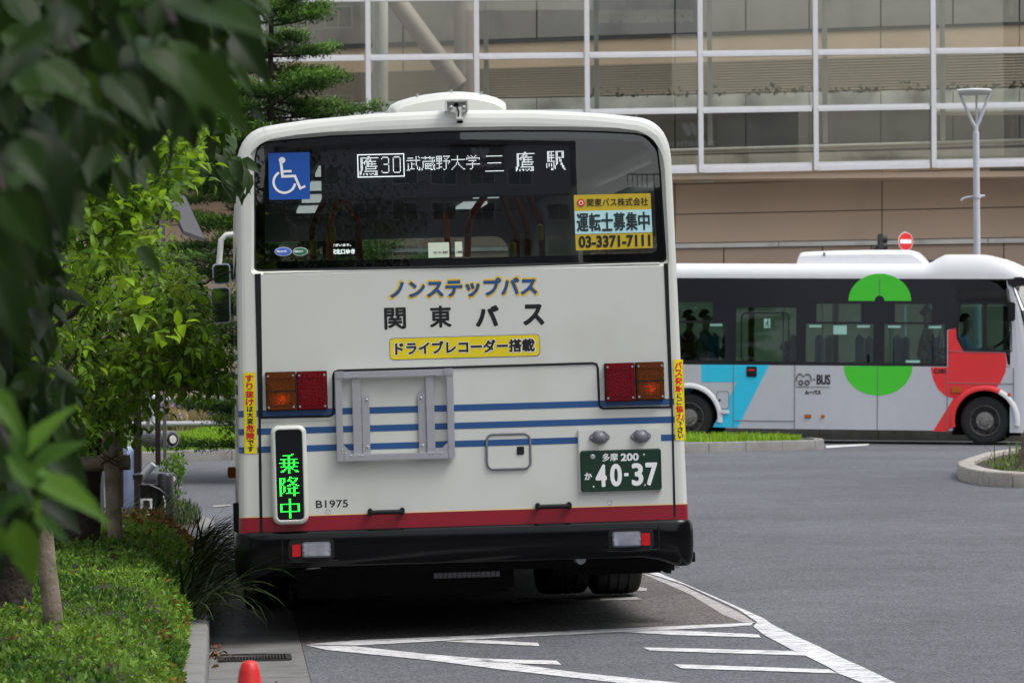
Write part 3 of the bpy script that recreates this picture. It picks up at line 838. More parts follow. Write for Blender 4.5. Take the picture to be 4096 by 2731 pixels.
# on-board screen far inside
ysn = 4.2
cx, cz, w, h = RR(1322, 966, 1424, 1022, ysn)
sc_ = MB().box((cx - w * .8, ysn, cz - h * .6), (cx + w * .6, ysn + 0.05, cz + h * .6)).build('passenger_screen', M['frit'], bus)
L = MB(); LR('うございます。', 1312, 975, 1404, 986, 0.001, ysn - 0.003, yl=ysn); LR('駅北口ゆき', 1322, 996, 1420, 1017, 0.002, ysn - 0.003, yl=ysn)
L.build('screen_lettering', M['screen_text'], sc_)

# ---- inside: floor, ceiling, seats, poles, front wall
MB().box((-1.2, 0.3, 0.36), (1.2, BL - 0.2, 0.40)).build('floor_pan', M['under'], bus)
MB().box((-1.15, 0.15, 1.18), (1.15, 1.0, 1.24)).build('engine_shelf', M['interior'], bus)
MB().box((-1.12, 0.3, 2.70), (1.12, BL - 0.3, 2.73)).build('ceiling_lining', M['interior'], bus)
fc = MB()
ring_cap(fc, [(x, z) for x, z in section(0.09)], rrect(0.0, 1.75, 2.1, 1.5, 0.12), 0.0, 1.75, lambda x, z: BL, lambda x, z: BL)
fc.build('front_panel', M['cream'], bus, 30)
MB().prism(rrect(0, 1.75, 2.1, 1.5, 0.12), BL - 0.01, BL - 0.005).build('windscreen', M['side_glass'], bus)
for r_, y in enumerate((1.15, 2.0, 2.85, 3.7)):
    for x in (-0.95, -0.5, 0.5, 0.95):
        sb = MB().prism(rrect(x, 1.42, 0.42, 0.66, 0.1), y, y + 0.1).build('seat_back', M['seat'], bus, bevel=0.03)
        MB().box((x - 0.2, y + 0.1, 1.04), (x + 0.2, y + 0.5, 1.16)).build('seat_cushion', M['seat'], sb, bevel=0.03)
def pole(px, yl, m='orange_pole', r=0.02):
    MB().loop_tube([(R(x, y, yl)[0], yl, R(x, y, yl)[1]) for x, y in px], r, 10).build('grab_pole', M[m], bus, 60)
pole([(1364, 786), (1345, 830), (1325, 862), (1320, 900), (1320, 1040)], 1.1)
pole([(1300, 800), (1265, 870), (1250, 930), (1255, 1040)], 1.6, 'red_pole')
pole([(1372, 790), (1400, 840), (1430, 880), (1440, 1040)], 2.2, 'red_pole')
pole([(1945, 776), (1920, 810), (1886, 860), (1872, 920), (1870, 1028)], 1.1)
pole([(2010, 780), (2030, 850), (2065, 930), (2070, 1040)], 2.4, 'red_pole')
pole([(2060, 780), (2090, 850), (2110, 930), (2112, 1040)], 2.0, 'red_pole')
pole([(2115, 782), (2135, 840), (2165, 900), (2170, 1040)], 1.7, 'red_pole')
pole([(1780, 850), (1785, 930), (1795, 1040)], 2.6)
for px, py, yl in ((1330, 938, 1.05), (2052, 1000, 2.3), (1254, 990, 1.5), (2160, 930, 1.6)):
    x, z = R(px, py, yl); MB().lathe([(0.001, -0.05), (0.018, -0.04), (0.02, 0.04), (0.001, 0.05)], (x, yl - 0.02, z), 'z', 10).build('bell_push', M['bell'], bus, 60)
for y in (1.5, 3.6, 5.7, 7.8):
    for x in (-0.62, 0.62): MB().box((x - 0.09, y, 2.675), (x + 0.09, y + 1.0, 2.695)).build('ceiling_lamp', M['ceil_lamp'], bus)

# ---- roof unit, rear camera
yu = 1.5
rows_ = []
dome_px = [(1555, 434), (1562, 421), (1590, 406), (1640, 391), (1700, 379), (1760, 371), (1800, 367.5), (1850, 367.5), (1896, 371), (1950, 381), (1985, 391), (2006, 401), (2020, 412), (2025, 423)]
for yl, k in ((yu - 0.02, 0.80), (yu, 0.93), (yu + 0.12, 1.0), (yu + 0.9, 1.0), (yu + 1.1, 0.9)):
    pr = [R(x, y, yu + 0.12) for x, y in dome_px]; zb_ = 2.86; xm = sum(p_[0] for p_ in pr) / len(pr)
    rows_.append([(pr[0][0], yl, zb_ - 0.05)] + [(xm + (x - xm) * (0.5 + 0.5 * k), yl, zb_ + (z - zb_) * k) for x, z in pr] + [(pr[-1][0], yl, zb_ - 0.05)])
mb = MB(); mb.grid(rows_); mb.add(rows_[0], [tuple(range(len(rows_[0])))])
ru = mb.build('roof_unit', M['cream'], bus, 50)
bl = MB()
for px, py in ((1669, 383), (1805, 366), (1926, 373)):
    x, z = R(px, py, yu + 0.1); bl.lathe([(0.009, -0.01), (0.009, 0.006), (0.004, 0.009)], (x, yu + 0.1, z), 'z', 8)
bl.build('bolt', M['zinc'], ru)
cx, cz, w, h = RR(1780, 403, 1871, 446)
cb = MB().box((cx - w / 2, -0.06, cz - h / 2), (cx - w / 2 + 0.008, 0.03, cz + h / 2)).box((cx + w / 2 - 0.008, -0.06, cz - h / 2), (cx + w / 2, 0.03, cz + h / 2)).box((cx - w / 2 + .009, -0.06, cz + h / 2 - 0.006), (cx + w / 2 - .009, 0.03, cz + h / 2)).box((cx - w / 2 + .009, 0.0, cz - h / 2), (cx + w / 2 - .009, 0.008, cz + h / 2 - 0.007)).build('camera_bracket', M['cream'], bus)
MB().prism(RP([(1800, 432), (1858, 430), (1858, 448), (1842, 452), (1843, 478), (1822, 480), (1820, 454), (1800, 450)]), -0.064, -0.058).build('bracket_arm', M['cream'], cb)
MB().prism(disc(*R(1824, 423), 0.014), -0.008, -0.001).build('cable_grommet', M['rubber'], cb)
MB().loop_tube([(R(x, y)[0], -0.07, R(x, y)[1]) for x, y in ((1824, 424), (1828, 440), (1832, 452), (1831, 470), (1833, 478))], 0.004, 6).build('camera_cable', M['rubber'], cb, 60)
x, z = R(1836, 483)
MB().box((x - 0.021, -0.10, z - 0.004), (x + 0.021, -0.055, z + 0.016)).build('camera_cowl', M['cream'], cb, bevel=0.006)
MB().box((x - 0.019, -0.095, z - 0.02), (x + 0.019, -0.055, z - 0.005)).build('camera_lens', M['gloss_black'], cb, bevel=0.005)
bl = MB()
for px in (1802, 1853):
    x, z = R(px, 433); bl.lathe([(0.012, -0.064), (0.010, -0.070), (0.004, -0.072)], (x, 0, z), 'y', 8)
bl.build('bolt', M['zinc'], cb)

# ---- running gear and underside
def wheel(cx, cy, w, r, name='wheel', m='tyre', parent=bus):
    prof = [(r * 0.60, -w / 2 + 0.01), (r * 0.84, -w / 2), (r * 0.93, -w * 0.49), (r * 0.975, -w * 0.44), (r * 0.993, -w * 0.36)]
    for gx in (-0.2, 0.0, 0.2):
        prof += [(r, w * gx - 0.008), (r - 0.012, w * gx - 0.006), (r - 0.012, w * gx + 0.006), (r, w * gx + 0.008)]
    prof += [(r * 0.993, w * 0.36), (r * 0.975, w * 0.44), (r * 0.93, w * 0.49), (r * 0.84, w / 2), (r * 0.60, w / 2 - 0.01)]
    return MB().lathe(prof, (cx, cy, r + hgt(0, 0) * 0), 'x', 40).build(name, M[m], parent, 35)
AX = 3.2
for px0, px1 in ((2145, 2347), (2355, 2554)):
    x0, x1 = R(px0, 2330, AX)[0], R(px1, 2330, AX)[0]
    zg = R((px0 + px1) / 2, 2374, AX)[1]
    t = wheel((x0 + x1) / 2, AX, (x1 - x0) * 0.985, 0.475, 'rear_tyre'); t.location.z = zg + 0.0
for xc in (-1.075, -0.765):
    t = wheel(xc, AX, 0.285, 0.475, 'rear_tyre'); t.location.z = -0.004
for sx in (-1, 1):
    wheel(sx * 1.06, BL - 2.6, 0.28, 0.475, 'front_tyre')
u = MB()
x0, x1 = R(2200, 2285, 0.9)[0], R(2545, 2285, 0.9)[0]
zz = R(2400, 2288, 0.9)[1]
u.box((x0, 0.7, zz), (x1 + 0.12, 1.3, 0.40)).box((x1 + .121, 0.7, zz + 0.01), (x1 + 0.20, 1.2, 0.40)).box((x1 + .201, 0.7, zz + 0.035), (x1 + 0.27, 1.1, 0.40)).box((x1 + .271, 0.7, zz + 0.055), (x1 + 0.32, 1.0, 0.40))
u.build('chassis_rail', M['under'], bus)
MB().box((-0.95, 0.5, 0.22), (0.30, 2.4, 0.40)).build('engine_sump', M['under'], bus, bevel=0.03)
MB().box((-1.0, 2.75, 0.25), (1.0, 3.6, 0.42)).build('axle_casing', M['under'], bus, bevel=0.05)
sl = MB()
for k in range(14):
    x = R(1990 - k * 19, 2270, 0.45)[0]; sl.box((x - 0.011, 0.44, 0.315), (x + 0.011, 0.46, 0.345))
sl.build('engine_guard', M['lamp_grey'], bus); bus.children[-1]['kind'] = 'stuff'
x, z = R(2318, 2233, 0.2)
MB().lathe([(0.026, 0.0), (0.03, 0.01), (0.03, 0.3)], (x, 0.12, z), 'y', 16).build('exhaust_pipe', M['zinc'], bus, 60)
x, z = R(2709, 2250, 0.25)
MB().box((x - 0.008, 0.25, z - 0.03), (x + 0.008, 0.27, 0.42)).build('tie_eye', M['zinc'], bus)
x, z = R(1240, 2282, 0.3)
MB().prism([(x - 0.05, z), (x + 0.06, z + 0.012), (x + 0.03, z + 0.03)], 0.3, 0.32).build('drain_bracket', M['zinc'], bus)

for sx in (-1, 1):
    for ya, yb in ((0.95, AX - 0.56), (AX + 0.56, BL - 2.6 - 0.56), (BL - 2.6 + 0.56, BL - 0.1)):
        a_, b_ = sorted((sx * 1.243, sx * 1.215)); MB().box((a_, ya, 0.27), (b_, yb, 0.469)).build('side_skirt', M['red'] if False else M['gloss_black'], bus)
MB().box((-1.2, BL - 0.06, 0.25), (1.2, BL + 0.03, 0.75)).build('front_bumper', M['gloss_black'], bus, bevel=0.02)
MB().box((-1.0, 4.2, 0.28), (1.0, BL - 1.2, 0.36)).build('low_floor', M['under'], bus)

# ---- mirrors at the front left
ym = BL + 0.15
M['mirror'] = mat('mirror glass', (0.35, 0.4, 0.45), 0.03, metal=1.0, var=0.0)
M['mirror_rim'] = mat('grey mirror rim', (0.35, 0.38, 0.42), 0.4)
for a in ((850, 1054, 922, 1136), (843, 1148, 922, 1293)):
    cx, cz, w, h = RR(*a, ym)
    mr = MB().prism(rrect(cx, cz, w, h, 0.03), ym, ym + 0.05).build('wing_mirror', M['mirror_rim'], bus, bevel=0.01)
    MB().prism(rrect(cx, cz, w - 0.022, h - 0.022, 0.025), ym - 0.004, ym + 0.002).build('mirror_glass', M['mirror'], mr)
pts = [R(x, y, ym + 0.06) for x, y in ((938, 938), (905, 940), (885, 960), (880, 1010), (876, 1060))]
MB().loop_tube([(x, ym + 0.06, z) for x, z in pts], 0.024, 8).build('mirror_arm', M['cream'], bus, 60)
# ================================================================ minibus crossing behind
S0 = G(3942, 1780)
S_R = Matrix.Rotation(rad(-12), 3, 'Z') @ Matrix.Rotation(rad(0.85), 3, 'Y')
S_Ri = S_R.inverted()
def S(px, py, yl=0.0):
    d = S_Ri @ ray(px, py); o = S_Ri @ (Vector((0, 0, CAM_H)) - S0)
    p = o + d * ((yl - o.y) / d.y)
    return (p.x, p.z)
def Z(x, y, yl=0.0): return S(2650 + x / 1.6266, 950 + y / 1.6266, yl)
def ZP(pts, yl=0.0): return [Z(x, y, yl) for x, y in pts]
mini = thing('minibus', 'silver community minibus with green discs, cyan and red panels and black window band', 'minibus', S0, S_R)
M['silver'] = mat('silver paint', (0.52, 0.535, 0.58), 0.34, metal=0.0, var=0.02, coat=0.3)
M['white_paint'] = mat('white roof paint', (0.72, 0.73, 0.75), 0.3, var=0.02, coat=0.3)
M['window_black'] = mat('black window band', (0.012, 0.013, 0.018), 0.25, var=0.1, coat=0.2)
M['m_green'] = mat('bright green film', (0.06, 0.60, 0.03), 0.4, var=0.02)
M['m_cyan'] = mat('cyan film', (0.03, 0.58, 0.85), 0.4, var=0.02)
M['m_red'] = mat('coral red film', (0.80, 0.035, 0.04), 0.4, var=0.02)
M['m_pink'] = mat('pink film', (0.75, 0.25, 0.42), 0.4)
M['mini_glass'] = glass('green tinted glass', (0.56, 0.69, 0.66), 1.4)
M['mini_seat'] = mat('blue seat cover', (0.012, 0.14, 0.32), 0.8, var=0.2)
M['amber_solid'] = mat('amber marker lens', (0.5, 0.12, 0.01), 0.25, var=0.1)
M['rim'] = mat('grey wheel disc', (0.22, 0.21, 0.2), 0.45, metal=0.5, var=0.15, scale=20)
M['mint'] = mat('mint print', (0.35, 0.62, 0.55), 0.6)

XR = -6.2                                   # rear of the body (hidden by the city bus)
MW = 2.05
zfl = (Z(480, 1237)[1] + Z(1800, 1258)[1]) / 2      # skirt
zwb = (Z(470, 829)[1] + Z(1500, 836)[1]) / 2        # bottom of black band
zwt = (Z(150, 264)[1] + Z(1800, 268)[1]) / 2        # top of black band
zrf = Z(700, 183)[1]
XF0 = Z(2262, 900)[0]                        # start of the nose
XF1 = XF0 + 0.42
wxf, wzf = Z(2095, 1200); wxr, wzr = Z(168, 1163)
RW = 0.385; RA = 0.485
wzf = wzr = RW
# lower side with wheel-arch cut-outs
def arch(cx, cz, r, a0, a1, n=16):
    return [(cx + r * math.cos(rad(a0 + (a1 - a0) * k / n)), cz + r * math.sin(rad(a0 + (a1 - a0) * k / n))) for k in range(n + 1)]
def lower(y0, y1, nm):
    s_ = math.degrees(math.asin((zfl - RW) / RA))
    outline = [(XR, zfl)] + arch(wxr, RW, RA, 180 - s_, s_) + arch(wxf, RW, RA, 180 - s_, s_)[:-1] + [(wxf + RA * math.cos(rad(s_)), zfl), (XF0, zfl), (XF0, zwb), (XR, zwb)]
    mb = MB(); n = len(outline)
    # strips between arches to keep faces simple
    xs = sorted({XR, XF0} | {round(p[0], 4) for p in outline})
    def zb(x):
        for c in (wxr, wxf):
            if abs(x - c) < RA: return max(zfl, RW + math.sqrt(RA * RA - (x - c) ** 2))
        return zfl
    xs = sorted(set(xs) | set(np.linspace(XR, XF0, 30).round(4)))
    for a, b in zip(xs, xs[1:]):
        if b - a < 1e-4: continue
        mb.quad((a, y0, zb(a)), (b, y0, zb(b)), (b, y0, zwb), (a, y0, zwb))
        mb.quad((a, y0, zb(a)), (b, y0, zb(b)), (b, y1, zb(b)), (a, y1, zb(a)))
    return mb.build(nm, M['silver'], mini)
lower(0.0, 0.30, 'side_panel'); lower(MW, MW - 0.3, 'side_panel')
# black band: frame members round the windows
WINS = [((-160, 420), (405, 800)), ((478, 455), (868, 806)), ((932, 430), (1370, 812)), ((1442, 432), (1834, 818))]
wb = []
for a, b in WINS:
    p, q_ = Z(*a), Z(*b); wb.append((p[0], q_[0], q_[1], p[1]))
xend = Z(1852, 500)[0]
band_ = MB()
y0 = 0.004
def bx(x0, z0, x1, z1, y=0.004, d=0.05): band_.box((x0, y, z0), (x1, y + d, z1))
zt_all = max(w[3] for w in wb)
bx(XR, zt_all, xend, zwt)
edges = [XR] + [e for w in wb for e in (w[0], w[1])] + [xend]
for i in range(0, len(edges), 2):
    if edges[i + 1] > edges[i]: bx(edges[i], zwb, edges[i + 1], zt_all)
for w in wb:
    bx(w[0], zwb, w[1], w[2])
    if w[3] < zt_all - 1e-3: bx(w[0], w[3], w[1], zt_all)
band_.build('window_band', M['window_black'], mini)
for i, w in enumerate(wb):
    g_ = MB().box((w[0], 0.02, w[2]), (w[1], 0.026, w[3])).build('side_window', M['mini_glass'], mini)
    if i != 1:
        zs = Z(1000, 552)[1]; zs2 = w[3]
        f = MB().box((w[0], 0.006, zs - 0.02), (w[1], 0.03, zs + 0.012))
        x0_ = w[0] + 0.0; 
        f.box((w[0], 0.006, zs + .0121), (w[0] + 0.17 * (1 if i > 1 else 0.01), 0.03, zs2)).box((w[1] - 0.2, 0.006, zs + .0121), (w[1], 0.03, zs2))
        f.build('window_frame', M['window_black'], g_)
    else:
        MB().loop_tube([(x, 0.03, z) for x, z in rrect((w[0] + w[1]) / 2 - 0.02, (w[2] + w[3]) / 2 - .05, (w[1] - w[0]) * 0.78, (w[3] - w[2]) * 0.92, 0.08)], 0.012, 6, True).build('window_frame', M['window_black'], g_)
for a in ((308, 560, 388, 576), (953, 568, 1033, 584), (1265, 570, 1348, 586), (1467, 572, 1548, 587), (1732, 575, 1813, 590), (1110, 570, 1198, 630), (1582, 798, 1673, 814)):
    p, q_ = Z(a[0], a[1]), Z(a[2], a[3]); MB().box((p[0], 0.017, q_[1]), (q_[0], 0.0195, p[1])).build('window_sticker', M['mint'], mini)
p, q_ = Z(660, 528), Z(700, 588); ex = MB().box((p[0], 0.017, q_[1]), (q_[0], 0.0195, p[1])).build('exit_sticker', M['mint'], mini)
mb = MB(); zx = lambda x, y: Z(x, y)
mb.prism(disc(*zx(684, 537), 0.013, n=10), 0.0155, 0.017)
for a, b in (((684, 545), (678, 562)), ((678, 562), (690, 570)), ((690, 570), (686, 584)), ((678, 562), (668, 580)), ((682, 549), (692, 556)), ((682, 549), (668, 555))):
    mb.loop_tube([(Z(*a)[0], 0.0165, Z(*a)[1]), (Z(*b)[0], 0.0165, Z(*b)[1])], 0.007, 5)
mb.build('exit_figure', M['window_black'], ex); mb = None; ex.children[-1]['kind'] = 'stuff'
# cab: black surround, driver's window
cab = MB()
wnd = ZP([(1925, 340), (2090, 338), (2180, 352), (2225, 385), (2240, 410), (1918, 408)])
dw = ZP([(1940, 428), (2250, 428), (2268, 560), (2272, 738), (1968, 730), (1922, 650), (1918, 600)])
cx_, cz_ = Z(2090, 560)
outer = ZP([(1852, 268), (2040, 272), (2120, 280), (2180, 302), (2222, 345), (2248, 420), (2266, 560), (2278, 700), (2280, 780), (2245, 822), (2232, 748), (1955, 741), (1912, 660), (1905, 590), (1852, 604)])
def clamp_poly(poly): return poly
ring_cap(cab, outer, dw, cx_, cz_, lambda x, z: 0.004, lambda x, z: 0.012)
cab.build('cab_surround', M['window_black'], mini)
g_ = MB().prism(dw, 0.022, 0.028).build('driver_window', M['mini_glass'], mini)
MB().loop_tube([(x, 0.008, z) for x, z in dw], 0.016, 6, True).build('window_frame', M['window_black'], g_)
a, b = Z(2085, 432), Z(2108, 732); MB().box((a[0], 0.01, b[1]), (a[0] + 0.06, 0.03, a[1])).build('window_bar', M['window_black'], g_)
MB().prism(wnd, -0.001, 0.003).build('top_light', M['frit'], mini)
# silver cab side between waist and roof, in front of and above the black surround
MB().prism(ZP([(1852, 604), (1905, 590), (1912, 660), (1955, 741), (2232, 748), (2245, 822), (2262, 838), (1852, 838)]), 0.0, 0.02).build('cab_panel', M['silver'], mini)
# roof
zr0 = zwt
rs = []
prof = [(0.0, zr0), (0.0, zr0 + 0.05), (0.012, zr0 + 0.11), (0.05, zr0 + 0.18), (0.12, zr0 + 0.235), (0.25, zrf - 0.03), (0.5, zrf), (MW / 2, zrf + 0.015)]
prof = prof + [(MW - y, z) for y, z in prof[-2::-1]]
def zoff(x):
    a, b = Z(1705, 190)[0], Z(1850, 132)[0]; c_ = Z(2060, 145)[0]; e = XF1 + 0.15
    up = Z(1900, 132)[1] - zrf
    if x < a: return 0.0
    if x < b: return up * smooth(a, b, x)
    if x < c_: return up
    return up - (up + zrf - Z(2300, 330)[1]) * ((x - c_) / (e - c_)) ** 1.9
for x in sorted(set(np.linspace(XR, Z(1700, 190)[0], 6)) | set(np.linspace(Z(1705, 190)[0], XF0, 14)) | {XF0 + 0.12, XF0 + 0.25, XF0 + 0.36}):
    k = zoff(x)
    row = []
    for y, z in prof:
        t = (z - zr0) / (zrf - zr0)
        fx = max(0.0, (x - XF0) / 0.45); yy_ = y + (MW / 2 - y) * 0.35 * fx ** 2
        row.append((x, yy_, zr0 + (z - zr0) + k * (t if k > 0 else 1) - (0.0)))
    rs.append(row)
MB().grid(rs).build('roof', M['white_paint'], mini, 60)
# nose: horizontal plan curves at several heights
def nose_plan(z):
    zt, zl = Z(2240, 270)[1], zwb
    f = XF1 + 0.12
    if z > zl: f = XF1 + 0.12 - 0.52 * ((z - zl) / (zt - zl)) ** 1.3
    x0 = min(XF0, f - 0.10)
    pts = []
    for k in range(9):
        a = rad(90 * k / 8); r = f - x0
        pts.append((x0 + r * math.sin(a) ** 0.9, 0.55 * r * 1.6 * (1 - math.cos(a)), z))
    half = pts
    return half + [(x, MW - y, z) for x, y, z in half[::-1]]
zs_low = [zfl - 0.02, zfl + 0.2, zfl + 0.4, zwb - 0.1, zwb]
MB().grid([nose_plan(z) for z in zs_low]).build('front_panel', M['silver'], mini, 50)
zs_up = [zwb, zwb + 0.3, zwb + 0.6, zwb + 0.9, zwt - 0.02]
nu, ng, nv = MB(), MB(), MB()
R_ = [nose_plan(z) for z in zs_up]
for i in range(len(R_) - 1):
    for k in range(len(R_[0]) - 1):
        tgt = ng if 3 <= k < len(R_[0]) - 4 else (nu if k < 3 else nv)
        tgt.add([R_[i][k], R_[i][k + 1], R_[i + 1][k + 1], R_[i + 1][k]], [(0, 1, 2, 3)])
nu.build('front_pillar', M['silver'], mini, 50); nv.build('front_pillar', M['silver'], mini, 50); ng.build('windscreen', M['mini_glass'], mini, 50)
MB().prism(ZP([(2232, 262), (2345, 256), (2400, 300), (2300, 320), (2245, 318)]), -0.01, 0.5).build('front_display', M['frit'], mini, bevel=0.02)
MB().prism(ZP([(2310, 228), (2352, 240), (2400, 268), (2400, 330), (2352, 318)], 0.9), 0.7, 1.1).build('front_film', M['m_pink'], mini)
# films and lettering
D0 = -0.003
def film(nm, pts, m, d=0.003, back=0.001): return MB().prism(pts, -d, back).build(nm, M[m], mini)
up = [Z(1414 + 204 * math.cos(rad(a)), 412 - 177 * math.sin(rad(a))) for a in np.linspace(0, 180, 40)]
film('green_disc', up, 'm_green', back=-0.0005)
film('black_dot', [Z(1413 + 32 * math.cos(rad(a)), 411 - 33 * math.sin(rad(a))) for a in np.linspace(-10, 190, 20)], 'window_black', 0.005, -0.002)
film('green_disc', [Z(1403 + 223 * math.cos(rad(a)), 836 + 191 * math.sin(rad(a))) for a in np.linspace(0, 180, 40)], 'm_green')
cyf = film('cyan_panel', ZP([(253, 826), (695, 829), (488, 1236), (328, 1232), (485, 941), (253, 938)]), 'm_cyan')
film('red_panel', ZP([(1745, 843), (1760, 920), (1792, 985), (1838, 1028), (1893, 1046), (1760, 1260), (1850, 1262), (1900, 1216), (1903, 1150), (1925, 1075), (1968, 1020), (2030, 985), (2095, 974), (2150, 1000), (2196, 950), (2232, 875), (2240, 810), (2232, 752), (1956, 741), (1914, 660), (1908, 588), (1858, 606), (1857, 843)]), 'm_red')
# thin panel joints
jt = lambda pts: MB().loop_tube([(x, -0.0035, z) for x, z in ZP(pts)], 0.006, 5).build('panel_joint', M['lamp_grey'], mini)
jt([(463, 825), (461, 1236)]); jt([(862, 830), (858, 1242)]); jt([(1402, 838), (1397, 1252)]); jt([(1855, 840), (1850, 1262)]); jt([(463, 1189), (858, 1194)]); jt([(1857, 740), (2230, 748)]); jt([(1855, 946), (2284, 952)]); jt([(2284, 850), (2284, 1100)]); jt([(1414, 268), (1414, 378)])
L = MB()
def ZL(s, x0, y0, x1, y1, b, mb_, y=-0.004):
    a, c_ = Z(x0, y0), Z(x1, y1); letter_mb(mb_, s, (a[0] + c_[0]) / 2, (a[1] + c_[1]) / 2, c_[0] - a[0], a[1] - c_[1], b, y, jit=0.0003)
ZL('BUS', 1003, 890, 1092, 957, 0.006, L); ZL('-', 978, 920, 996, 928, 0.006, L); ZL('ムーバス', 926, 990, 1031, 1021, 0.005, L)
L.prism(ZP([(868, 970), (1091, 972), (1091, 975), (868, 973)]), -0.004, -0.001)
ms = [(871, 934), (872, 915), (878, 897), (888, 888), (899, 887), (908, 893), (918, 906), (929, 894), (940, 887), (952, 889), (962, 899), (967, 915), (968, 934)]
L.loop_tube([(Z(x, y)[0], -0.004, Z(x, y)[1]) for x, y in ms], 0.008, 6)
for x in (900, 941): L.loop_tube([(a, -0.004, b) for a, b in disc(*Z(x, 944), 0.034, n=16)], 0.009, 6, True)
L.build('lettering', M['black_deco'], mini)
L = MB(); ZL('C181', 1764, 853, 1843, 885, 0.006, L, -0.006); L.build('fleet_lettering', M['black_deco'], mini)
# fittings
def fit(nm, x0, y0, x1, y1, m, d=0.02, bev=0.01):
    a, b = Z(x0, y0), Z(x1, y1); return MB().box((a[0], -d, b[1]), (b[0], -0.001, a[1])).build(nm, M[m], mini, bevel=bev)
dh = fit('door_cock', 547, 838, 613, 906, 'rubber'); a, b = Z(556, 855), Z(600, 868); MB().box((a[0], -0.026, b[1]), (b[0], -0.02, a[1])).build('red_lever', M['red_deco'], dh)
fl = fit('fuel_flap', 354, 1000, 431, 1113, 'silver', 0.008, 0.004); a, b = Z(366, 1050), Z(379, 1064); MB().box((a[0], -0.012, b[1]), (b[0], -0.007, a[1])).build('flap_latch', M['rubber'], fl)
MB().loop_tube([(x, -0.006, z) for x, z in rrect((Z(354, 1000)[0] + Z(431, 1113)[0]) / 2, (Z(354, 1000)[1] + Z(431, 1113)[1]) / 2, Z(431, 1000)[0] - Z(354, 1000)[0], Z(354, 1000)[1] - Z(354, 1113)[1], 0.04)], 0.006, 5, True).build('flap_seal', M['lamp_grey'], fl)
fit('step_lamp', 358, 1120, 435, 1148, 'white_paint', 0.03, 0.012)
fit('side_marker', 924, 1150, 968, 1174, 'amber_solid'); fit('indicator', 1882, 969, 1945, 1010, 'amber_solid', 0.03)
for x, y in ((1043, 1162), (2255, 1022)):
    p = Z(x, y); MB().lathe([(0.028, -0.016), (0.030, -0.001)], (p[0], 0, p[1]), 'y', 14).build('side_marker', M['amber_solid'], mini)
# wheel-arch trims
for cx_, m, a0, a1 in ((wxf, 'm_red', 64, 192), (wxf, 'white_paint', -8, 63), (wxr, 'white_paint', -8, 188)):
    MB().grid([[(x, yq, z) for x, z in arch(cx_, RW, rq, a0, a1, 20)] for rq, yq in ((RA - 0.01, 0.06), (RA - 0.005, -0.02), (RA + 0.03, -0.03), (RA + 0.075, -0.003))]).build('arch_trim', M[m], mini, 60)
# wheels
def mini_wheel(cx_, yc, nm='wheel'):
    r = RW; w = 0.21
    t = MB().lathe([(r * 0.62, -w / 2), (r * 0.80, -w / 2 - 0.008), (r * 0.93, -w / 2), (r * 0.985, -w * 0.4), (r, -w * 0.3), (r, w * 0.3), (r * 0.93, w / 2), (r * 0.62, w / 2)], (cx_, yc, RW), 'y', 40).build(nm, M['tyre'], mini, 40)
    rim_ = MB().lathe([(r * 0.63, -w / 2 + 0.0), (r * 0.61, -w / 2 - 0.012), (r * 0.575, -w / 2 + 0.012), (r * 0.55, -w / 2 + 0.016), (r * 0.50, -w / 2 + 0.006), (r * 0.36, -w / 2 + 0.0), (r * 0.2, -w / 2 - 0.010), (r * 0.19, -w / 2 - 0.045), (r * 0.06, -w / 2 - 0.05)], (cx_, yc, RW), 'y', 36).build('rim', M['rim'], t, 40)
    hb = MB()
    for k in range(6):
        a = rad(60 * k + 12); hb.lathe([(0.014, -w / 2 - 0.02), (0.014, -w / 2)], (cx_ + r * 0.29 * math.cos(a), yc, RW + r * 0.29 * math.sin(a)), 'y', 6)
    hb.build('wheel_nut', M['zinc'], t)
    sl = MB()
    for k in range(6):
        a = rad(60 * k + 42); sl.prism(disc(cx_ + r * 0.50 * math.cos(a), RW + r * 0.50 * math.sin(a), 0.030, 0.024, 10), yc - w / 2 - 0.002, yc - w / 2 + 0.03)
    sl.build('rim_slot', M['rubber'], t)
for x in (wxf, wxr):
    MB().box((x - 0.54, 0.30, 0.15), (x + 0.54, 0.34, zwb - 0.02)).build('wheel_housing', M['under'], mini)
    mini_wheel(x, 0.16); mini_wheel(x, MW - 0.16)
# floor, far side, ceiling, seats
MB().box((XR, 0.3, zfl), (XF0, MW - 0.3, zfl + 0.06)).build('floor_pan', M['under'], mini)
MB().box((XR, 0.02, zfl), (XR + 0.05, MW - 0.02, zwt + 0.1)).build('rear_panel', M['silver'], mini)
fs = MB()
for a, b in ((XR, XR + 0.6), (-4.1, -4.0), (-2.7, -2.6), (-1.2, -1.1), (0.1, 0.2)): fs.box((a, MW - 0.05, zwb), (b, MW - 0.002, zwt))
fs.box((XR, MW - 0.05, zwt - 0.25), (XF0, MW - 0.051 + 0.04, zwt)); fs.build('far_window_band', M['window_black'], mini)
for a_, b_ in ((XR + 0.6, -4.1), (-4.0, -2.7), (-2.6, -1.2), (-1.1, 0.1)): MB().box((a_, MW - 0.03, zwb), (b_, MW - 0.024, zwt - 0.26)).build('far_window', M['mini_glass'], mini)
MB().box((XR, 0.15, zwt + 0.02), (XF0, MW - 0.15, zwt + 0.05)).build('ceiling_lining', M['interior'], mini)
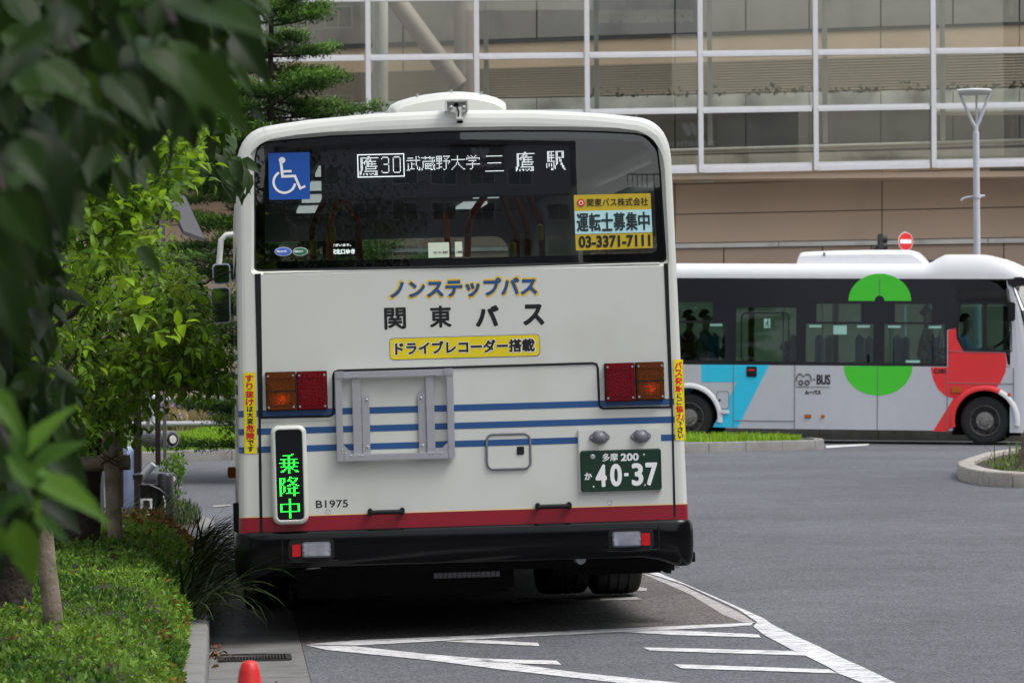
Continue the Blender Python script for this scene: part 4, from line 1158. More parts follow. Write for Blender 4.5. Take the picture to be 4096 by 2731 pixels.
for x in (-5.2, -4.45, -3.35, -2.75, -2.1, -1.5, -0.95):
    for y in (0.35, 1.6):
        if x == -3.35 and y < 1: continue
        sb = MB().box((x, y - 0.21, zfl + 0.75), (x + 0.1, y + 0.21, zwb + 0.5 + random.uniform(-.03, .03))).build('seat_back', M['mini_seat'], mini, bevel=0.04)
        MB().box((x + 0.101, y - 0.2, zfl + 0.55), (x + 0.45, y + 0.2, zfl + 0.7)).build('seat_cushion', M['mini_seat'], sb, bevel=0.03)
MB().box((0.32, 0.25, zwb + 0.0), (0.42, 0.7, zwb + 0.6)).build('driver_seat', M['interior'], mini, bevel=0.04)
p, q_ = Z(2130, 715), Z(2230, 665)
MB().loop_tube([((p[0] + q_[0]) / 2 + 0.2 * math.cos(t) * 0.8, 0.55 + 0.2 * math.sin(t), (p[1] + q_[1]) / 2 + 0.11 * math.cos(t)) for t in np.linspace(0, 2 * math.pi, 20)[:-1]], 0.014, 6, True).build('steering_wheel', M['rubber'], mini, 60)
for x in (Z(1790, 600)[0], Z(860, 600)[0], Z(760, 600)[0]): MB().loop_tube([(x, 0.45, zfl + 0.1), (x, 0.45, zwt)], 0.016, 8).build('grab_pole', M['alu'], mini, 60)
# roof unit
ru = []
rp_ = [(875, 186), (877, 160), (885, 120), (898, 98), (920, 93), (1100, 85), (1350, 80), (1600, 80), (1630, 88), (1662, 115), (1688, 145), (1700, 165), (1702, 188)]
for yl, k in ((0.42, 0.0), (0.42, 0.75), (0.5, 0.95), (0.62, 1.0), (1.45, 1.0), (1.62, 0.75), (1.62, 0.0)):
    base = Z(1200, 186, 0.5)[1] - 0.03
    ru.append([(Z(x, y, 0.5)[0], yl, base + (Z(x, y, 0.5)[1] - base) * k) for x, y in rp_])
r_ = MB().grid(ru).build('roof_unit', M['white_paint'], mini, 50)
MB().box((Z(880, 190)[0], 0.44, zrf - 0.02), (Z(1700, 190)[0], 1.6, Z(1200, 186, 0.5)[1] - 0.031)).build('unit_base', M['lamp_grey'], r_)
MB().box((Z(1050, 90, .5)[0], 0.405, Z(1050, 122, .5)[1]), (Z(1064, 90, .5)[0], 0.45, Z(1050, 98, .5)[1])).build('unit_catch', M['lamp_grey'], r_)
MB().box((Z(1820, 130)[0], 0.9, Z(1820, 138)[1]), (Z(1920, 130)[0], 1.2, Z(1820, 122)[1])).build('roof_hatch', M['white_paint'], mini, bevel=0.01)
MB().prism(ZP([(1962, 186), (1990, 196), (1968, 203)], 0.2), 0.16, 0.2).build('roof_aerial', M['rubber'], mini)
# mirror
a, b = Z(2254, 420), Z(2300, 545)
mr = MB().box((a[0], -0.22, b[1]), (b[0], -0.12, a[1])).build('wing_mirror', M['rubber'], mini, bevel=0.02)
MB().loop_tube([(Z(2240, 340)[0], -0.01, Z(2240, 340)[1]), (Z(2250, 400)[0], -0.1, Z(2250, 400)[1]), (Z(2265, 430)[0], -0.16, Z(2265, 430)[1])], 0.035, 8).build('mirror_arm', M['rubber'], mini, 60)

# ---- people inside (each one continuous body, with hair or hat and clothing as children)
def person(label, base, face, shirt, trousers, hair, skin=(0.42, 0.26, 0.19), hat=False, hands=None, lean=0.0):
    """seated figure; base = hip point in minibus coordinates, face = +1 looks towards the front; hands = offset of the hands from the hips"""
    t = thing('person', label, 'person', S0 + S_R @ Vector(base), S_R @ Matrix.Rotation(0 if face > 0 else math.pi, 3, 'Z'))
    hx, hz = hands or (0.42, 0.12)
    sk = lambda nm, V, E, Rd, m, sub=2: skin_mesh(nm, V, E, Rd, m, t, sub)
    V = [(0, 0, 0), (lean * 0.3, 0, 0.2), (lean * 0.7, 0, 0.42), (lean, 0, 0.54), (lean + 0.02, 0, 0.61), (lean + 0.035, 0, 0.70), (lean + 0.03, 0, 0.80),
         (lean * 0.8, 0.19, 0.46), (0.14 + lean * .5, 0.23, 0.24), (hx - 0.06, 0.14, hz), (hx + 0.04, 0.12, hz + 0.02),
         (lean * 0.8, -0.19, 0.46), (0.14 + lean * .5, -0.23, 0.24), (hx - 0.06, -0.14, hz), (hx + 0.04, -0.12, hz + 0.02),
         (0.03, 0.09, -0.02), (0.44, 0.11, 0.0), (0.42, 0.11, -0.40), (0.52, 0.11, -0.43), (0.03, -0.09, -0.02), (0.44, -0.11, 0.0), (0.42, -0.11, -0.40), (0.52, -0.11, -0.43)]
    E = [(0, 1), (1, 2), (2, 3), (3, 4), (4, 5), (5, 6), (2, 7), (7, 8), (8, 9), (9, 10), (2, 11), (11, 12), (12, 13), (13, 14), (0, 15), (15, 16), (16, 17), (17, 18), (0, 19), (19, 20), (20, 21), (21, 22)]
    Rd = [(.15, .12), (.14, .11), (.16, .11), (.06, .06), (.05, .05), (.09, .075), (.085, .072), (.065, .06), (.045, .045), (.033, .033), (.04, .025), (.065, .06), (.045, .045), (.033, .033), (.04, .025), (.09, .09), (.065, .065), (.05, .05), (.04, .035), (.09, .09), (.065, .065), (.05, .05), (.04, .035)]
    body = sk('body', V, E, Rd, mat('skin', skin, 0.55, var=0.05))
    k = 1.09
    sh = sk('shirt', V[:4] + V[7:10] + V[11:14], [(0, 1), (1, 2), (2, 3), (2, 4), (4, 5), (5, 6), (2, 7), (7, 8), (8, 9)],
            [(a * k + .006, b * k + .006) for a, b in Rd[:3]] + [(.055, .058)] + [(a * k + .006, b * k + .006) for a, b in Rd[7:10]] + [(a * k + .006, b * k + .006) for a, b in Rd[11:14]], mat('shirt', shirt, 0.85, var=0.15, scale=20))
    sk('trousers', [V[0]] + V[15:18] + V[19:22], [(0, 1), (1, 2), (2, 3), (0, 4), (4, 5), (5, 6)], [(.16, .13)] + [(a * k + .008, b * k + .008) for a, b in Rd[15:18]] + [(a * k + .008, b * k + .008) for a, b in Rd[19:22]], mat('trousers', trousers, 0.85, var=0.15))
    hm = mat('hair', hair, 0.7, var=0.3, scale=60)
    hb = MB()
    c_ = Vector((lean + 0.01, 0, 0.775)); rws = []
    for i in range(8):
        ph = rad(90 - i * 15)
        rws.append([(c_.x + 0.104 * math.cos(ph) * math.cos(th) - 0.012, c_.y + 0.09 * math.cos(ph) * math.sin(th), c_.z + (0.115 * math.sin(ph) if (math.cos(th) < 0.35 or i < 5) else 0.115 * math.sin(rad(90 - 4.3 * 15)))) for th in np.linspace(0, 2 * math.pi, 17)[:-1]])
    hb.grid(rws, close=True).build('hat' if hat else 'hair', hm, t, 60)
    if hat:
        MB().lathe([(0.17, -0.008), (0.165, 0.0), (0.10, 0.012)], (c_.x, 0, c_.z + 0.03), 'z', 20).build('hat_brim', hm, t, 60)
    f = MB()                                  # nose, brow and mouth, ears
    f.lathe([(0.001, 0.03), (0.011, 0.012), (0.018, -0.012), (0.001, -0.018)], (c_.x + 0.112, 0, c_.z - 0.045), 'z', 8)
    for sy in (-1, 1): f.lathe([(0.001, -0.012), (0.02, -0.006), (0.02, 0.006), (0.001, 0.012)], (c_.x, sy * 0.085, c_.z - 0.04), 'y', 10)
    f.build('face', body.data.materials[0], t, 60)
    e = MB()
    for sy in (-1, 1): e.lathe([(0.001, -0.006), (0.011, 0.0), (0.001, 0.006)], (c_.x + 0.098, sy * 0.034, c_.z - 0.025), 'z', 8)
    e.box((c_.x + 0.098, -0.024, c_.z - 0.088), (c_.x + 0.108, 0.024, c_.z - 0.082))
    e.build('eyes_and_mouth', M['black_deco'], t)
    return t
def skin_mesh(nm, V, E, Rd, m, parent, sub=2):
    me = bpy.data.meshes.new(nm); me.from_pydata(V, E, []); o = bpy.data.objects.new(nm, me); COL.objects.link(o)
    md = o.modifiers.new('s', 'SKIN'); md.use_smooth_shade = True
    for i, v in enumerate(me.skin_vertices[0].data): v.radius = Rd[i]; v.use_root = (i == 0)
    o.modifiers.new('d', 'SUBSURF').levels = sub
    bpy.context.view_layer.update()
    out = bpy.data.meshes.new_from_object(o.evaluated_get(bpy.context.evaluated_depsgraph_get()))
    bpy.data.objects.remove(o); bpy.data.meshes.remove(me); out.name = nm
    return link_mesh(nm, out, m, parent, 180)
zseat = zfl + 0.72
p = Z(1720, 640); person('passenger in a dark hat and grey-green coat riding behind the driver', (p[0] - 0.05, 0.4, p[1] - 0.42), 1, (0.05, 0.08, 0.075), (0.03, 0.03, 0.035), (0.012, 0.014, 0.016), hat=True)
p = Z(1960, 560); person('driver in a pale blue shirt at the minibus wheel', (p[0] - 0.1, 0.46, p[1] - 0.72), 1, (0.32, 0.45, 0.72), (0.03, 0.03, 0.05), (0.012, 0.011, 0.01), hands=(0.5, 0.33), lean=0.08)
p = Z(240, 600); person('passenger in a grey coat by the rear side window of the minibus', (p[0], 0.55, p[1] - 0.55), 1, (0.2, 0.2, 0.2), (0.05, 0.05, 0.06), (0.02, 0.015, 0.012))
p = Z(150, 600); person('passenger in a red top on the rearmost minibus seat', (p[0] - 0.15, 1.2, p[1] - 0.55), 1, (0.3, 0.04, 0.03), (0.05, 0.05, 0.06), (0.02, 0.015, 0.012))
p = Z(720, 740); person('passenger in white seated low beside the minibus door window', (p[0], 1.5, p[1] - 0.72), 1, (0.6, 0.6, 0.58), (0.05, 0.05, 0.06), (0.02, 0.015, 0.012))
# ================================================================ ground
def asphalt(name, base, speck, sc, brown=0.0):
    m, n, l, b = nodes_of(name)
    tc = n.new('ShaderNodeTexCoord')
    def noise(s, d=4):
        k = n.new('ShaderNodeTexNoise'); k.inputs['Scale'].default_value = s; k.inputs['Detail'].default_value = d
        l.new(tc.outputs['Object'], k.inputs['Vector']); return k.outputs['Fac']
    def ramp(f, a, b_, lo, hi):
        r = n.new('ShaderNodeMapRange'); r.inputs['From Min'].default_value = a; r.inputs['From Max'].default_value = b_
        r.inputs['To Min'].default_value = lo; r.inputs['To Max'].default_value = hi; l.new(f, r.inputs['Value']); return r.outputs[0]
    def mul(a, b_):
        k = n.new('ShaderNodeMath'); k.operation = 'MULTIPLY'; l.new(a, k.inputs[0]); l.new(b_, k.inputs[1]); return k.outputs[0]
    vo = n.new('ShaderNodeTexVoronoi'); vo.inputs['Scale'].default_value = sc
    l.new(tc.outputs['Object'], vo.inputs['Vector'])
    sep = n.new('ShaderNodeSeparateColor'); l.new(vo.outputs['Color'], sep.inputs[0])
    f = mul(mul(ramp(sep.outputs[0], 0.0, 1.0, 1 - speck, 1 + speck), ramp(noise(0.35, 7), 0.3, 0.7, 0.80, 1.14)), ramp(noise(3.0, 6), 0.3, 0.7, 0.9, 1.1))
    sp = n.new('ShaderNodeTexVoronoi'); sp.inputs['Scale'].default_value = 0.9; l.new(tc.outputs['Object'], sp.inputs['Vector'])
    nsp = n.new('ShaderNodeMath'); nsp.operation = 'ADD'; l.new(sp.outputs['Distance'], nsp.inputs[0]); l.new(ramp(noise(14, 4), 0.3, 0.7, -0.06, 0.06), nsp.inputs[1])
    f = mul(f, ramp(nsp.outputs[0], 0.03, 0.13, 0.72, 1.0))
    f = mul(f, ramp(noise(45, 2), 0.25, 0.75, 0.82, 1.16))
    mx = n.new('ShaderNodeMix'); mx.data_type = 'RGBA'; mx.blend_type = 'MULTIPLY'; mx.inputs['Factor'].default_value = 1
    mx.inputs['A'].default_value = (*base, 1); l.new(f, mx.inputs['B']); l.new(mx.outputs['Result'], b.inputs['Base Color'])
    b.inputs['Roughness'].default_value = 0.88; b.inputs['Specular IOR Level'].default_value = 0.3
    bp = n.new('ShaderNodeBump'); bp.inputs['Strength'].default_value = 0.5; bp.inputs['Distance'].default_value = 0.006
    l.new(vo.outputs['Distance'], bp.inputs['Height']); l.new(bp.outputs[0], b.inputs['Normal'])
    return m
M['asphalt'] = asphalt('asphalt', (0.108, 0.112, 0.124), 0.5, 85)
M['bay'] = asphalt('coarse bay asphalt', (0.108, 0.103, 0.096), 0.5, 60)
M['concrete'] = mat('concrete', (0.16, 0.158, 0.152), 0.85, var=0.14, scale=3, bump=0.25, bscale=60, dirt=((0.10, 0.095, 0.085), 5, 0.52, 0.75))
M['kerb'] = mat('kerb stone', (0.19, 0.187, 0.18), 0.85, var=0.12, scale=5, bump=0.3, bscale=50, dirt=((0.13, 0.12, 0.10), 4, 0.55, 0.8))
M['kerb_light'] = mat('pale kerb stone', (0.38, 0.35, 0.31), 0.85, var=0.12, scale=5, bump=0.3, bscale=50, dirt=((0.2, 0.17, 0.14), 4, 0.55, 0.8))
M['kerb_dark'] = mat('dark old kerb stone', (0.10, 0.095, 0.085), 0.9, var=0.25, scale=5, bump=0.3, bscale=50)
M['soil'] = mat('soil', (0.045, 0.033, 0.022), 0.95, var=0.4, scale=25, bump=0.8, bscale=60)

xs = np.unique(np.concatenate([[-400, -150, -60, -30], np.arange(-20, -4, 1.0), np.arange(-4, 4.6, 0.2), np.arange(5, 30, 1.0), [35, 60, 150, 400]]))
yv = np.unique(np.concatenate([[-300, -120, -60, -30, -10, 0, 5], np.arange(6, 36, 1.0), np.arange(36, 76, 1.0), np.arange(76, 112, 3.0), [130, 200, 400, 900]]))
V = np.array([(x, y, hgt(x, y)) for y in yv for x in xs])
nx = len(xs)
F = np.array([(j * nx + i, j * nx + i + 1, (j + 1) * nx + i + 1, (j + 1) * nx + i) for j in range(len(yv) - 1) for i in range(nx - 1)])
structure(np_mesh('road', V, F, M['asphalt'], smooth_=True))

def drape(pts, dz, step=0.6):
    """a ground sheet over a photo-measured or world outline, following the road surface"""
    bm = bmesh.new()
    vs = [bm.verts.new((p[0], p[1], 0)) for p in pts]
    f = bm.faces.new(vs)
    bmesh.ops.triangulate(bm, faces=[f])
    for _ in range(6):
        es = [e for e in bm.edges if e.calc_length() > step]
        if not es: break
        bmesh.ops.subdivide_edges(bm, edges=es, cuts=1)
        bmesh.ops.triangulate(bm, faces=bm.faces[:])
    for v in bm.verts: v.co.z = hgt(v.co.x, v.co.y) + dz
    bmesh.ops.recalc_face_normals(bm, faces=bm.faces)
    if sum(f.normal.z for f in bm.faces) < 0: bmesh.ops.reverse_faces(bm, faces=bm.faces[:])
    me = bpy.data.meshes.new('sheet'); bm.to_mesh(me); bm.free(); return me
def sheet(name, pts, m, dz, parent=None, step=0.6):
    me = drape(pts, dz, step); me.name = name
    return link_mesh(name, me, m, parent)
def uy(u, y): return (KX + KS * (y - KY) + u, y)
GP = lambda pts: [(lambda v: (v.x, v.y))(G(x, y)) for x, y in pts]
MK = lambda pts: GP([(1100 + x / 0.9408, 2200 + y / 0.9408) for x, y in pts])

# worn bay surface between the gutter and the white line
structure(sheet('bus_bay', [uy(0.5, 20.3), *MK([(118, 357), (300, 342), (630, 330), (1270, 300), (1750, 274), (1820, 275)]), *MK([(1700, 215), (1560, 150), (1400, 80)]), uy(2.9, 31), uy(0.5, 31)], M['bay'], 0.0018), label='coarse worn asphalt of the bus bay')
def paint(name, lo, hi, thr):
    m, n, l, b = nodes_of(name)
    tc = n.new('ShaderNodeTexCoord')
    mp = n.new('ShaderNodeMapping'); mp.inputs['Scale'].default_value = (1.0, 5.0, 1.0); l.new(tc.outputs['Object'], mp.inputs['Vector'])
    k = n.new('ShaderNodeTexNoise'); k.inputs['Scale'].default_value = 9; k.inputs['Detail'].default_value = 9; k.inputs['Roughness'].default_value = 0.75
    l.new(mp.outputs[0], k.inputs['Vector'])
    r = n.new('ShaderNodeMapRange'); r.inputs['From Min'].default_value = thr; r.inputs['From Max'].default_value = thr + 0.08; l.new(k.outputs['Fac'], r.inputs['Value'])
    k2 = n.new('ShaderNodeTexNoise'); k2.inputs['Scale'].default_value = 2.5; k2.inputs['Detail'].default_value = 6; l.new(tc.outputs['Object'], k2.inputs['Vector'])
    r2 = n.new('ShaderNodeMapRange'); r2.inputs['To Min'].default_value = 0.8; r2.inputs['To Max'].default_value = 1.1; l.new(k2.outputs['Fac'], r2.inputs['Value'])
    mm = n.new('ShaderNodeMix'); mm.data_type = 'RGBA'; mm.blend_type = 'MULTIPLY'; mm.inputs['Factor'].default_value = 1; mm.inputs['A'].default_value = (*hi, 1); l.new(r2.outputs[0], mm.inputs['B'])
    mx = n.new('ShaderNodeMix'); mx.data_type = 'RGBA'; mx.inputs['B'].default_value = (*lo, 1); l.new(r.outputs[0], mx.inputs['Factor']); l.new(mm.outputs['Result'], mx.inputs['A'])
    l.new(mx.outputs['Result'], b.inputs['Base Color']); b.inputs['Roughness'].default_value = 0.75
    return m
M['paint'] = paint('worn white road paint', (0.13, 0.13, 0.135), (0.68, 0.68, 0.69), 0.505)
M['paint_old'] = paint('old road paint', (0.13, 0.125, 0.12), (0.42, 0.41, 0.39), 0.50)
marks = bpy.data.objects.new('road_markings', None); COL.objects.link(marks); structure(marks)
def mark(pts, m='paint', dz=0.004, nm='painted_line'): return sheet(nm, MK(pts), M[m], dz, marks, 0.5)
mark([(1405, 88), (1440, 85), (1600, 152), (1720, 205), (1840, 258), (1870, 280), (1960, 325), (2050, 365), (2140, 410), (2210, 440), (2330, 498), (2420, 545), (2250, 545), (2210, 500), (2120, 465), (2090, 445), (2000, 400), (1950, 378), (1840, 320), (1800, 288), (1815, 272), (1745, 225), (1650, 180), (1540, 130)])
mark([(1385, 90), (1400, 90), (1535, 133), (1640, 184), (1740, 232), (1808, 274), (1760, 272), (1690, 245), (1560, 165)], 'paint_old', 0.003)
mark([(118, 356), (300, 340), (630, 327), (1270, 297), (1750, 276), (1800, 274), (1790, 284), (1740, 288), (1300, 309), (750, 336), (300, 360)])
mark([(118, 359), (300, 363), (560, 391), (760, 408), (1140, 462), (1540, 503), (1700, 530), (1500, 530), (1300, 501), (900, 456), (560, 413), (190, 376)])
mark([(755, 338), (990, 350), (995, 362), (640, 345)]); mark([(765, 409), (1060, 417), (1078, 432), (800, 424)])
mark([(1310, 309), (1480, 302), (1820, 318), (1828, 330), (1500, 320)]); mark([(1385, 367), (1950, 380), (1998, 398), (1410, 379)]); mark([(1498, 430), (2085, 450), (2118, 465), (1530, 446)])
mark([(1030, 180), (1110, 180), (1142, 193), (1050, 197)], 'paint_old', 0.005); mark([(1222, 180), (1360, 178), (1380, 187), (1225, 191)], 'paint_old', 0.005); mark([(1372, 140), (1400, 146), (1398, 155), (1366, 155)], 'paint_old', 0.005)
mark([(900, 188), (960, 187), (985, 196), (890, 199)], 'paint_old', 0.005)
z_ = GP([(3302, 1783), (3480, 1776), (3470, 1783), (3306, 1793)]); sheet('painted_line', z_, M['paint'], 0.008, marks)
z_ = GP([(850, 2024), (925, 2020), (925, 2024), (852, 2029)]); sheet('painted_line', z_, M['paint_old'], 0.008, marks)
# gutter slabs
gut = bpy.data.objects.new('gutter', None); COL.objects.link(gut); structure(gut)
edges_y = [8, 10.2, 12.4, 14.6, 16.8, 19.0, 20.55, 23.0, 25.4, 27.8, 29.6, 30.6, 32.6]
for a, b in zip(edges_y, edges_y[1:]):
    sheet('gutter_slab', [uy(0.0, a + 0.006), uy(0.5, a + 0.006), uy(0.5, b - 0.006), uy(0.0, b - 0.006)], M['concrete'], 0.004, gut, 0.4)
sheet('joint_bed', [uy(0.0, 8), uy(0.505, 8), uy(0.505, 32.6), uy(0.0, 32.6)], M['soil'], 0.0022, gut, 0.5)

def kerb(name, path, w, h, m, length, z0=0.0, parent=None, closed=False, label=None):
    """stones laid along a path; the face is on the path, the stone lies to its left"""
    root = bpy.data.objects.new(name, None); COL.objects.link(root); structure(root, label=label)
    P2 = [Vector(p[:2]) for p in path]
    if closed: P2.append(P2[0])
    seg = [(P2[i + 1] - P2[i]).length for i in range(len(P2) - 1)]; T = sum(seg)
    def at(s):
        s = min(max(s, 0), T - 1e-6); i = 0
        while s > seg[i] and i < len(seg) - 1: s -= seg[i]; i += 1
        d = (P2[i + 1] - P2[i]).normalized(); return P2[i] + d * s, d
    n = max(1, round(T / length)); g_ = 0.009 if 'light' in m else 0.005
    sec = [(0, -0.05), (0.004, h - 0.022), (0.010, h - 0.008), (0.024, h), (w, h), (w, -0.05)]
    for k in range(n):
        rows = []
        dzk = random.uniform(-0.004, 0.004)
        for t in np.linspace(T * k / n + g_, T * (k + 1) / n - g_, 4):
            p, _ = at(t); q1, _ = at(t - 0.25); q2, _ = at(t + 0.25); d = (q2 - q1).normalized(); nr = Vector((-d.y, d.x))
            rows.append([(p.x + nr.x * o, p.y + nr.y * o, hgt(p.x, p.y) + z + z0 + (dzk if z > 0 else 0)) for o, z in sec])
        mb = MB(); mb.grid(rows); mb.add(rows[0], [tuple(range(6))]); mb.add(rows[-1], [tuple(range(5, -1, -1))])
        mb.build('kerb_stone', M[m], root, 40)
    return root
path = [uy(0, y) for y in np.arange(8, 31.6, 1.0)] + [(-2.50, 32.4), (-2.60, 33.5), (-2.72, 34.3), (-2.90, 35.1), (-3.12, 35.8), (-3.45, 36.5), (-4.0, 37.3), (-5.0, 38.2), (-7, 39.5)]
kerb('bay_kerb', path, 0.15, 0.15, 'kerb', 1.0, label='concrete kerb beside the planting bed')
structure(sheet('planting_bed', [uy(-0.149, 8), uy(-0.149, 29.2), uy(-2, 29.2), (-9, 30), (-9, 8)], M['soil'], 0.11))
pv = bpy.data.objects.new('pavement', None); COL.objects.link(pv); structure(pv)
for i, y in enumerate(np.arange(29.22, 32.2, 0.5)):
    for j in range(4):
        sheet('paving_slab', [uy(-0.152 - j * 0.5, y), uy(-0.152 - j * 0.5, y + 0.49), uy(-0.642 - j * 0.5, y + 0.49), uy(-0.642 - j * 0.5, y)], M['concrete'], 0.145 + random.uniform(-.002, .002), pv, 2)
sheet('joint_bed', [uy(-0.15, 29.2), (-2.65, 32.3), (-2.75, 33.5), (-3.05, 35.1), (-3.6, 36.4), (-5.1, 38), (-9, 38), (-9, 29.2)], M['soil'], 0.135, pv)
# drain grating
gr = thing('drain_grating', 'dark slotted iron drain grating set in the concrete gutter', 'drain grating', G(1000, 2610))
a_ = [uy(0.06, 20.02), uy(0.42, 20.02), uy(0.42, 20.32), uy(0.06, 20.32)]
M['iron'] = mat('cast iron', (0.05, 0.048, 0.045), 0.6, metal=0.5, var=0.3, scale=30)
c_ = gr.location.copy()
def gbar(p, q_, w, nm='bar'):
    d = Vector((q_[0] - p[0], q_[1] - p[1])).normalized(); nr = Vector((-d.y, d.x)) * w
    pts = [(p[0] - nr.x, p[1] - nr.y), (q_[0] - nr.x, q_[1] - nr.y), (q_[0] + nr.x, q_[1] + nr.y), (p[0] + nr.x, p[1] + nr.y)]
    z = hgt(p[0], p[1]); mb = MB()
    mb.add([(x - c_.x, y - c_.y, z + 0.008 - c_.z) for x, y in pts] + [(x - c_.x, y - c_.y, z + 0.016 - c_.z) for x, y in pts], [(3, 2, 1, 0), (4, 5, 6, 7), (0, 1, 5, 4), (1, 2, 6, 5), (2, 3, 7, 6), (3, 0, 4, 7)])
    return mb.build(nm, M['iron'], gr)
for k in range(4): gbar(a_[k], a_[(k + 1) % 4], 0.012, 'frame')
for k in range(1, 22): gbar(uy(0.06 + 0.36 * k / 22, 20.035), uy(0.06 + 0.36 * k / 22, 20.305), 0.0035)
gbar(uy(0.07, 20.17), uy(0.41, 20.17), 0.006)
mb = MB(); mb.add([(x - c_.x, y - c_.y, hgt(x, y) + 0.0075 - c_.z) for x, y in a_], [(0, 1, 2, 3)]); mb.build('sump', M['under'], gr)

# ---- far kerbs and islands
M['lawn'] = mat('lawn soil', (0.06, 0.10, 0.02), 0.95, var=0.3, scale=8)
isl = GP([(560, 1853), (660, 1849), (925, 1841), (1500, 1829), (2200, 1818), (2751, 1811), (3100, 1803), (3240, 1800)]) 
e1 = Vector(isl[-1])
isl_front = isl + [(e1.x + 0.25, e1.y + 0.4), (e1.x + 0.3, e1.y + 1.2), (e1.x + 0.0, e1.y + 1.9), (e1.x - 0.6, e1.y + 2.3), (e1.x - 2.2, e1.y + 2.6), (0.5, 64.0), (-1.5, 68.0), (-4, 71.5), (-12, 72)]
isl_front = [(-14, isl[0][1] - 1.2)] + isl_front
kerb('island_kerb', isl_front, 0.15, 0.15, 'kerb', 0.75, label='grey kerb stones round the grass island')
structure(sheet('island_lawn', [(x - 0.0, y + 0.12) for x, y in isl_front[:-10]] + [(x - 0.14, y) for x, y in isl_front[-10:]] , M['lawn'], 0.13, step=1.5))
ib = [(5.72, 48.4), (5.42, 46.9), (5.27, 45.4), (5.24, 44.0), (5.29, 43.0), (5.45, 42.4), (5.66, 42.18), (6.3, 41.95), (7.5, 41.8), (9.0, 42.2), (9.8, 44), (10, 48), (9.6, 52), (8.4, 54), (7.6, 54.0), (6.9, 52.6), (6.2, 50.5)]
kerb('round_island_kerb', ib, 0.2, 0.17, 'kerb_light', 0.62, closed=True, label='pale kerb stones round the small planted island')
structure(sheet('island_soil', [(x + (7.6 - x) * 0.05, y + (48 - y) * 0.03) for x, y in ib], M['soil'], 0.13, step=1.0))
# pavement kerb and bed beyond the minibus
fd = S_R @ Vector((1, 0, 0)); fn = S_R @ Vector((0, 1, 0))
def mp_(x, y): p = S0 + fd * x + fn * y; return (p.x, p.y)
kerb('far_kerb', [mp_(-14, 3.4), mp_(-5, 3.0), mp_(-2, 2.7), mp_(1, 2.45), mp_(6, 2.3), mp_(14, 2.3)], 0.2, 0.22, 'kerb_dark', 1.0, label='dark old kerb beyond the minibus')
structure(sheet('far_pavement', [mp_(-40, 3.7), mp_(-5, 3.2), mp_(1, 2.65), mp_(14, 2.5), mp_(40, 2.5), (60, 99), (-40, 99)], M['concrete'], 0.17, step=6))

# ================================================================ station building and glass gallery
YG = 100.0
M['frame_white'] = mat('white painted steel', (0.58, 0.58, 0.60), 0.4, var=0.04)
M['gal_glass'] = glass('gallery glass', (0.93, 0.95, 0.91), 1.3)
M['panel_grey'] = mat('grey brown cladding', (0.21, 0.195, 0.18), 0.7, var=0.1, scale=0.6, dirt=((0.10, 0.095, 0.09), 0.8, 0.5, 0.8))
M['beige'] = mat('beige cladding', (0.52, 0.39, 0.285), 0.7, var=0.06, scale=0.4, dirt=((0.38, 0.29, 0.22), 0.35, 0.5, 0.85))
M['beige_low'] = mat('brown beige cladding', (0.42, 0.31, 0.23), 0.7, var=0.05, scale=0.4)
M['rib'] = mat('ribbed siding', (0.30, 0.245, 0.19), 0.7, var=0.08, scale=0.5)
M['parapet'] = mat('grey concrete parapet', (0.60, 0.60, 0.57), 0.8, var=0.12, scale=0.7, dirt=((0.25, 0.25, 0.23), 0.9, 0.5, 0.75))
M['dark_metal'] = mat('dark grey metal', (0.05, 0.05, 0.055), 0.5, metal=0.3, var=0.1)
M['col_white'] = mat('off-white column', (0.48, 0.47, 0.44), 0.6, var=0.06)
M['col_brown'] = mat('brown grey column', (0.26, 0.22, 0.2), 0.6, var=0.06)
bld = thing('station_building', 'beige panelled station building behind the glass gallery', 'building', P(2048, 1391, YG + 3))
bo = bld.location
gal = thing('glass_gallery', 'raised glass walkway gallery with a white steel grid', 'gallery', P(2048, 650, YG))
go = gal.location
def pq(px, py, Y, o): v = P(px, py, Y) - o; return (v.x, v.z)
def slab(name, m, pts, Y, d, parent, o, gap=0.0):
    """flat cladding piece with its front at depth Y, thickness d"""
    q4 = [pq(x, y, Y, o) for x, y in pts]
    if gap:
        cx = sum(p[0] for p in q4) / len(q4); cz = sum(p[1] for p in q4) / len(q4)
        q4 = [(x - math.copysign(min(gap, abs(x - cx)), x - cx), z - math.copysign(min(gap, abs(z - cz)), z - cz)) for x, z in q4]
    return MB().prism(q4, Y - o.y, Y - o.y + d).build(name, M[m], parent)
def line(y0, y1, x0=2000.0, x1=3700.0): return lambda x: y0 + (y1 - y0) * (x - x0) / (x1 - x0)
# wall behind the glass
Yw = 103.0
b_led, b_bei, b_rib, b_par, b_gry, b_bot = line(160, 104), line(172, 112), line(274, 222), line(394, 358), line(455, 428), line(640, 600)
J = [-500, 60, 600, 1080, 1612, 2147, 2700, 2983, 3237, 3523, 3812, 4078, 4600]
for a, b in zip(J, J[1:]):
    slab('cladding_panel', 'panel_grey', [(a, -160), (b, -160), (b, b_led(b)), (a, b_led(a))], Yw, 0.1, bld, bo, 0.02)
slab('ledge', 'dark_metal', [(-500, b_led(-500)), (4600, b_led(4600)), (4600, b_bei(4600)), (-500, b_bei(-500))], Yw - 0.05, 0.15, bld, bo)
for a, b in zip([-500, 600, 1612, 2700, 3523, 4078], [600, 1612, 2700, 3523, 4078, 4600]):
    slab('cladding_panel', 'beige', [(a, b_bei(a)), (b, b_bei(b)), (b, b_rib(b)), (a, b_rib(a))], Yw, 0.1, bld, bo, 0.01)
rb = MB(); K = 12
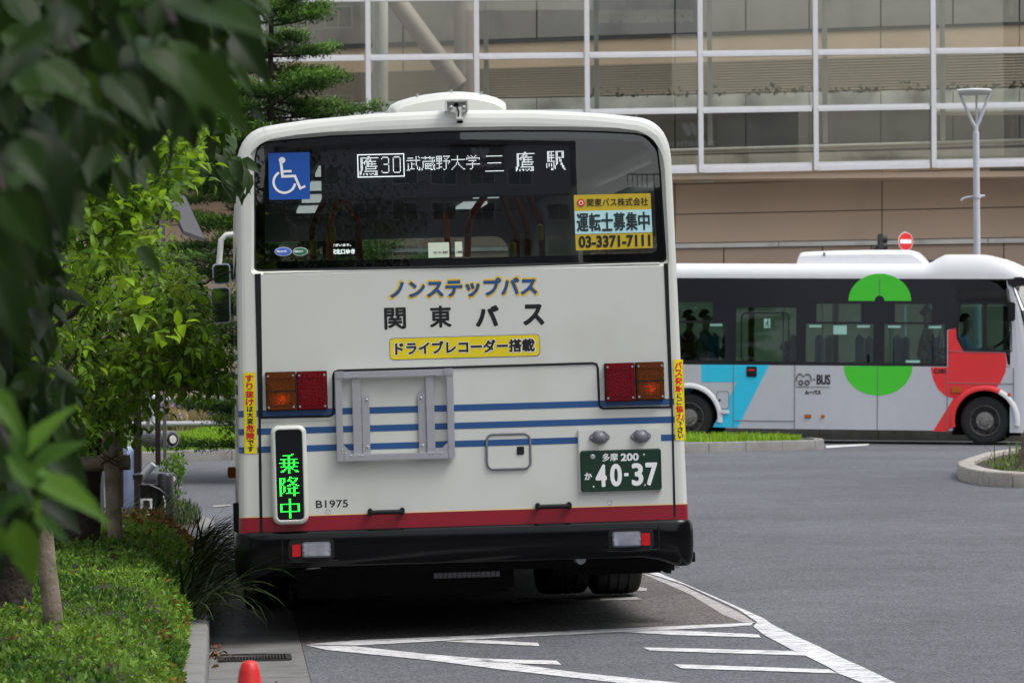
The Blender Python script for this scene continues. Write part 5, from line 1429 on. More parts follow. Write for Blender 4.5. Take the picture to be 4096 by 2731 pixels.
for k in range(K):
    f0 = lambda x: b_rib(x) + (b_par(x) - b_rib(x)) * k / K; f1 = lambda x: b_rib(x) + (b_par(x) - b_rib(x)) * (k + 0.62) / K
    rb.prism([pq(-500, f0(-500), Yw, bo), pq(4600, f0(4600), Yw, bo), pq(4600, f1(4600), Yw, bo), pq(-500, f1(-500), Yw, bo)], Yw - bo.y - 0.06, Yw - bo.y + 0.05)
structure(rb.build('ribbed_siding', M['rib'], bld), 'stuff')
slab('siding_back', 'rib', [(-500, b_rib(-500)), (4600, b_rib(4600)), (4600, b_par(4600)), (-500, b_par(-500))], Yw + 0.06, 0.05, bld, bo)
for a, b in zip(J, J[1:]):
    slab('parapet_panel', 'parapet', [(a, b_par(a)), (b, b_par(b)), (b, b_gry(b)), (a, b_gry(a))], Yw - 0.6, 0.5, bld, bo, 0.01)
    slab('cladding_panel', 'panel_grey', [(a, b_gry(a)), (b, b_gry(b)), (b, b_bot(b)), (a, b_bot(a))], Yw, 0.1, bld, bo, 0.015)
slab('gallery_floor_edge', 'parapet', [(-500, b_bot(-500)), (4600, b_bot(4600)), (4600, 680), (-500, 760)], Yw - 0.9, 0.7, bld, bo)
def btube(name, pts, r, m, o=bo, parent=bld, n=8):
    return MB().loop_tube([tuple(P(x, y, Y) - o) for x, y, Y in pts], r, n).build(name, M[m], parent, 60)
btube('handrail', [(2600, 606, 102), (4600, 548, 102)], 0.05, 'col_white'); btube('handrail', [(2600, 618, 102), (4600, 560, 102)], 0.03, 'col_white')
btube('white_pipe', [(3740, 448, 101.8), (4600, 440, 101.8)], 0.10, 'col_white')
btube('round_column', [(1521, -200, 101.2), (1521, 760, 101.2)], 0.205, 'col_white', n=20)
btube('round_column', [(1856, -200, 102.2), (1856, 760, 102.2)], 0.27, 'col_brown', n=20)
btube('brace', [(1530, -80, 101.8), (1590, 10, 101.8), (1838, 345, 101.8)], 0.25, 'col_brown', n=16)
# lower wall, below the gallery
Yl = 102.0
l0, l1, l2, l3, l4 = (line(a, b, 2700, 4096) for a, b in ((692, 640), (738, 702), (858, 828), (974, 950), (994, 972)))
Jv = [-500, 300, 1100, 2100, 2700, 3528, 4400, 4700]
for a, b in zip(Jv, Jv[1:]):
    for f, g_, dd in ((l0, lambda x: l0(x) + 16, -0.12), (lambda x: l0(x) + 17, lambda x: l0(x) + 29, -0.06), (lambda x: l0(x) + 30, l1, -0.03), (l1, l2, 0.0), (l2, l3, 0.0)):
        slab('cladding_panel', 'beige', [(a, f(a)), (b, f(b)), (b, g_(b)), (a, g_(a))], Yl + dd, 0.15, bld, bo, 0.012)
for a, b in zip([-500, 1000, 3115, 3952, 4700], [1000, 3115, 3952, 4700]):
    slab('string_course', 'panel_grey' if False else 'parapet', [(a, l3(a)), (b, l3(b)), (b, l4(b)), (a, l4(a))], Yl - 0.04, 0.15, bld, bo, 0.01)
Jl = [-500, 100, 700, 1300, 2100, 2895, 3290, 3486, 4015, 4700]
for a, b in zip(Jl, Jl[1:]):
    slab('cladding_panel', 'beige_low', [(a, l4(a)), (b, l4(b)), (b, 1468), (a, 1468)], Yl + 0.1, 0.15, bld, bo, 0.014)
    slab('cladding_panel', 'beige_low', [(a, 1470), (b, 1470), (b, 1680), (a, 1680)], Yl + 0.1, 0.15, bld, bo, 0.014)
slab('wall_backing', 'dark_metal', [(-500, 600), (4700, 600), (4700, 1690), (-500, 1690)], Yl + 0.3, 0.2, bld, bo)
slab('wall_backing', 'dark_metal', [(-500, -200), (4700, -200), (4700, 700), (-500, 800)], Yw + 0.2, 0.2, bld, bo)
MB().box((-25, -3.0 + 0.05, P(2048, 684, YG).z - bo.z - 0.25), (25, 0.2, P(2048, 684, YG).z - bo.z - 0.1)).build('soffit', M['beige'], bld)
# recess with a dark shutter to the right, doorway head at the right
slab('vent_recess', 'dark_metal', [(3960, 680), (4600, 664), (4600, 700), (3960, 706)], Yl - 0.2, 0.1, bld, bo)
slab('door_head', 'dark_metal', [(3700, 1042), (4010, 1038), (4010, 1200), (3700, 1200)], Yl + 0.05, 0.1, bld, bo)
# the gallery grid
MULL = [-290, 180, 625, 1048, 1469, 1903, 2344, 2797, 3257, 3728, 4208, 4700]
RAILS = [(lambda x, a=a, s=s: a + s * (x - 2500)) for a, s in ((-240, -0.006), (-13, -0.009), (220, -0.0118), (447, -0.0165), (682, -0.0205))]
for i, x in enumerate(MULL):
    v0, v1 = P(x, -260, YG) - go, P(x, RAILS[4](x) + 16, YG) - go
    MB().box((v0.x - 0.066, -0.12, v1.z), (v0.x + 0.066, 0.10, v0.z)).build('mullion', M['frame_white'], gal, bevel=0.01)
    v0, v1 = P(x + 38, -260, YG + 0.5) - go, P(x + 38, RAILS[4](x) - 95, YG + 0.5) - go
    MB().box((v0.x - 0.06, 0.45, v1.z), (v0.x + 0.06, 0.6, v0.z)).build('inner_post', M['col_white'], gal)
for r, f in enumerate(RAILS):
    for a, b in zip(MULL, MULL[1:]):
        t = 12 if r < 4 else 17
        A, B = a + 10.5, b - 10.5
        MB().prism([pq(A, f(A) + t, YG, go), pq(B, f(B) + t, YG, go), pq(B, f(B) - t * 0.1, YG, go), pq(A, f(A) - t * 0.1, YG, go)], -0.11, 0.08).build('rail', M['frame_white'], gal)
        MB().prism([pq(A, f(A) - t * 0.12, YG, go), pq(B, f(B) - t * 0.12, YG, go), pq(B, f(B) - t, YG, go), pq(A, f(A) - t, YG, go)], -0.07, 0.08).build('rail', M['frame_white'], gal)
        if r < 4:
            g2 = RAILS[r + 1]; t2 = 12 if r < 3 else 17
            MB().prism([pq(A, g2(A) - t2, YG, go), pq(B, g2(B) - t2, YG, go), pq(B, f(B) + t, YG, go), pq(A, f(A) + t, YG, go)], 0.0 + random.uniform(-.003, .003), 0.012).build('glass_pane', M['gal_glass'], gal)
# weeds along the parapet
def weeds():
    Vv, Ff, T = [], [], []
    for _ in range(480):
        px = rng.uniform(2350, 4150); dens = 0.5 + 0.5 * math.sin(px * 0.011) * math.sin(px * 0.031 + 1)
        if rng.uniform() > 0.15 + dens * (0.4 + 0.6 * (px > 3000)): continue
        up = rng.exponential(9)
        p = P(px, b_par(px) + rng.uniform(0, 6) - up, 102.3); s = rng.uniform(0.04, 0.11)
        d = Vector(rng.normal(size=3)).normalized() * s; e = Vector(rng.normal(size=3)).normalized() * s * .6
        k = len(Vv); Vv += [p - d, p + e, p + d, p - e]; Ff.append((k, k + 1, k + 2, k + 3)); T += [rng.uniform(0, .6)] * 4
    return np.array([tuple(v) for v in Vv]), np.array(Ff), np.array(T)
M['weed'] = leaf_mat('weed leaves', (0.015, 0.03, 0.01), (0.07, 0.09, 0.03))
v_, f_, t_ = weeds(); structure(np_mesh('parapet_weeds', v_, f_, M['weed'], tint=t_), 'stuff', 'dark weeds and creepers growing on the gallery parapet')
# floodlight under the gallery
fl_ = thing('floodlight', 'small grey floodlight under the gallery edge above the beige wall', 'floodlight', P(2828, 700, 100.6))
MB().box((-0.19, -0.1, -0.12), (0.19, 0.12, 0.02)).build('housing', M['zinc'], fl_, bevel=0.03)
MB().box((-0.24, -0.16, -0.2), (0.16, 0.05, -0.125)).build('visor', M['parapet'], fl_, bevel=0.01)
MB().box((-0.1, 0.0, 0.021), (-0.06, 0.05, 0.16)).box((0.12, 0.0, 0.021), (0.16, 0.05, 0.16)).build('bracket', M['dark_metal'], fl_)

# ---- lamp post
lp0 = P(3911, 1391, 68.0); gz = hgt(lp0.x, lp0.y) + 0.17
lp = thing('street_lamp', 'pale grey street lamp with a flat disc head on V arms', 'street lamp', (lp0.x, lp0.y, gz))
M['lamp_pole'] = mat('pale grey pole', (0.45, 0.47, 0.52), 0.4, var=0.05)
zt_ = lambda py: P(3911, py, 68).z - gz
MB().lathe([(0.075, 0), (0.07, 0.3), (0.055, zt_(530)), (0.04, zt_(528)), (0.04, zt_(505))], n=20).build('pole', M['lamp_pole'], lp, 50)
kx = 68 / FPX
for sx in (-66, 56): MB().loop_tube([(0, 0, zt_(512)), (sx * kx * 0.25, 0, zt_(485)), (sx * kx, 0, zt_(372))], [0.03, 0.03, 0.022], 8).build('arm', M['lamp_pole'], lp, 60)
MB().loop_tube([(0.02, 0.05, zt_(512)), (0.02, 0.05, zt_(374))], 0.018, 8).build('arm', M['lamp_pole'], lp, 60)
hd = MB().lathe([(0.04, zt_(378)), (0.26, zt_(376)), (0.31, zt_(368)), (0.318, zt_(363)), (0.29, zt_(358)), (0.12, zt_(355)), (0.01, zt_(354))], (-5 * kx, 0, 0), n=32).build('lamp_head', M['frame_white'], lp, 50)
MB().lathe([(0.25, zt_(377.5)), (0.22, zt_(381)), (0.01, zt_(382))], (-5 * kx, 0, 0), n=32).build('diffuser', M['parapet'], hd, 50)
ca = MB().lathe([(0.075, zt_(793)), (0.075, zt_(779))], n=16).build('clamp', M['lamp_pole'], lp, 50)
MB().loop_tube([(-0.05, 0, zt_(786)), (-0.15, 0, zt_(788)), (-0.26, 0, zt_(796)), (-0.27, 0, zt_(803))], 0.018, 8).build('flag_arm', M['lamp_pole'], lp, 60)
MB().loop_tube([(0.06, 0, zt_(786)), (0.15, 0, zt_(784))], 0.022, 8).build('flag_arm', M['lamp_pole'], lp, 60)
# ---- no entry sign
sp = P(3623, 966, 88.0); gz = hgt(sp.x, sp.y) + 0.17
ns = thing('no_entry_sign', 'round red no entry sign with white bar above the minibus roof', 'road sign', (sp.x, sp.y, gz), Matrix.Rotation(rad(32), 3, 'Z'))
zc = sp.z - gz; rr = 37 * 88 / FPX
pl_ = MB().prism(disc(0, zc, rr, n=40), 0.0, 0.012).build('sign_plate', M['white_deco'], ns)
MB().prism(disc(0, zc, rr * 0.95, n=40), -0.003, -0.0005).build('red_face', mat('red sign face', (0.62, 0.012, 0.015), 0.4, var=0.02), pl_)
MB().prism(rrect(0, zc, rr * 1.55, rr * 0.44, 0.01, 2), -0.006, -0.0035).build('white_bar', M['white_deco'], pl_)
MB().lathe([(0.03, 0), (0.03, zc + rr + 0.02)], (0, 0.045, 0), n=12).build('pole', M['lamp_pole'], ns, 60)
# ---- traffic signal seen from its side
tp = P(3520, 966, 86.0); gz = hgt(tp.x, tp.y) + 0.17
ts = thing('traffic_signal', 'dark traffic signal seen from the side above the minibus', 'traffic signal', (tp.x, tp.y, gz))
z0, z1 = P(3520, 1003, 86).z - gz, P(3520, 936, 86).z - gz
MB().box((-0.05, -0.12, z0), (0.06, 0.12, z1)).build('housing', M['dark_metal'], ts, bevel=0.02)
for k in range(2): 
    zz = z0 + (z1 - z0) * (0.28 + 0.45 * k); MB().lathe([(0.09, 0.061), (0.09, 0.16), (0.083, 0.16), (0.083, 0.061)], (0, 0, zz), 'x', 16).build('hood', M['dark_metal'], ts, 50)
MB().lathe([(0.045, 0), (0.045, z0 + 0.05)], (-0.11, 0, 0), n=12).build('pole', M['dark_metal'], ts, 60)
MB().box((-0.11, -0.02, z0 + 0.05), (-0.051, 0.02, z0 + 0.1)).build('bracket', M['dark_metal'], ts)

# ---- guard rail across the road, thin handrail by the wall
M['steel'] = mat('stainless tube', (0.42, 0.42, 0.45), 0.35, metal=0.25, var=0.08)
gp = lambda px, py, Y: P(px, py, Y)
gr0 = gp(600, 1849, 60); gz = hgt(gr0.x, gr0.y) + 0.13
rail = thing('guard_rail', 'steel tube guard rail in front of the flower bed', 'guard rail', (gr0.x, gr0.y, gz)); o = rail.location
def tubeY(name, pts, r, m, parent): return MB().loop_tube([tuple(P(x, y, Y) - parent.location) for x, y, Y in pts], r, 10).build(name, M[m], parent, 60)
tubeY('rail_tube', [(60, 1604, 60), (1250, 1594, 60)], 0.05, 'steel', rail); tubeY('rail_tube', [(60, 1700, 60), (1250, 1691, 60)], 0.045, 'steel', rail)
for px in (130, 610, 1090):
    p = P(px, 1600, 60) - o; MB().lathe([(0.055, 0.0), (0.055, p.z + 0.08), (0.02, p.z + 0.1)], (p.x, 0.07, 0), n=14).build('post', M['steel'], rail, 60)
hr0 = P(790, 1600, 78); hr = thing('handrail', 'thin grey handrail standing near the beige wall', 'handrail', (hr0.x, hr0.y, hgt(hr0.x, hr0.y) + 0.1))
tubeY('rail_tube', [(795, 1600, 78), (795, 1540, 78), (800, 1535, 78), (1200, 1533, 78)], 0.025, 'steel', hr)

# ================================================================ bus stop corner on the left
Yb = 33.6
def bpt(px, py, Y=Yb): return P(px, py, Y)
sh0 = bpt(620, 2030); sh0.z = hgt(sh0.x, sh0.y) + 0.14
sh = thing('bus_shelter', 'dark post bus shelter with steel end panel and sloping roof, half hidden by leaves', 'bus shelter', sh0)
def sbox(nm, x0, y0, x1, y1, m, Y=Yb, d=0.08, bev=0.004):
    a, b = P(x0, y0, Y) - sh0, P(x1, y1, Y) - sh0
    return MB().box((a.x, a.y, max(0.0, b.z)), (b.x, a.y + d, a.z)).build(nm, M[m], sh, bevel=bev)
M['bronze'] = mat('dark bronze post', (0.022, 0.016, 0.013), 0.4, metal=0.3, var=0.1)
M['grey_frame'] = mat('grey window frame', (0.16, 0.165, 0.17), 0.5, var=0.1)
sbox('post', 529, 1000, 566, 2040, 'bronze'); sbox('post', 613, 760, 641, 1860, 'bronze'); sbox('post', 470, 1500, 492, 2030, 'bronze', Yb + 0.5)
M['polished'] = mat('polished steel panel', (0.5, 0.5, 0.5), 0.16, metal=1.0, var=0.05)
sbox('end_panel', 644, 800, 666, 1840, 'polished', Yb, 0.03); sbox('glazing_bar', 582, 1400, 598, 1760, 'grey_frame', Yb, 0.03)
gl_ = P(598, 1400, Yb) - sh0; g2_ = P(613, 1760, Yb) - sh0
MB().box((gl_.x, gl_.y + 0.02, g2_.z), (g2_.x, gl_.y + 0.028, gl_.z)).build('glass_panel', M['clear_glass'], sh)
for y in (1610, 1636):
    v = P(655, y, Yb) - sh0; MB().lathe([(0.011, -0.03), (0.011, -0.0), (0.005, 0.0)], (v.x - 0.01, v.y, v.z), 'y', 10).build('bolt', M['zinc'], sh)
rf = MB(); a = [P(x, y, Yb) - sh0 for x, y in ((655, 745), (738, 925), (735, 940), (650, 770))]
rf.prism([(v.x, v.z) for v in a], a[0].y - 0.1, a[0].y + 2.2); rf.build('roof', M['dark_metal'], sh)
v0, v1 = P(430, 760, Yb) - sh0, P(655, 745, Yb) - sh0
MB().box((v0.x, v0.y, v0.z - 0.06), (v1.x, v0.y + 2.2, v0.z)).build('roof_beam', M['grey_frame'], sh)
# stop sign board seen between the leaves
sg0 = P(418, 594, 30); gz = hgt(sg0.x, sg0.y) + 0.11
sb_ = thing('stop_sign_board', 'white bus stop board marked with a black D behind the leaves', 'sign board', (sg0.x, sg0.y, gz))
zc = sg0.z - gz
pl_ = MB().prism(rrect(-0.05, zc, 0.20, 0.14, 0.01, 2), 0.0, 0.02).build('board', M['white_deco'], sb_)
L = MB(); letter_mb(L, 'D-', 0.0, zc - 0.01, 0.055, 0.045, 0.002, -0.002); L.build('lettering', M['black_deco'], pl_)
MB().lathe([(0.02, 0), (0.02, zc)], (-0.05, 0.04, 0), n=10).build('pole', M['grey_frame'], sb_, 60)
# golf bag and the pale blue cover
gb0 = P(618, 2045, 33.0); gb0.z = hgt(gb0.x, gb0.y) + 0.14
gb = thing('golf_bag', 'black cylindrical golf bag with pale stickers leaning beside the shelter post', 'golf bag', gb0)
kb = 33.0 / FPX
M['bag'] = mat('black bag vinyl', (0.012, 0.012, 0.014), 0.35, var=0.2)
zz = lambda py: (2045 - py) * kb
MB().lathe([(0.085, 0.0), (0.095, 0.02), (0.09, 0.1), (0.085, zz(1895)), (0.092, zz(1890)), (0.092, zz(1880))], (-0.045, 0, 0), n=24).build('barrel', M['bag'], gb, 50)
MB().lathe([(0.06, 0.0), (0.075, 0.03), (0.075, zz(1850)), (0.06, zz(1838))], (0.09, 0.03, 0), n=20).build('pocket', M['bag'], gb, 50)
MB().loop_tube([(-0.11, -0.02, zz(1855)), (0.0, -0.04, zz(1800))], [0.035, 0.03], 12).build('umbrella_handle', M['steel'], gb, 60)
MB().lathe([(0.001, -0.04), (0.05, -0.02), (0.055, 0.02), (0.001, 0.04)], (-0.13, -0.02, zz(1850)), 'z', 14).build('club_cover', M['bag'], gb, 60)
MB().loop_tube([(-0.05, -0.08, zz(1880)), (0.05, -0.1, zz(1900)), (0.11, -0.06, zz(1930))], 0.016, 8).build('strap', M['bag'], gb, 60)
MB().loop_tube([(0.08, -0.08, zz(1915)), (0.10, -0.09, zz(1950)), (0.095, -0.09, zz(2000)), (0.07, -0.08, zz(2025))], 0.005, 6).build('cord', M['parapet'], gb, 60)
cyl = lambda x, z: -math.sqrt(max(0.0, 0.094 ** 2 - (x + 0.045) ** 2)) - 0.003
for nm, m, z0_, z1_, s in (('sticker', 'white_deco', zz(1985), zz(1935), '春'), ('sticker', 'white_deco', zz(2032), zz(1994), '米')):
    gs = MB(); gs.grid([[(x, cyl(x, 0), z) for x in np.linspace(-0.115, -0.01, 8)] for z in (z0_, z1_)]); st_ = gs.build(nm, M[m], gb)
    L = MB(); letter_mb(L, s, -0.06, (z0_ + z1_) / 2, 0.07, (z1_ - z0_) * 0.8, 0.003, lambda x, z: cyl(x, z) - 0.002); L.build('lettering', M['black_deco'], st_)
gs = MB(); gs.grid([[(x, cyl(x, 0) - 0.0005, z) for x in np.linspace(-0.115, -0.01, 8)] for z in (zz(1994), zz(1983))]); gs.build('blue_label', M['poster_cyan'], gb)
cv0 = P(510, 2000, 34.5); cv0.z = hgt(cv0.x, cv0.y) + 0.14
M['cover'] = mat('pale blue plastic sheet', (0.33, 0.42, 0.62), 0.35, var=0.12, scale=8)
kc = 34.5 / FPX
rows = []
for i in range(12):
    t = i / 11; py = 1720 + t * 290
    xl_, xr_ = (480 - 510 + 8 * t) * kc, (548 - 510 + 45 * t * t) * kc
    rows.append([(xl_ + (xr_ - xl_) * j / 11, 0.02 * math.sin(j * 0.9 + t * 3) - 0.02 + 0.12 * abs(j / 11 - .5), (2010 - py) * kc) for j in range(12)])
cov = MB().grid(rows); cov.grid([[(x, y + 0.22 - 0.1 * k, z) for x, y, z in r] for k, r in ((0, r_) for r_ in rows)])
c_o = MB().grid(rows).build('plastic_cover', M['cover'], None, 60); c_o.location = cv0
md_ = c_o.modifiers.new('t', 'SOLIDIFY'); md_.thickness = 0.006
tag(c_o, 'pale blue plastic sheet hanging between the dark shelter posts', 'plastic sheet')
# grey rolled ends beside the steel panel
for (px, py, rr_, lab) in ((684, 1757, 0.05, 'upper'), (684, 1914, 0.036, 'lower')):
    e0 = P(px, py, 34.2); t = bpy.data.objects.new('rail_end', None); COL.objects.link(t); t.parent = sh; t.location = e0 - sh0
    t.rotation_euler = (0, 0, rad(38))
    MB().lathe([(rr_ * 1.42, -0.02), (rr_ * 1.5, -0.015), (rr_ * 1.5, 0.4)], (0, 0, 0), 'y', 24).build('tube', M['lamp_grey'], t, 40)
    MB().lathe([(rr_ * 1.1, -0.026), (rr_ * 1.1, -0.021)], (0, 0, 0), 'y', 20).build('end_cap', M['rubber'], t, 40)
    MB().lathe([(rr_ * 0.7, -0.036), (rr_ * 0.75, -0.027)], (0, 0, 0), 'y', 16).build('bolt', M['parapet'], t, 40)

# ---- traffic cone
cp = P(988, 1391, 11.0); cz = hgt(cp.x, cp.y) + 0.006
cone = thing('traffic_cone', 'plain red traffic cone standing in the gutter behind the bus', 'traffic cone', (cp.x, cp.y, cz))
zt_ = P(988, 2640, 11.0).z - cz
M['cone'] = mat('red cone plastic', (0.62, 0.02, 0.02), 0.45, var=0.04)
MB().lathe([(0.135, 0.03), (0.03, zt_ - 0.03), (0.0235, zt_ - 0.010), (0.017, zt_ - 0.002), (0.002, zt_)], n=32).build('cone_body', M['cone'], cone, 50)
MB().box((-0.18, -0.18, 0), (0.18, 0.18, 0.03)).build('base', M['cone'], cone, bevel=0.01)

# ================================================================ buildings behind the camera (seen only as reflections), plus two unseen side blocks added to cut low sky
M['rend'] = mat('grey render', (0.34, 0.34, 0.36), 0.8, var=0.08, scale=0.3)
M['rend2'] = mat('dark render', (0.2, 0.19, 0.19), 0.8, var=0.08, scale=0.3)
M['win_dark'] = mat('dark window pane', (0.03, 0.035, 0.04), 0.1, var=0.1)
def block(label, x0, x1, y, d, h, m, cols, rows, step=None, terrace=False):
    t = thing('apartment_building', label, 'building', ((x0 + x1) / 2, y, 0), group='buildings across the street behind the viewer')
    w = (x1 - x0) / 2
    MB().box((-w, -d, -0.5), (w, 0, h)).build('wall', M[m], t)
    if step: MB().box((-w, -d, h + 0.001), (-w + step, -0.5, h + 7)).build('upper_wall', M[m], t)
    fm = pm = None
    for r in range(rows):
        for c in range(cols):
            if (r * 7 + c * 3) % 5 == 4: continue
            x = -w + (c + 0.5) * 2 * w / cols; z = 2 + (h - 3) * (r + 0.3) / rows
            if fm is None:
                f = MB().box((-0.95, 0.001, -0.75), (0.95, 0.06, 0.75)).build('window', M['white_deco'], t); fm = f.data
                p = MB().box((-0.87, 0.061, -0.67), (-0.03, 0.07, 0.67)).box((0.03, 0.061, -0.67), (0.87, 0.07, 0.67)).build('pane', M['win_dark'], f); pm = p.data
            else:
                f = bpy.data.objects.new('window', fm); COL.objects.link(f); f.parent = t
                p = bpy.data.objects.new('pane', pm); COL.objects.link(p); p.parent = f
            f.location = (x, 0, z)
    if terrace:
        tr = MB()
        tr.box((-w, -0.1, h + 1.0), (w, 0, h + 1.08))
        for k in range(int(2 * w / 0.35)): tr.box((-w + k * 0.35, -0.07, h + .001), (-w + k * 0.35 + 0.04, -0.03, h + 0.999))
        structure(tr.build('terrace_railing', M['dark_metal'], t), 'stuff')
    return t
b1 = block('grey apartment block facing the bus, with a blue sign high on its front', -3, 19.5, -60, 14, 17.5, 'rend', 8, 5, step=14.0)
b2 = block('low brown building with a railed roof terrace beside the grey block', 22, 44, -55, 14, 13.0, 'rend2', 7, 3, terrace=True)
b4 = block('unseen long pale building added on the left to block low sky light', -70, 70, -14, 14, 22, 'rend', 10, 4)  # added out of view, shades the street from the left
b4.matrix_world = Matrix.Translation((-15, -20, 0)) @ Matrix.Rotation(rad(-90), 4, 'Z')
b5 = block('unseen long grey building added on the right to block low sky light', -60, 60, -14, 14, 30, 'rend', 12, 6)  # added out of view, set close to darken the ground under the bus
b5.matrix_world = Matrix.Translation((36, -20, 0)) @ Matrix.Rotation(rad(90), 4, 'Z')
b3 = block('tall dark building further along the street behind the viewer', -40, -10, -58, 16, 30, 'rend2', 10, 9)
def mirror_point(px, py): d = ray(px, py); p = P(px, py, YG); q_ = d * (160 / d.y); return (p.x + q_.x, p.z + q_.z)
M['adv_blue'] = mat('blue shop sign', (0.04, 0.10, 0.3), 0.5)
M['adv_brown'] = mat('brown shop sign', (0.06, 0.04, 0.035), 0.5)
def adv(label, px0, px1, py0, py1, m, words):
    a, b = mirror_point(px0, py0), mirror_point(px1, py1)
    t = thing('shop_sign', label, 'shop sign', ((a[0] + b[0]) / 2, -59.4, (a[1] + b[1]) / 2))
    w, h = (b[0] - a[0]) / 2, (a[1] - b[1]) / 2
    pl = MB().box((-w, -0.59, -h), (w, 0, h)).build('board', M[m], t)
    L = MB()
    for s, cx, cz, ww, hh, bold in words: letter_mb(L, s, cx * w, cz * h, ww * w * 2, hh * h * 2, bold * h, 0.004, mirror=True)
    L.build('lettering', M['white_deco'], pl)
adv('blue shop sign reading 武蔵野個別指導塾 reflected in the gallery glass', 2370, 2795, 5, 138, 'adv_blue', [('武蔵野個別指導塾', 0, 0.05, 0.9, 0.42, 0.05)])
adv('brown sign with a large W reflected in the gallery glass', 2640, 2870, 478, 600, 'adv_brown', [('W', 0.1, 0.3, 0.36, 0.45, 0.13), ('THEARTH H', 0.1, -0.62, 0.85, 0.18, 0.03)])
# ================================================================ vegetation
PROTO_V = np.array([(0, 0, 0), (-.42, .30, .10), (0, .30, 0), (.42, .30, .10), (-.36, .66, .02), (0, .66, -.08), (.36, .66, .02), (0, 1.0, -.24)])
PROTO_F = np.array([(0, 3, 2), (0, 2, 1), (2, 3, 6), (2, 6, 5), (1, 2, 5), (1, 5, 4), (5, 6, 7), (4, 5, 7)])
SMALL_V = np.array([(0, 0, 0), (-.36, .5, .08), (0, .5, 0), (.36, .5, .08), (0, 1, -.08)])
SMALL_F = np.array([(0, 3, 2), (0, 2, 1), (2, 3, 4), (1, 2, 4)])
def frames(d, up):
    d = d / np.linalg.norm(d, axis=1, keepdims=True)
    x = np.cross(d, up); x /= np.maximum(1e-6, np.linalg.norm(x, axis=1, keepdims=True))
    z = np.cross(x, d)
    return x, d, z
def leaves(pos, d, up, size, width=0.6, proto=None, tint=None, jw=None):
    PV, PF = proto or (PROTO_V, PROTO_F)
    x, y, z = frames(d, up)
    s = size[:, None, None]
    w = (width if np.isscalar(width) else width[:, None])
    V = pos[:, None, :] + s * (PV[None, :, 0:1] * w * x[:, None, :] + PV[None, :, 1:2] * y[:, None, :] + PV[None, :, 2:3] * z[:, None, :])
    n = len(PV)
    F = (PF[None] + (np.arange(len(pos)) * n)[:, None, None]).reshape(-1, 3)
    T = np.repeat(tint if tint is not None else rng.uniform(0, 1, len(pos)), n)
    return V.reshape(-1, 3), F, T
def inpoly(pts, poly):
    poly = np.array(poly, float); x, y = pts[:, 0], pts[:, 1]; r = np.zeros(len(pts), bool); j = len(poly) - 1
    for i in range(len(poly)):
        xi, yi = poly[i]; xj, yj = poly[j]
        c = ((yi > y) != (yj > y)) & (x < (xj - xi) * (y - yi) / (yj - yi + 1e-9) + xi)
        r ^= c; j = i
    return r
CMn = np.array(CAM_M)
def Pn(px, py, Y):
    d = np.stack([(px - CX) / FPX, -(py - CY) / FPX, -np.ones_like(px)], 1) @ CMn.T
    return np.array([0, 0, CAM_H]) + d * (Y / d[:, 1])[:, None]
def sample(poly, n, y0, y1):
    p = np.array(poly, float); lo, hi = p.min(0), p.max(0); out = []
    while len(out) < n:
        q_ = rng.uniform(lo, hi, (n * 2, 2)); out += list(q_[inpoly(q_, poly)])
    q_ = np.array(out[:n]); return Pn(q_[:, 0], q_[:, 1], rng.uniform(y0, y1, n))
def unit(v): return v / np.maximum(1e-6, np.linalg.norm(v, axis=1, keepdims=True))

M['hedge_leaf'] = leaf_mat('azalea leaves', (0.026, 0.090, 0.012), (0.20, 0.35, 0.045), 0.5, 0.3)
M['hedge_dry'] = leaf_mat('dry azalea leaves', (0.10, 0.06, 0.015), (0.34, 0.22, 0.05), 0.6, 0.25)
M['fresh_leaf'] = leaf_mat('fresh green leaves', (0.018, 0.06, 0.006), (0.25, 0.44, 0.018), 0.36, 0.42)
M['fresh_leaf_one'] = leaf_mat('fresh green leaf', (0.03, 0.10, 0.008), (0.26, 0.45, 0.02), 0.36, 0.42, attr=False)
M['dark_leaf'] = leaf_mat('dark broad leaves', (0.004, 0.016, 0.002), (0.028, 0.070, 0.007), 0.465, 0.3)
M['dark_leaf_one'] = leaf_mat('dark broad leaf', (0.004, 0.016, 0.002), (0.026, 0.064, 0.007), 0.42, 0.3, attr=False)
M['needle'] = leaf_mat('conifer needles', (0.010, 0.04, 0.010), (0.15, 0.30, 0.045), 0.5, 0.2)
M['blade'] = leaf_mat('lily turf blades', (0.003, 0.012, 0.003), (0.08, 0.12, 0.035), 0.35, 0.12)
M['grass'] = leaf_mat('lawn grass', (0.10, 0.22, 0.012), (0.27, 0.44, 0.03), 0.6, 0.35)
M['wild'] = leaf_mat('weedy stems', (0.10, 0.09, 0.035), (0.42, 0.33, 0.17), 0.7, 0.3)
M['russet'] = leaf_mat('russet shrub leaves', (0.07, 0.022, 0.012), (0.34, 0.085, 0.05), 0.6, 0.25)
M['island_weed'] = leaf_mat('island weeds', (0.03, 0.06, 0.012), (0.16, 0.26, 0.04), 0.6, 0.3)
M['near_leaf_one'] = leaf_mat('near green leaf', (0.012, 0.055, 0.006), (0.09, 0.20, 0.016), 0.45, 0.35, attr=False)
M['violet'] = mat('violet petals', (0.25, 0.16, 0.55), 0.6)
M['bark'] = mat('dark bark', (0.035, 0.026, 0.020), 0.9, var=0.45, scale=18, bump=1.0, bscale=30)
M['bark_grey'] = mat('grey brown bark', (0.11, 0.085, 0.065), 0.9, var=0.4, scale=14, bump=1.0, bscale=22)
M['twig'] = mat('twig', (0.08, 0.06, 0.035), 0.8, var=0.3)
def wood(name, col):
    m = mat(name, col, 0.85, var=0.2, scale=4, bump=0.4, bscale=60, dirt=((0.085, 0.10, 0.03), 7, 0.5, 0.68)); return m
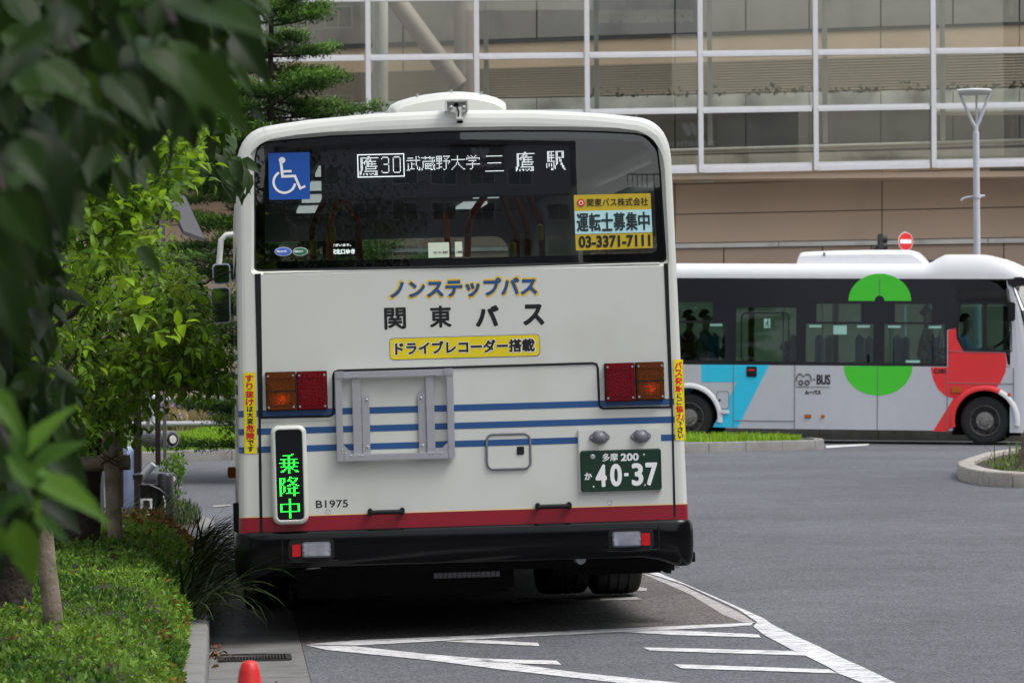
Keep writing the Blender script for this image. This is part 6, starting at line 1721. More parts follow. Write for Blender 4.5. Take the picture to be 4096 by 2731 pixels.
M['stake'] = wood('weathered timber', (0.24, 0.19, 0.155))

# ---- clipped azalea hedge
hedge = thing('azalea_hedge', 'low clipped azalea hedge filling the planting bed along the kerb', 'hedge')
def hedge_z(u, y):
    e = np.clip((-0.17 - u) / 0.22, 0, 1); f = np.clip((28.6 - y) / 0.8, 0, 1); nr = np.clip((y - 8) / 0.8, 0, 1)
    base = 0.20 + 0.22 * np.sqrt(e) * np.sqrt(f)
    return base + 0.03 * np.sin(u * 5.1 + y * 1.3) * np.cos(y * 2.7 - u) + 0.02 * np.sin(y * 7 + u * 9)
N = 19000
u = rng.uniform(-2.6, -0.17, N); y = rng.uniform(9, 28.6, N)
keep = rng.uniform(size=N) < np.clip(1.25 - (u < -1.8) * .35, 0, 1)
u, y = u[keep], y[keep]; n = len(u)
pos = np.stack([KX + KS * (y - KY) + u, y, hedge_z(u, y) - rng.uniform(0.0, 0.06, n)], 1)
# side face towards the road
N2 = 4500
y2 = rng.uniform(9, 28.6, N2); z2 = rng.uniform(0.0, 1.0, N2); u2 = -0.19 + 0.05 * np.sin(z2 * 3) + rng.uniform(-.04, .03, N2)
pos2 = np.stack([KX + KS * (y2 - KY) + u2, y2, 0.13 + z2 * (hedge_z(u2, y2) - 0.13)], 1)
shoot = np.concatenate([pos, pos2]); axis = unit(np.concatenate([rng.normal(0, .45, (n, 3)) + [0, 0, 1.0], rng.normal(0, .45, (N2, 3)) + [0.9, 0, 0.5]]))
K = 6
ang = np.tile(np.arange(K) * 2.4, len(shoot)) + np.repeat(rng.uniform(0, 6.28, len(shoot)), K)
ax = np.repeat(axis, K, 0); b1 = unit(np.cross(ax, [0.3, 1, 0.2])); b2 = np.cross(ax, b1)
tilt = rng.uniform(0.25, 0.95, len(ang))[:, None]
d = ax * np.cos(tilt) + (b1 * np.cos(ang)[:, None] + b2 * np.sin(ang)[:, None]) * np.sin(tilt)
p_ = np.repeat(shoot, K, 0) + d * 0.004 - ax * rng.uniform(0, .02, (len(ang), 1))
size = rng.uniform(0.019, 0.044, len(ang)) * np.repeat(rng.uniform(0.75, 1.25, len(shoot)), K)
patch = np.repeat(0.5 + 0.22 * np.sin(shoot[:, 0] * 4 + shoot[:, 1] * 1.7) + 0.16 * np.sin(shoot[:, 1] * 4.3), K)
tint = np.clip(patch + rng.normal(0, .24, len(ang)), 0, 1)
dry = np.repeat((rng.uniform(size=len(shoot)) < 0.008) | ((shoot[:, 1] > 26.8) & (rng.uniform(size=len(shoot)) < 0.75)) | ((np.concatenate([np.zeros(n, bool), np.ones(N2, bool)])) & (rng.uniform(size=len(shoot)) < .10)), K)
v, f, t = leaves(p_[~dry], d[~dry], ax[~dry], size[~dry], 0.58, (SMALL_V, SMALL_F), tint[~dry])
structure(np_mesh('foliage', v, f, M['hedge_leaf'], hedge, t), 'stuff')
v, f, t = leaves(p_[dry], d[dry], ax[dry], size[dry], 0.7, (SMALL_V, SMALL_F), tint[dry])
structure(np_mesh('dry_foliage', v, f, M['hedge_dry'], hedge, t, ), 'stuff', 'dry yellow brown leaves')
us = np.linspace(-2.9, -0.21, 18); yv_ = np.linspace(8.6, 28.4, 70)
V = np.array([(KX + KS * (b - KY) + a, b, hedge_z(np.array(a), np.array(b)) - 0.055) for b in yv_ for a in us]); nx = len(us)
F = np.array([(j * nx + i, j * nx + i + 1, (j + 1) * nx + i + 1, (j + 1) * nx + i) for j in range(len(yv_) - 1) for i in range(nx - 1)])
V2 = np.array([(KX + KS * (b - KY) - 0.21 + (0.02 if k else 0), b, (0.1 if k else hedge_z(np.array(-0.21), np.array(b)) - 0.056)) for b in yv_ for k in (0, 1)])
F2 = np.array([(2 * j, 2 * j + 1, 2 * j + 3, 2 * j + 2) for j in range(len(yv_) - 1)]) + len(V)
M['hedge_core'] = mat('azalea twigs', (0.035, 0.04, 0.012), 0.95, var=0.5, scale=40, bump=1.0, bscale=80)
np_mesh('twig_mass', np.concatenate([V, V2]), np.concatenate([F, F2]), M['hedge_core'], hedge)

# ---- lily turf at the kerb
def blades(n, y0, y1, u0, L0, L1, lean=1.0, z0=0.13, width=0.017):
    Vv, Ff, T = [], [], []
    for _ in range(n):
        y = rng.uniform(y0, y1); u = rng.normal(u0, 0.05); x0, y_ = uy(u, y)
        a = rng.normal(-0.15, 0.6); L_ = rng.uniform(L0, L1); l_ = lean * rng.uniform(0.35, 1.15)
        dx, dy = math.cos(a), math.sin(a) - 0.15
        w = width * rng.uniform(0.6, 1.1); base = len(Vv); tt = float(np.clip(rng.beta(1.4, 3), 0, 1)); S_ = 7
        ppx, ppy, ppz = x0, y_, z0; th = rad(rng.uniform(40, 78))
        for k in range(S_ + 1):
            q_ = k / S_; ww = w * (1 - q_ ** 2.2) * 0.5 + 0.0006
            Vv += [(ppx - dy * ww, ppy + dx * ww, ppz), (ppx, ppy, ppz - ww * .5), (ppx + dy * ww, ppy - dx * ww, ppz)]
            T += [tt * .8 + 0.3, tt * .45, tt * .8 + 0.3]
            th -= l_ * 1.9 / S_ * (0.5 + q_)
            ppx += math.cos(th) * dx * L_ / S_; ppy += math.cos(th) * dy * L_ / S_; ppz += math.sin(th) * L_ / S_
            ppz = max(ppz, hgt(ppx, ppy) + 0.012)
        for k in range(S_):
            b = base + 3 * k
            Ff += [(b, b + 1, b + 4, b + 3), (b + 1, b + 2, b + 5, b + 4)]
    return np.array(Vv), np.array(Ff), np.array(T)
for (n, a, b, u0, L0, L1, lab) in ((150, 20.9, 23.0, -0.1, .4, .68, 'nearest'), (170, 23.0, 26.0, -0.1, .38, .62, 'middle'), (130, 26.0, 29.0, -0.12, .3, .5, 'farthest')):
    t = thing('lily_turf', {'nearest': 'arching dark lily turf clump drooping over the kerb into the gutter, nearest of three', 'middle': 'dark lily turf clump spilling over the kerb, middle of three', 'farthest': 'smaller lily turf clump at the far end of the hedge'}[lab], 'grass clump', group='lily turf clumps along the kerb')
    v, f, tt = blades(n, a, b, u0, L0, L1); structure(np_mesh('blades', v, f, M['blade'], t, tt), 'stuff')
t = thing('lily_turf', 'upright striped lily turf behind the tree stake and trunk', 'grass clump', group='lily turf clumps along the kerb')
Vv = [blades(60, 28.5, 33.0, uu, .25, .45, 0.45) for uu in (-0.5, -0.8, -1.1, -1.4, -1.7)]
o_ = 0; FV = []; 
for v, f, tt in Vv: FV.append(f + o_); o_ += len(v)
structure(np_mesh('blades', np.concatenate([a[0] for a in Vv]), np.concatenate(FV), M['blade'], t, np.clip(np.concatenate([a[2] for a in Vv]) + .25, 0, 1)), 'stuff')

# ---- tree stakes
def stake(label, top, bot, Yq, r, bar, Yb_, rb_, bar_ends):
    a, b = P(*top, Yq), P(*bot, Yq); d = (b - a).normalized(); b = b + d * 0.45
    t = thing('tree_stake', label, 'tree stake', (b.x, b.y, 0.11)); o = t.location
    mb = MB(); pts = [a + (b - a) * k / 8 - o for k in range(9)]
    mb.loop_tube([pts[0] - d * 0.004] + pts, [r * 0.85] + [r * (1 + 0.04 * math.sin(k * 2.1)) for k in range(9)], 14); mb.build('post', M['stake'], t, 50)
    A, B = P(*bar_ends[0], Yb_) - o, P(*bar_ends[1], Yb_) - o
    mb = MB(); mb.loop_tube([A + (B - A) * k / 6 for k in range(7)], [rb_ * (1 + .03 * math.sin(k * 1.7)) for k in range(7)], 14); mb.build('cross_bar', M['stake'], t, 50)
    c = P(*bar, Yq) - o; M.setdefault('rope', mat('brown rope', (0.07, 0.03, 0.02), 0.9, var=0.3, scale=60))
    rp = MB()
    for k in range(3):
        h = (k - 1) * 0.012
        rp.loop_tube([(c.x + r * 1.12 * math.cos(w), c.y + r * 1.12 * math.sin(w), c.z + h + (0.028 * math.cos(w) if k % 2 else -0.028 * math.cos(w))) for w in np.linspace(0, 6.283, 17)[:-1]], 0.005, 6, True)
    rp.build('rope', M['rope'], t, 60)
stake('weathered timber stake lashed to a cross bar by the farther tree trunk', (438, 1728), (458, 2095), 23.6, 0.047, (440, 1837), 23.72, 0.048, [(120, 1862), (520, 1848)])
stake('mossy grey timber stake standing in the hedge nearer the viewer', (163, 2050), (214, 2480), 17.0, 0.043, (172, 2060), 17.1, 0.046, [(40, 2080), (290, 2072)])

# ---- trees
def tubes(mb, pts, r0, r1, n=10, wob=0.0):
    pts = [Vector(p) for p in pts]; out = []; 
    for i in range(len(pts) - 1):
        for k in range(6): out.append(pts[i].lerp(pts[i + 1], k / 6) + Vector(rng.normal(0, wob, 3)) * (0 if i + k == 0 else 1))
    out.append(pts[-1]); m = len(out)
    mb.loop_tube(out, [r0 + (r1 - r0) * k / (m - 1) for k in range(m)], n)
def shoots(base, dirs, Ls, nl, leaf, droop=0.35, tip_bright=0.35, tint0=0.3, spread=0.9):
    """alternate leaves along short shoots -> arrays"""
    pos, d, up, sz, ti = [], [], [], [], []
    for p, a, L_ in zip(base, unit(dirs), Ls):
        s1 = np.cross(a, [0, 0, 1.0]); s1 /= max(1e-5, np.linalg.norm(s1)); s2 = np.cross(s1, a)
        ph = rng.uniform(0, 6.28); tb = rng.uniform(-.18, .22)
        for k in range(nl):
            q_ = (k + 0.6) / nl; w = ph + k * 2.5
            side = s1 * math.cos(w) + s2 * math.sin(w)
            dd = a * (0.35 + 0.5 * q_ ** 3) + side * spread + np.array([0, 0, -droop * rng.uniform(0.5, 1.6)]) + rng.normal(0, .15, 3)
            pos.append(p + a * L_ * q_ + np.array([0, 0, -0.04 * q_ * q_])); d.append(dd); up.append(np.array([0, 0, 1.0]) + rng.normal(0, .3, 3) + a * .2)
            sz.append(leaf * rng.uniform(0.7, 1.15) * (1 - 0.35 * q_ ** 4)); ti.append(tint0 + tb + tip_bright * q_ ** 2 + rng.normal(0, .1))
    return np.array(pos), np.array(d), np.array(up), np.array(sz), np.clip(np.array(ti), 0, 1)
def leaf_mesh(n_len=10, n_w=4, vein=0.02, curl=0.22):
    mb = MB(); rows = []
    for i in range(n_len + 1):
        t = i / n_len; w = 0.55 * (math.sin(math.pi * min(1, t ** 0.72)) ** 0.95) * (1 - 0.38 * t * t) * (1 if t < 1 else 0) + 0.002
        row = []
        for j in range(-n_w, n_w + 1):
            s = j / n_w; row.append((s * w, t, 0.16 * abs(s) * w * 2 * 0.5 - curl * t * t + vein * math.sin((t - 0.35 * abs(s)) * 40) * (abs(s) > .05) * w))
        rows.append(row)
    mb.grid(rows); return mb
def leaf_protos(m, name='leaf'):
    out = []
    for c in (0.1, 0.25, 0.42):
        mb = leaf_mesh(curl=c); me = bpy.data.meshes.new(name); me.from_pydata(mb.v, [], mb.f); me.materials.append(m)
        me.polygons.foreach_set('use_smooth', [True] * len(me.polygons)); out.append(me)
    return out
def place_leaves(root, protos, pos, d, up, size, width):
    x, y, z = frames(d, up); o = root.location
    for k in range(len(pos)):
        ob = bpy.data.objects.new('leaf', protos[k % len(protos)]); COL.objects.link(ob); ob.parent = root
        w = size[k] * (width if np.isscalar(width) else width[k])
        mt = Matrix(((x[k][0] * w, y[k][0] * size[k], z[k][0] * size[k], pos[k][0] - o.x), (x[k][1] * w, y[k][1] * size[k], z[k][1] * size[k], pos[k][1] - o.y), (x[k][2] * w, y[k][2] * size[k], z[k][2] * size[k], pos[k][2] - o.z), (0, 0, 0, 1)))
        ob.matrix_local = mt
def split_leaves(root, arrays, mat_all, protos, width, n_single=280):
    pos, d, up, sz, ti = arrays
    rel = pos - np.array([0, 0, CAM_H]); q_ = np.stack([CX + rel[:, 0] / rel[:, 1] * FPX, CY + 26 - rel[:, 2] / rel[:, 1] * FPX], 1)
    gap = inpoly(q_, [(700, 740), (1000, 740), (1000, 1320), (840, 1320), (815, 1060), (700, 990)]) | (q_[:, 0] > 930)
    pos, d, up, sz, ti = (a[~gap] for a in (pos, d, up, sz, ti))
    # apparent size in the photograph decides which leaves stand alone
    rel = pos - np.array([0, 0, CAM_H]); px = rel[:, 0] / rel[:, 1] * FPX; pz = rel[:, 2] / rel[:, 1] * FPX
    inside = (np.abs(px) < 2100) & (np.abs(pz) < 1420)
    score = np.where(inside, sz / pos[:, 1], 0); order = np.argsort(-score * (1 + 0.3 * rng.uniform(size=len(score))))
    one = order[:n_single]; rest = order[n_single:]
    place_leaves(root, protos, pos[one], d[one], up[one], sz[one], width)
    v, f, t = leaves(pos[rest], d[rest], up[rest], sz[rest], width * 1.15, None, ti[rest])
    o = np_mesh('foliage', v - np.array(root.location), f, mat_all, root, t, smooth_=True); structure(o, 'stuff')

# tree B: farther street tree by the shelter
pb = P(330, 2075, 24.6); treeB = thing('street_tree', 'fresh green street tree with a dark trunk behind the timber cross bar', 'tree', (pb.x, pb.y, 0.1))
o = treeB.location
tr = MB(); tubes(tr, [P(322, 2190, 24.6) - o, P(335, 1980, 24.6) - o, P(352, 1700, 24.6) - o, P(360, 1450, 24.6) - o, P(380, 1150, 24.4) - o, P(400, 800, 24.2) - o], 0.125, 0.04, 14, 0.006); tr.build('trunk', M['bark'], treeB, 60)
lim = MB()
for pts, r in (([(355, 1680, 24.5), (250, 1760, 24.2), (120, 1780, 24)], 0.03), ([(358, 1560, 24.5), (520, 1480, 24), (700, 1380, 23.6), (880, 1490, 23.4)], 0.022), ([(365, 1400, 24.5), (600, 1250, 24), (790, 1330, 23.4)], 0.022), ([(380, 1200, 24.4), (200, 1000, 24), (50, 900, 23.8)], 0.022), ([(370, 1300, 24.5), (560, 1150, 24.2), (800, 1140, 23.8), (930, 1085, 23.6)], 0.018), ([(395, 1000, 24.3), (560, 850, 24.2), (700, 800, 24)], 0.018)):
    lim = MB(); tubes(lim, [P(*p) - o for p in pts], r, 0.004, 8, 0.006); lim.build('branch', M['bark'], treeB, 60)
PB1 = [(300, 1000), (480, 940), (600, 960), (640, 1060), (800, 1150), (830, 1200), (800, 1290), (850, 1400), (820, 1450), (740, 1490), (650, 1540), (570, 1620), (500, 1720), (430, 1800), (300, 1760), (150, 1700), (120, 1300), (200, 1050)]
PB2 = [(640, 1120), (760, 1120), (820, 1130), (820, 1200), (810, 1300), (840, 1400), (900, 1470), (850, 1540), (700, 1560), (600, 1500), (560, 1300)]
bp = np.concatenate([sample(PB1, 760, 22.8, 25.5), sample(PB2, 230, 22.3, 23.6)])
dr = rng.normal(0, .6, (len(bp), 3)) + np.array([0.35, -0.35, 0.25])
A = shoots(bp, dr, rng.uniform(.14, .3, len(bp)), 7, 0.078, 0.5, 0.3, 0.22)
tw = MB()
for p, a_, L_ in zip(bp[::3], unit(dr)[::3], rng.uniform(.15, .3, len(bp))): tw.loop_tube([Vector(p) - o - Vector(a_) * 0.1, Vector(p + a_ * L_) - o], [0.003, 0.0012], 4)
structure(tw.build('twigs', M['twig'], treeB, normals=False), 'stuff')
split_leaves(treeB, A, M['fresh_leaf'], leaf_protos(M['fresh_leaf_one']), 0.52)

# tree C: nearer street tree, its trunk behind the near stake
pc = P(60, 2250, 17.8); treeC = thing('street_tree', 'fresh green street tree with bright young shoots behind the near timber stake', 'tree', (pc.x, pc.y, 0.1))
o = treeC.location
tr = MB(); tubes(tr, [P(40, 2760, 17.8) - o, P(45, 2300, 17.8) - o, P(95, 1800, 17.7) - o, P(120, 1500, 17.6) - o, P(190, 1000, 17.4) - o, P(260, 600, 17.2) - o], 0.11, 0.03, 14, 0.006); tr.build('trunk', M['bark'], treeC, 60)
for pts, r in (([(110, 1650, 17.6), (250, 1500, 17), (330, 1380, 16.6)], 0.018), ([(125, 1450, 17.5), (330, 1200, 16.8), (500, 960, 16.2)], 0.02), ([(170, 1100, 17.4), (400, 800, 16.6), (640, 560, 15.8), (710, 440, 15.6)], 0.02), ([(200, 950, 17.3), (80, 700, 16.5), (-50, 500, 16)], 0.018), ([(240, 700, 17.2), (480, 560, 16.5), (750, 620, 15.8)], 0.014)):
    lim = MB(); tubes(lim, [P(*p) - o for p in pts], r, 0.004, 8, 0.005); lim.build('branch', M['bark'], treeC, 60)
PC = [(-100, 460), (240, 470), (330, 560), (480, 640), (560, 560), (640, 600), (700, 420), (780, 480), (810, 640), (720, 700), (690, 830), (600, 900), (560, 1050), (520, 1160), (420, 1250), (300, 1250), (280, 1450), (200, 1680), (100, 1760), (-100, 1760)]
PC2 = [(560, 640), (660, 500), (700, 420), (740, 470), (790, 640), (720, 720), (640, 800), (560, 740)]
PC3 = [(150, 600), (480, 620), (620, 780), (560, 1000), (380, 1060), (200, 980)]
bp = np.concatenate([sample(PC, 420, 15.2, 18.8), sample(PC2, 45, 14.6, 15.6), sample(PC3, 140, 14.4, 15.8)])
dr = rng.normal(0, .5, (len(bp), 3)) + np.array([0.3, -0.25, 0.6])
A = shoots(bp, dr, rng.uniform(.12, .26, len(bp)), 8, 0.072, 0.3, 0.55, 0.24)
ex = shoots(Pn(np.array([590., 700, 620, 760, 400, 745, 560, 440]), np.array([1060., 640, 1390, 900, 640, 760, 1300, 900]), np.full(8, 14.2)), rng.normal(0, .2, (8, 3)) + [0.2, -.1, 0.9], np.full(8, .2), 8, 0.085, 0.25, 0.5, 0.5)
A = tuple(np.concatenate([a, b]) for a, b in zip(A, ex))
tw = MB()
for p, a_, L_ in zip(bp[::2], unit(dr)[::2], rng.uniform(.15, .3, len(bp))): tw.loop_tube([Vector(p) - o - Vector(a_) * 0.08, Vector(p + a_ * L_) - o], [0.003, 0.0012], 4)
structure(tw.build('twigs', M['fresh_leaf'], treeC, normals=False), 'stuff')
split_leaves(treeC, A, M['fresh_leaf'], leaf_protos(M['fresh_leaf_one']), 0.5)

# tree A: broad-leaved tree close to the viewer, reaching over to the bus
treeA = thing('broadleaf_tree', 'dark broad-leaved tree close to the viewer, its branches hanging into view over the bus', 'tree', (-1.75, 8.5, 0.1))
o = treeA.location
tr = MB(); tubes(tr, [(0, 0, -0.05), (0.02, 0, 1.2), (0.1, -0.2, 2.3), (0.15, -0.3, 3.4), (0.2, -.3, 4.6)], 0.13, 0.05, 14, 0.006); tr.build('trunk', M['bark'], treeA, 60)
hub = Vector((0.1, -0.2, 2.3)) + o
for tgt, r, mid in (((300, 200, 4.5), 0.02, 3.2), ((700, 100, 4.2), 0.018, 3.0), ((60, 900, 4.4), 0.016, 2.6), ((120, 1900, 4.6), 0.016, 1.9), ((900, 330, 17.6), 0.03, 3.4), ((980, 520, 17.8), 0.012, 3.2)):
    e = P(*tgt); m_ = (hub + e) / 2; m_.z = max(mid, m_.z) if tgt[2] > 10 else mid
    lim = MB(); tubes(lim, [hub - o, m_ - o, e - o], r, 0.004, 8, 0.004); lim.build('branch', M['bark'], treeA, 60)
PA1 = [(-150, -150), (1010, -150), (1000, 60), (930, 170), (850, 220), (800, 300), (840, 400), (740, 420), (640, 420), (560, 350), (430, 480), (300, 470), (240, 640), (-150, 700)]
PA1b = [(150, 380), (640, 380), (760, 520), (620, 560), (400, 700), (180, 640)]
PA2 = [(-150, 620), (90, 640), (150, 860), (120, 1150), (40, 1260), (-150, 1300)]
PA4 = [(-150, 1560), (110, 1560), (230, 1640), (180, 1760), (250, 1850), (300, 2010), (100, 2100), (60, 2250), (-150, 2350)]
PA5 = [(760, 430), (880, 450), (910, 540), (930, 600), (985, 650), (985, 710), (950, 750), (900, 730), (820, 700), (760, 640)]
def dense(poly, n, y0, y1, leaf, sd, tint0):
    p = sample(poly, n, y0, y1); m_ = len(p)
    d = rng.normal(0, .35, (m_, 3)) + np.array(sd); up = rng.normal(0, .35, (m_, 3)) + np.array([0, -0.35, 0.9])
    return p, d, up, leaf * rng.uniform(.75, 1.2, m_), np.clip(tint0 + rng.normal(0, .18, m_), 0, 1)
def single(rows):
    """rows: base px, py, tip px, py, depth"""
    pos, d, up, sz = [], [], [], []
    for x0, y0, x1, y1, Y in rows:
        a = P(x0, y0, Y); b = P(x1, y1, Y + rng.uniform(-.05, .05)); pos.append(a); d.append(b - a); sz.append((b - a).length); up.append(Vector((rng.normal(0, .3), -0.6, 0.7)))
    return np.array([tuple(v) for v in pos]), np.array([tuple(v) for v in d]), np.array([tuple(v) for v in up]), np.array(sz), np.full(len(pos), .5)
S1 = single([(820, 30, 1080, 130, 3.6), (640, 10, 960, 60, 3.8), (740, 230, 985, 470, 3.7), (860, 190, 900, 320, 4.2), (930, 270, 1040, 380, 5.5), (260, 20, 250, 130, 3.5), (250, 100, 10, 210, 3.8), (380, 150, 480, 320, 3.6), (470, 60, 590, 190, 3.8), (150, 250, 390, 420, 4.0), (420, 300, 620, 470, 4.2), (560, 210, 800, 330, 4.1), (300, 330, 220, 560, 4.0), (60, 560, 180, 720, 3.5), (100, 520, 370, 900, 3.7), (0, 760, 190, 1010, 3.4), (20, 900, 115, 1200, 3.5), (-40, 1080, 80, 1340, 3.4), (190, 730, 350, 920, 4.2), (540, 990, 670, 1090, 6.5), (1000, 440, 1095, 500, 5.0), (640, 300, 700, 480, 4.1),
             (105, 1830, 300, 1590, 4.4), (90, 1840, 60, 1640, 4.2), (150, 1950, 510, 2010, 4.0), (140, 1950, 20, 1800, 4.3), (130, 1880, 330, 1730, 4.6), (110, 1990, -60, 2060, 3.8), (160, 1990, 160, 2160, 3.6), (60, 2080, 150, 2360, 4.0), (-60, 2050, 60, 2300, 3.7), (150, 1800, 240, 1650, 5.0), (130, 2080, 310, 2150, 4.2), (-50, 1560, 90, 1700, 4.0), (110, 1900, 270, 1900, 4.8)])
D1 = dense(PA1, 165, 4.6, 7.6, 0.088, (0.35, -.1, -.55), .35)
D2 = dense(PA1b, 26, 5.2, 7.6, 0.082, (0.3, -.1, -.7), .35)
D3 = dense(PA2, 24, 4.4, 6.5, 0.082, (0.25, -.1, -.8), .5)
D5 = dense(PA5, 190, 16.6, 18.6, 0.108, (0.35, -.3, -.75), .6)
D6 = dense([(800, 260), (880, 300), (900, 420), (890, 480), (820, 480), (780, 420)], 16, 16.0, 18.0, 0.11, (0.3, -.3, -.8), .5)
singles = tuple(np.concatenate(z_) for z_ in zip(S1, D1, D2, D3, D5, D6))
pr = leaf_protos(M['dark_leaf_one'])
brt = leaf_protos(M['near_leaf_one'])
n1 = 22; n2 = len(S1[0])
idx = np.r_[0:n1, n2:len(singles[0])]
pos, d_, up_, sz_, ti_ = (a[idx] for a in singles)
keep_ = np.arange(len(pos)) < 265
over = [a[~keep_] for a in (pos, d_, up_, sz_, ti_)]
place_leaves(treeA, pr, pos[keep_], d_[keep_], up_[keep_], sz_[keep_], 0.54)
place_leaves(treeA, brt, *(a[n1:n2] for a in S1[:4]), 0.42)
# out-of-frame canopy above, beside and behind the view, added to shade the near leaves
cn = 14000
c_ = np.stack([rng.uniform(-5.0, 1.0, cn), rng.uniform(-4.0, 12.0, cn), rng.uniform(2.2, 4.6, cn)], 1)
pyy = CY - (c_[:, 2] - CAM_H) / c_[:, 1] * FPX; pxx = CX + c_[:, 0] / c_[:, 1] * FPX
out = ((pyy < -250) | (pxx < -300) | (c_[:, 1] < 0.5)) & ~((c_[:, 0] > -0.4 - 0.0 * c_[:, 1]) & (c_[:, 1] > 9))
c_ = c_[out]
# dark inner leaves behind the near ones
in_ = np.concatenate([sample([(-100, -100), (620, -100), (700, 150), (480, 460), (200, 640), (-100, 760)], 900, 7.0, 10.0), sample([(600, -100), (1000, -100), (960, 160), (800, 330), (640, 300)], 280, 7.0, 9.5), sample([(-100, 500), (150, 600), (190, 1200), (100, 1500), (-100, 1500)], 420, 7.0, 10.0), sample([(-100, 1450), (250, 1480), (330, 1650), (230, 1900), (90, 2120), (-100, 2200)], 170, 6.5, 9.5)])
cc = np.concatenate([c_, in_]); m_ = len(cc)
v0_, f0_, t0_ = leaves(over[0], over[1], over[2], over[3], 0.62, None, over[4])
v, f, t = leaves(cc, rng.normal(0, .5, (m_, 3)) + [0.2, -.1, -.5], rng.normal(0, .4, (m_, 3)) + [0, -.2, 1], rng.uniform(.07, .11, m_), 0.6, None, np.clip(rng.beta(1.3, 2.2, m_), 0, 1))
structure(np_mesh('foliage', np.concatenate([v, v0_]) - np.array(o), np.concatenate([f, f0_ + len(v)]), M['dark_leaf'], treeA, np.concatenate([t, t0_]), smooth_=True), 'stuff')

# ---- conifer beyond the bus
cf0 = P(1092, 1391, 47.0); cz = hgt(cf0.x, cf0.y)
con = thing('conifer', 'layered green conifer standing beyond the bus in front of the gallery', 'tree', (cf0.x, cf0.y, cz))
H = 6.6
tr = MB(); tubes(tr, [(0, 0, -0.1), (0.02, 0, 2.0), (-0.02, 0, 4.2), (0.03, 0, H)], 0.10, 0.02, 12, 0.008); tr.build('trunk', M['bark'], con, 60)
pos, dd, up, sz, ti = [], [], [], [], []
z = 0.55; br = 0
while z < H - 0.1:
    nb = 6
    for k in range(nb):
        a = k * 2 * math.pi / nb + z * 2.1 + rng.normal(0, .25)
        L_ = min(1.5, 0.1 + 2.2 * (1 - (z / H)) ** 0.75) * rng.uniform(0.6, 1.2) * (1.15 if math.cos(a) > 0 else 1.0)
        if rng.uniform() < 0.12: continue
        rise = rng.uniform(-0.12, 0.34); zb_ = z + rng.uniform(-.14, .14)
        mb = MB(); pts = [(0, 0, zb_)]
        for s in range(1, 5): pts.append((math.cos(a) * L_ * s / 4, math.sin(a) * L_ * s / 4, zb_ + rise * L_ * s / 4 - 0.10 * (s / 4) * (1 - s / 4)))
        mb.loop_tube(pts, [0.018, 0.014, 0.011, 0.008, 0.004], 6); mb.build('branch', M['bark'], con, 60)
        npad = int(14 + 44 * L_)
        for _ in range(npad):
            s = rng.uniform(0.18, 1.03) ** 0.8; wid = 0.30 * L_ * (1.05 - abs(s - 0.6)) * rng.uniform(-1, 1)
            c = np.array([math.cos(a) * L_ * s - math.sin(a) * wid, math.sin(a) * L_ * s + math.cos(a) * wid, zb_ + rise * L_ * s - 0.1 * s * (1 - s) + rng.normal(0.015, .02)])
            m_ = 18; ax_ = np.array([math.cos(a), math.sin(a), 0.25])
            q_ = c + rng.normal(0, 1, (m_, 3)) * [0.07, 0.07, 0.028]
            pos.append(q_); dd.append(unit(rng.normal(0, .55, (m_, 3)) + ax_ * 0.7 + [0, 0, .25])); up.append(rng.normal(0, .5, (m_, 3)) + [0, 0, 1]); sz.append(rng.uniform(.04, .075, m_))
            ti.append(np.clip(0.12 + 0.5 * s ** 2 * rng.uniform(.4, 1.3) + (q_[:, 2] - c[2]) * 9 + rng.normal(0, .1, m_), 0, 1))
    z += rng.uniform(0.16, 0.25)
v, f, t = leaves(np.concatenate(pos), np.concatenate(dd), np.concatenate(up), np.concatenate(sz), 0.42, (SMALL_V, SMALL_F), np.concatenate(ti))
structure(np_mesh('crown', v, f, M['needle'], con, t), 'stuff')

# ---- lawn, flower bed and russet shrubs on the island
def tufts(name, n, poly, L0, L1, m, label, lean=0.5, w=0.012, z0=0.13):
    p = np.array(poly); lo, hi = p.min(0), p.max(0); q_ = rng.uniform(lo, hi, (n * 3, 2)); q_ = q_[inpoly(q_, poly)][:n]; n = len(q_)
    z = np.array([hgt(a, b) for a, b in q_]) + z0
    base = np.stack([q_[:, 0], q_[:, 1], z], 1); L_ = rng.uniform(L0, L1, n)[:, None]
    an = rng.uniform(0, 6.28, n); side = np.stack([np.cos(an), np.sin(an), 0 * an], 1); ln = np.stack([-np.sin(an), np.cos(an), 0 * an], 1) * rng.uniform(0, lean, n)[:, None]
    ww = w * rng.uniform(.7, 1.3, n)[:, None]
    mid = base + (np.array([0, 0, .6]) + ln * .3) * L_; tip = base + (np.array([0, 0, 1.0]) + ln) * L_
    V = np.stack([base - side * ww, base + side * ww, mid + side * ww * .7, mid - side * ww * .7, tip], 1).reshape(-1, 3)
    k = np.arange(n)[:, None] * 5; F = np.concatenate([k + [0, 1, 2], k + [0, 2, 3], k + [3, 2, 4]])
    t = np.repeat(rng.uniform(0, 1, n), 5)
    o = np_mesh(name, V, F, m, None, t); return structure(o, 'stuff', label)
lawn_poly = [(x, y + 0.25) for x, y in isl_front[1:-10]] + [(x - 0.35, y) for x, y in isl_front[-10:-3]] + [(isl_front[1][0], 66)]
tufts('grass', 34000, lawn_poly, 0.05, 0.12, M['grass'], 'short bright green grass on the island')
bed = GP([(500, 1722), (1300, 1712)]); bx_ = [bed[0], bed[1], (bed[1][0], bed[1][1] + 3.0), (bed[0][0], bed[0][1] + 3.0)]
bx2 = [(-10, 63.0), (-2.5, 63.0), (-2.5, 67), (-10, 67)]
tufts('flower_bed', 8000, bx2, 0.2, 0.42, M['wild'], 'straggly dry flower bed behind the guard rail', 0.7, 0.02)
tufts('bed_greenery', 700, bx2, 0.15, 0.36, M['grass'], 'green stems in the flower bed', 0.7, 0.02)
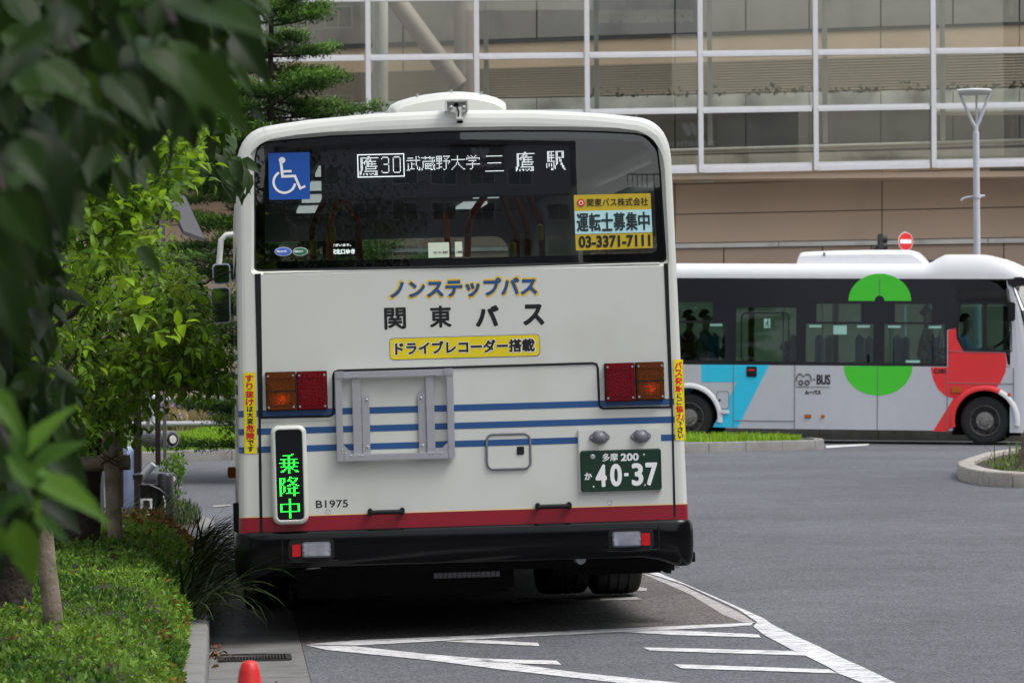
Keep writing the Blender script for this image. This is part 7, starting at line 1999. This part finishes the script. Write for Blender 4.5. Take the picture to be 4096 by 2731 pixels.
n = 90; q_ = rng.uniform([-9, 63.0], [-3.5, 66], (n, 2)); fl_p = np.stack([q_[:, 0], q_[:, 1], np.array([hgt(*a) for a in q_]) + rng.uniform(.3, .55, n)], 1)
v, f, t = leaves(np.repeat(fl_p, 5, 0), unit(rng.normal(0, 1, (n * 5, 3))), rng.normal(0, 1, (n * 5, 3)), np.full(n * 5, 0.06), 0.9, (SMALL_V, SMALL_F)); structure(np_mesh('violet_flowers', v, f, M['violet']), 'stuff', 'small violet flowers in the dry flower bed')
n = 9000; q_ = rng.uniform([-11, 67.0], [-2.5, 70.0], (n, 2)); hz_ = 0.42 + 0.22 * np.sin(q_[:, 0] * 3.1) * np.cos(q_[:, 0] * 7.3 + 1) + 0.1 * np.sin(q_[:, 0] * 13)
p_ = np.stack([q_[:, 0], q_[:, 1], np.array([hgt(*a) for a in q_]) + 0.1 + hz_ * rng.uniform(0.1, 1.1, n) ** .6], 1)
v, f, t = leaves(p_, rng.normal(0, .6, (n, 3)) + [0, 0, .6], rng.normal(0, 1, (n, 3)), rng.uniform(.05, .1, n), 0.7, (SMALL_V, SMALL_F)); rs_ = np_mesh('russet_shrubs', v, f, M['russet'], None, t); structure(rs_, 'stuff', 'reddish brown shrubs in front of the beige wall')
# plants in the bed beyond the minibus
n = 7000; a_ = rng.uniform(-6.5, 12, n); b_ = rng.uniform(2.9, 4.0, n)
p_ = np.array([(lambda w: (w[0], w[1], hgt(w[0], w[1]) + 0.2))(mp_(x, y_)) for x, y_ in zip(a_, b_)]); p_[:, 2] += rng.uniform(0, 1, n) ** 1.3 * (0.45 + .15 * np.sin(a_ * 3))
v, f, t = leaves(p_, rng.normal(0, .6, (n, 3)) + [0, 0, .5], rng.normal(0, 1, (n, 3)), rng.uniform(.05, .11, n), 0.6, (SMALL_V, SMALL_F), rng.uniform(0, .6, n)); structure(np_mesh('bed_shrubs', v, f, M['weed'], None, t), 'stuff', 'dark low plants behind the kerb beyond the minibus')
# small island: weeds and a leaning trunk
tufts('island_weeds', 170, [(5.55, 43.0), (5.9, 42.6), (7.5, 42.4), (8.5, 46), (8, 51), (6.6, 50.5), (5.75, 47)], 0.10, 0.36, M['island_weed'], 'tall thin weeds on the small planted island', 0.8, 0.010)
tufts('island_ground_cover', 1700, [(5.5, 43.0), (5.9, 42.5), (7.5, 42.3), (8.8, 46), (8, 52), (6.7, 51), (5.75, 47.2)], 0.02, 0.07, M['island_weed'], 'thin ground cover on the small planted island', 1.2, 0.010)
t0 = P(4088, 1895, 45.0); lt = thing('leaning_tree', 'grey barked tree trunk leaning out from the small planted island', 'tree', (t0.x + 0.03, t0.y, hgt(t0.x, t0.y) + 0.1)); o = lt.location
mb = MB(); tubes(mb, [(0.0, 0, -0.05), (0.05, 0.02, 0.18), (0.12, 0.03, 0.5), (0.6, 0.05, 1.4), (1.6, 0.1, 2.6), (2.6, 0.1, 3.4)], 0.13, 0.06, 14, 0.008); mb.build('trunk', M['bark_grey'], lt, 60)
mb = MB(); tubes(mb, [(0.06, -0.02, 0.1), (-0.12, -0.1, -0.03)], 0.07, 0.03, 10); mb.build('root_flare', M['bark_grey'], lt, 60)
for k in range(5):
    a = k * 1.26; mb = MB(); tubes(mb, [(2.2, 0.1, 3.1), (2.9 + 0.4 * math.cos(a), 0.4 * math.sin(a), 3.8), (3.2 + 0.9 * math.cos(a), 0.9 * math.sin(a), 4.4)], 0.04, 0.01, 8, 0.01); mb.build('branch', M['bark_grey'], lt, 60)
n = 2600; r_ = unit(rng.normal(0, 1, (n, 3))) * rng.uniform(.5, 1, (n, 1)) ** .5 * [1.2, 1.2, 0.8] + [3.2, 0, 4.6]
v, f, t = leaves(r_, rng.normal(0, .6, (n, 3)) + [0, 0, -.4], rng.normal(0, .5, (n, 3)) + [0, 0, 1], rng.uniform(.08, .13, n), 0.6, None); structure(np_mesh('crown', v, f, M['dark_leaf'], lt, t), 'stuff')
# small yellow-green azalea by the shelter
ag = P(686, 1391, 35.2); az_ = thing('azalea_bush', 'small yellow green azalea bush beside the shelter panel', 'bush', (ag.x, ag.y, hgt(ag.x, ag.y) + 0.12)); o = az_.location
zt_ = P(686, 1800, 35.2).z - o.z
n = 420; r_ = unit(rng.normal(0, 1, (n, 3))) * rng.uniform(.4, 1, (n, 1)) * [0.14, 0.14, 0.16] + [0.0, 0, zt_ - 0.17]
rl = rng.normal(0, .04, (160, 3)) * [1.3, 1, 1] + np.stack([0.02 + 0 * np.arange(160), 0 * np.arange(160), np.linspace(0.02, zt_ - .2, 160)], 1)
r_ = np.concatenate([r_, rl]); n = len(r_)
v, f, t = leaves(r_, rng.normal(0, .5, (n, 3)) + [0, 0, .7], rng.normal(0, 1, (n, 3)), rng.uniform(.03, .05, n), 0.7, (SMALL_V, SMALL_F)); structure(np_mesh('foliage', v, f, M['hedge_leaf'], az_, t), 'stuff')
mb = MB()
for k in range(5): mb.loop_tube([(0.01 * k - .02, 0, -0.02), (0.03 * k - 0.05, 0.02 * (k - 2), zt_ - 0.15)], [0.008, 0.004], 6)
mb.build('stems', M['twig'], az_, 60)
tufts('weed_patch', 500, [tuple(P(690, 1391, 33)[:2]), tuple(P(800, 1391, 33)[:2]), tuple(P(790, 1391, 36)[:2]), tuple(P(690, 1391, 37)[:2])], 0.04, 0.14, M['blade'], 'weeds on the bare soil at the end of the kerb', 0.8, 0.006)
# fallen leaves and litter in the gutter
M['dead'] = leaf_mat('dead leaves', (0.05, 0.025, 0.012), (0.26, 0.13, 0.07), 0.8, 0.15)
n = 46; uu = np.concatenate([np.abs(rng.normal(0.03, .035, 34)) + 0.01, rng.uniform(0.02, 0.5, 12)]); yy_ = np.concatenate([rng.normal(20.25, .12, 20), rng.normal(20.9, .1, 14), rng.uniform(17, 24, 12)])
q_ = np.array([uy(a, b) for a, b in zip(uu, yy_)]); p_ = np.stack([q_[:, 0], q_[:, 1], np.array([hgt(*a) for a in q_]) + rng.uniform(.012, .03, n)], 1)
v, f, t = leaves(p_, rng.normal(0, 1, (n, 3)) * [1, 1, .2], rng.normal(0, .4, (n, 3)) + [0, 0, 1], rng.uniform(.02, .05, n), 0.7, None); structure(np_mesh('fallen_leaves', v, f, M['dead'], None, t), 'stuff', 'dead brown leaves gathered by the kerb at the drain')
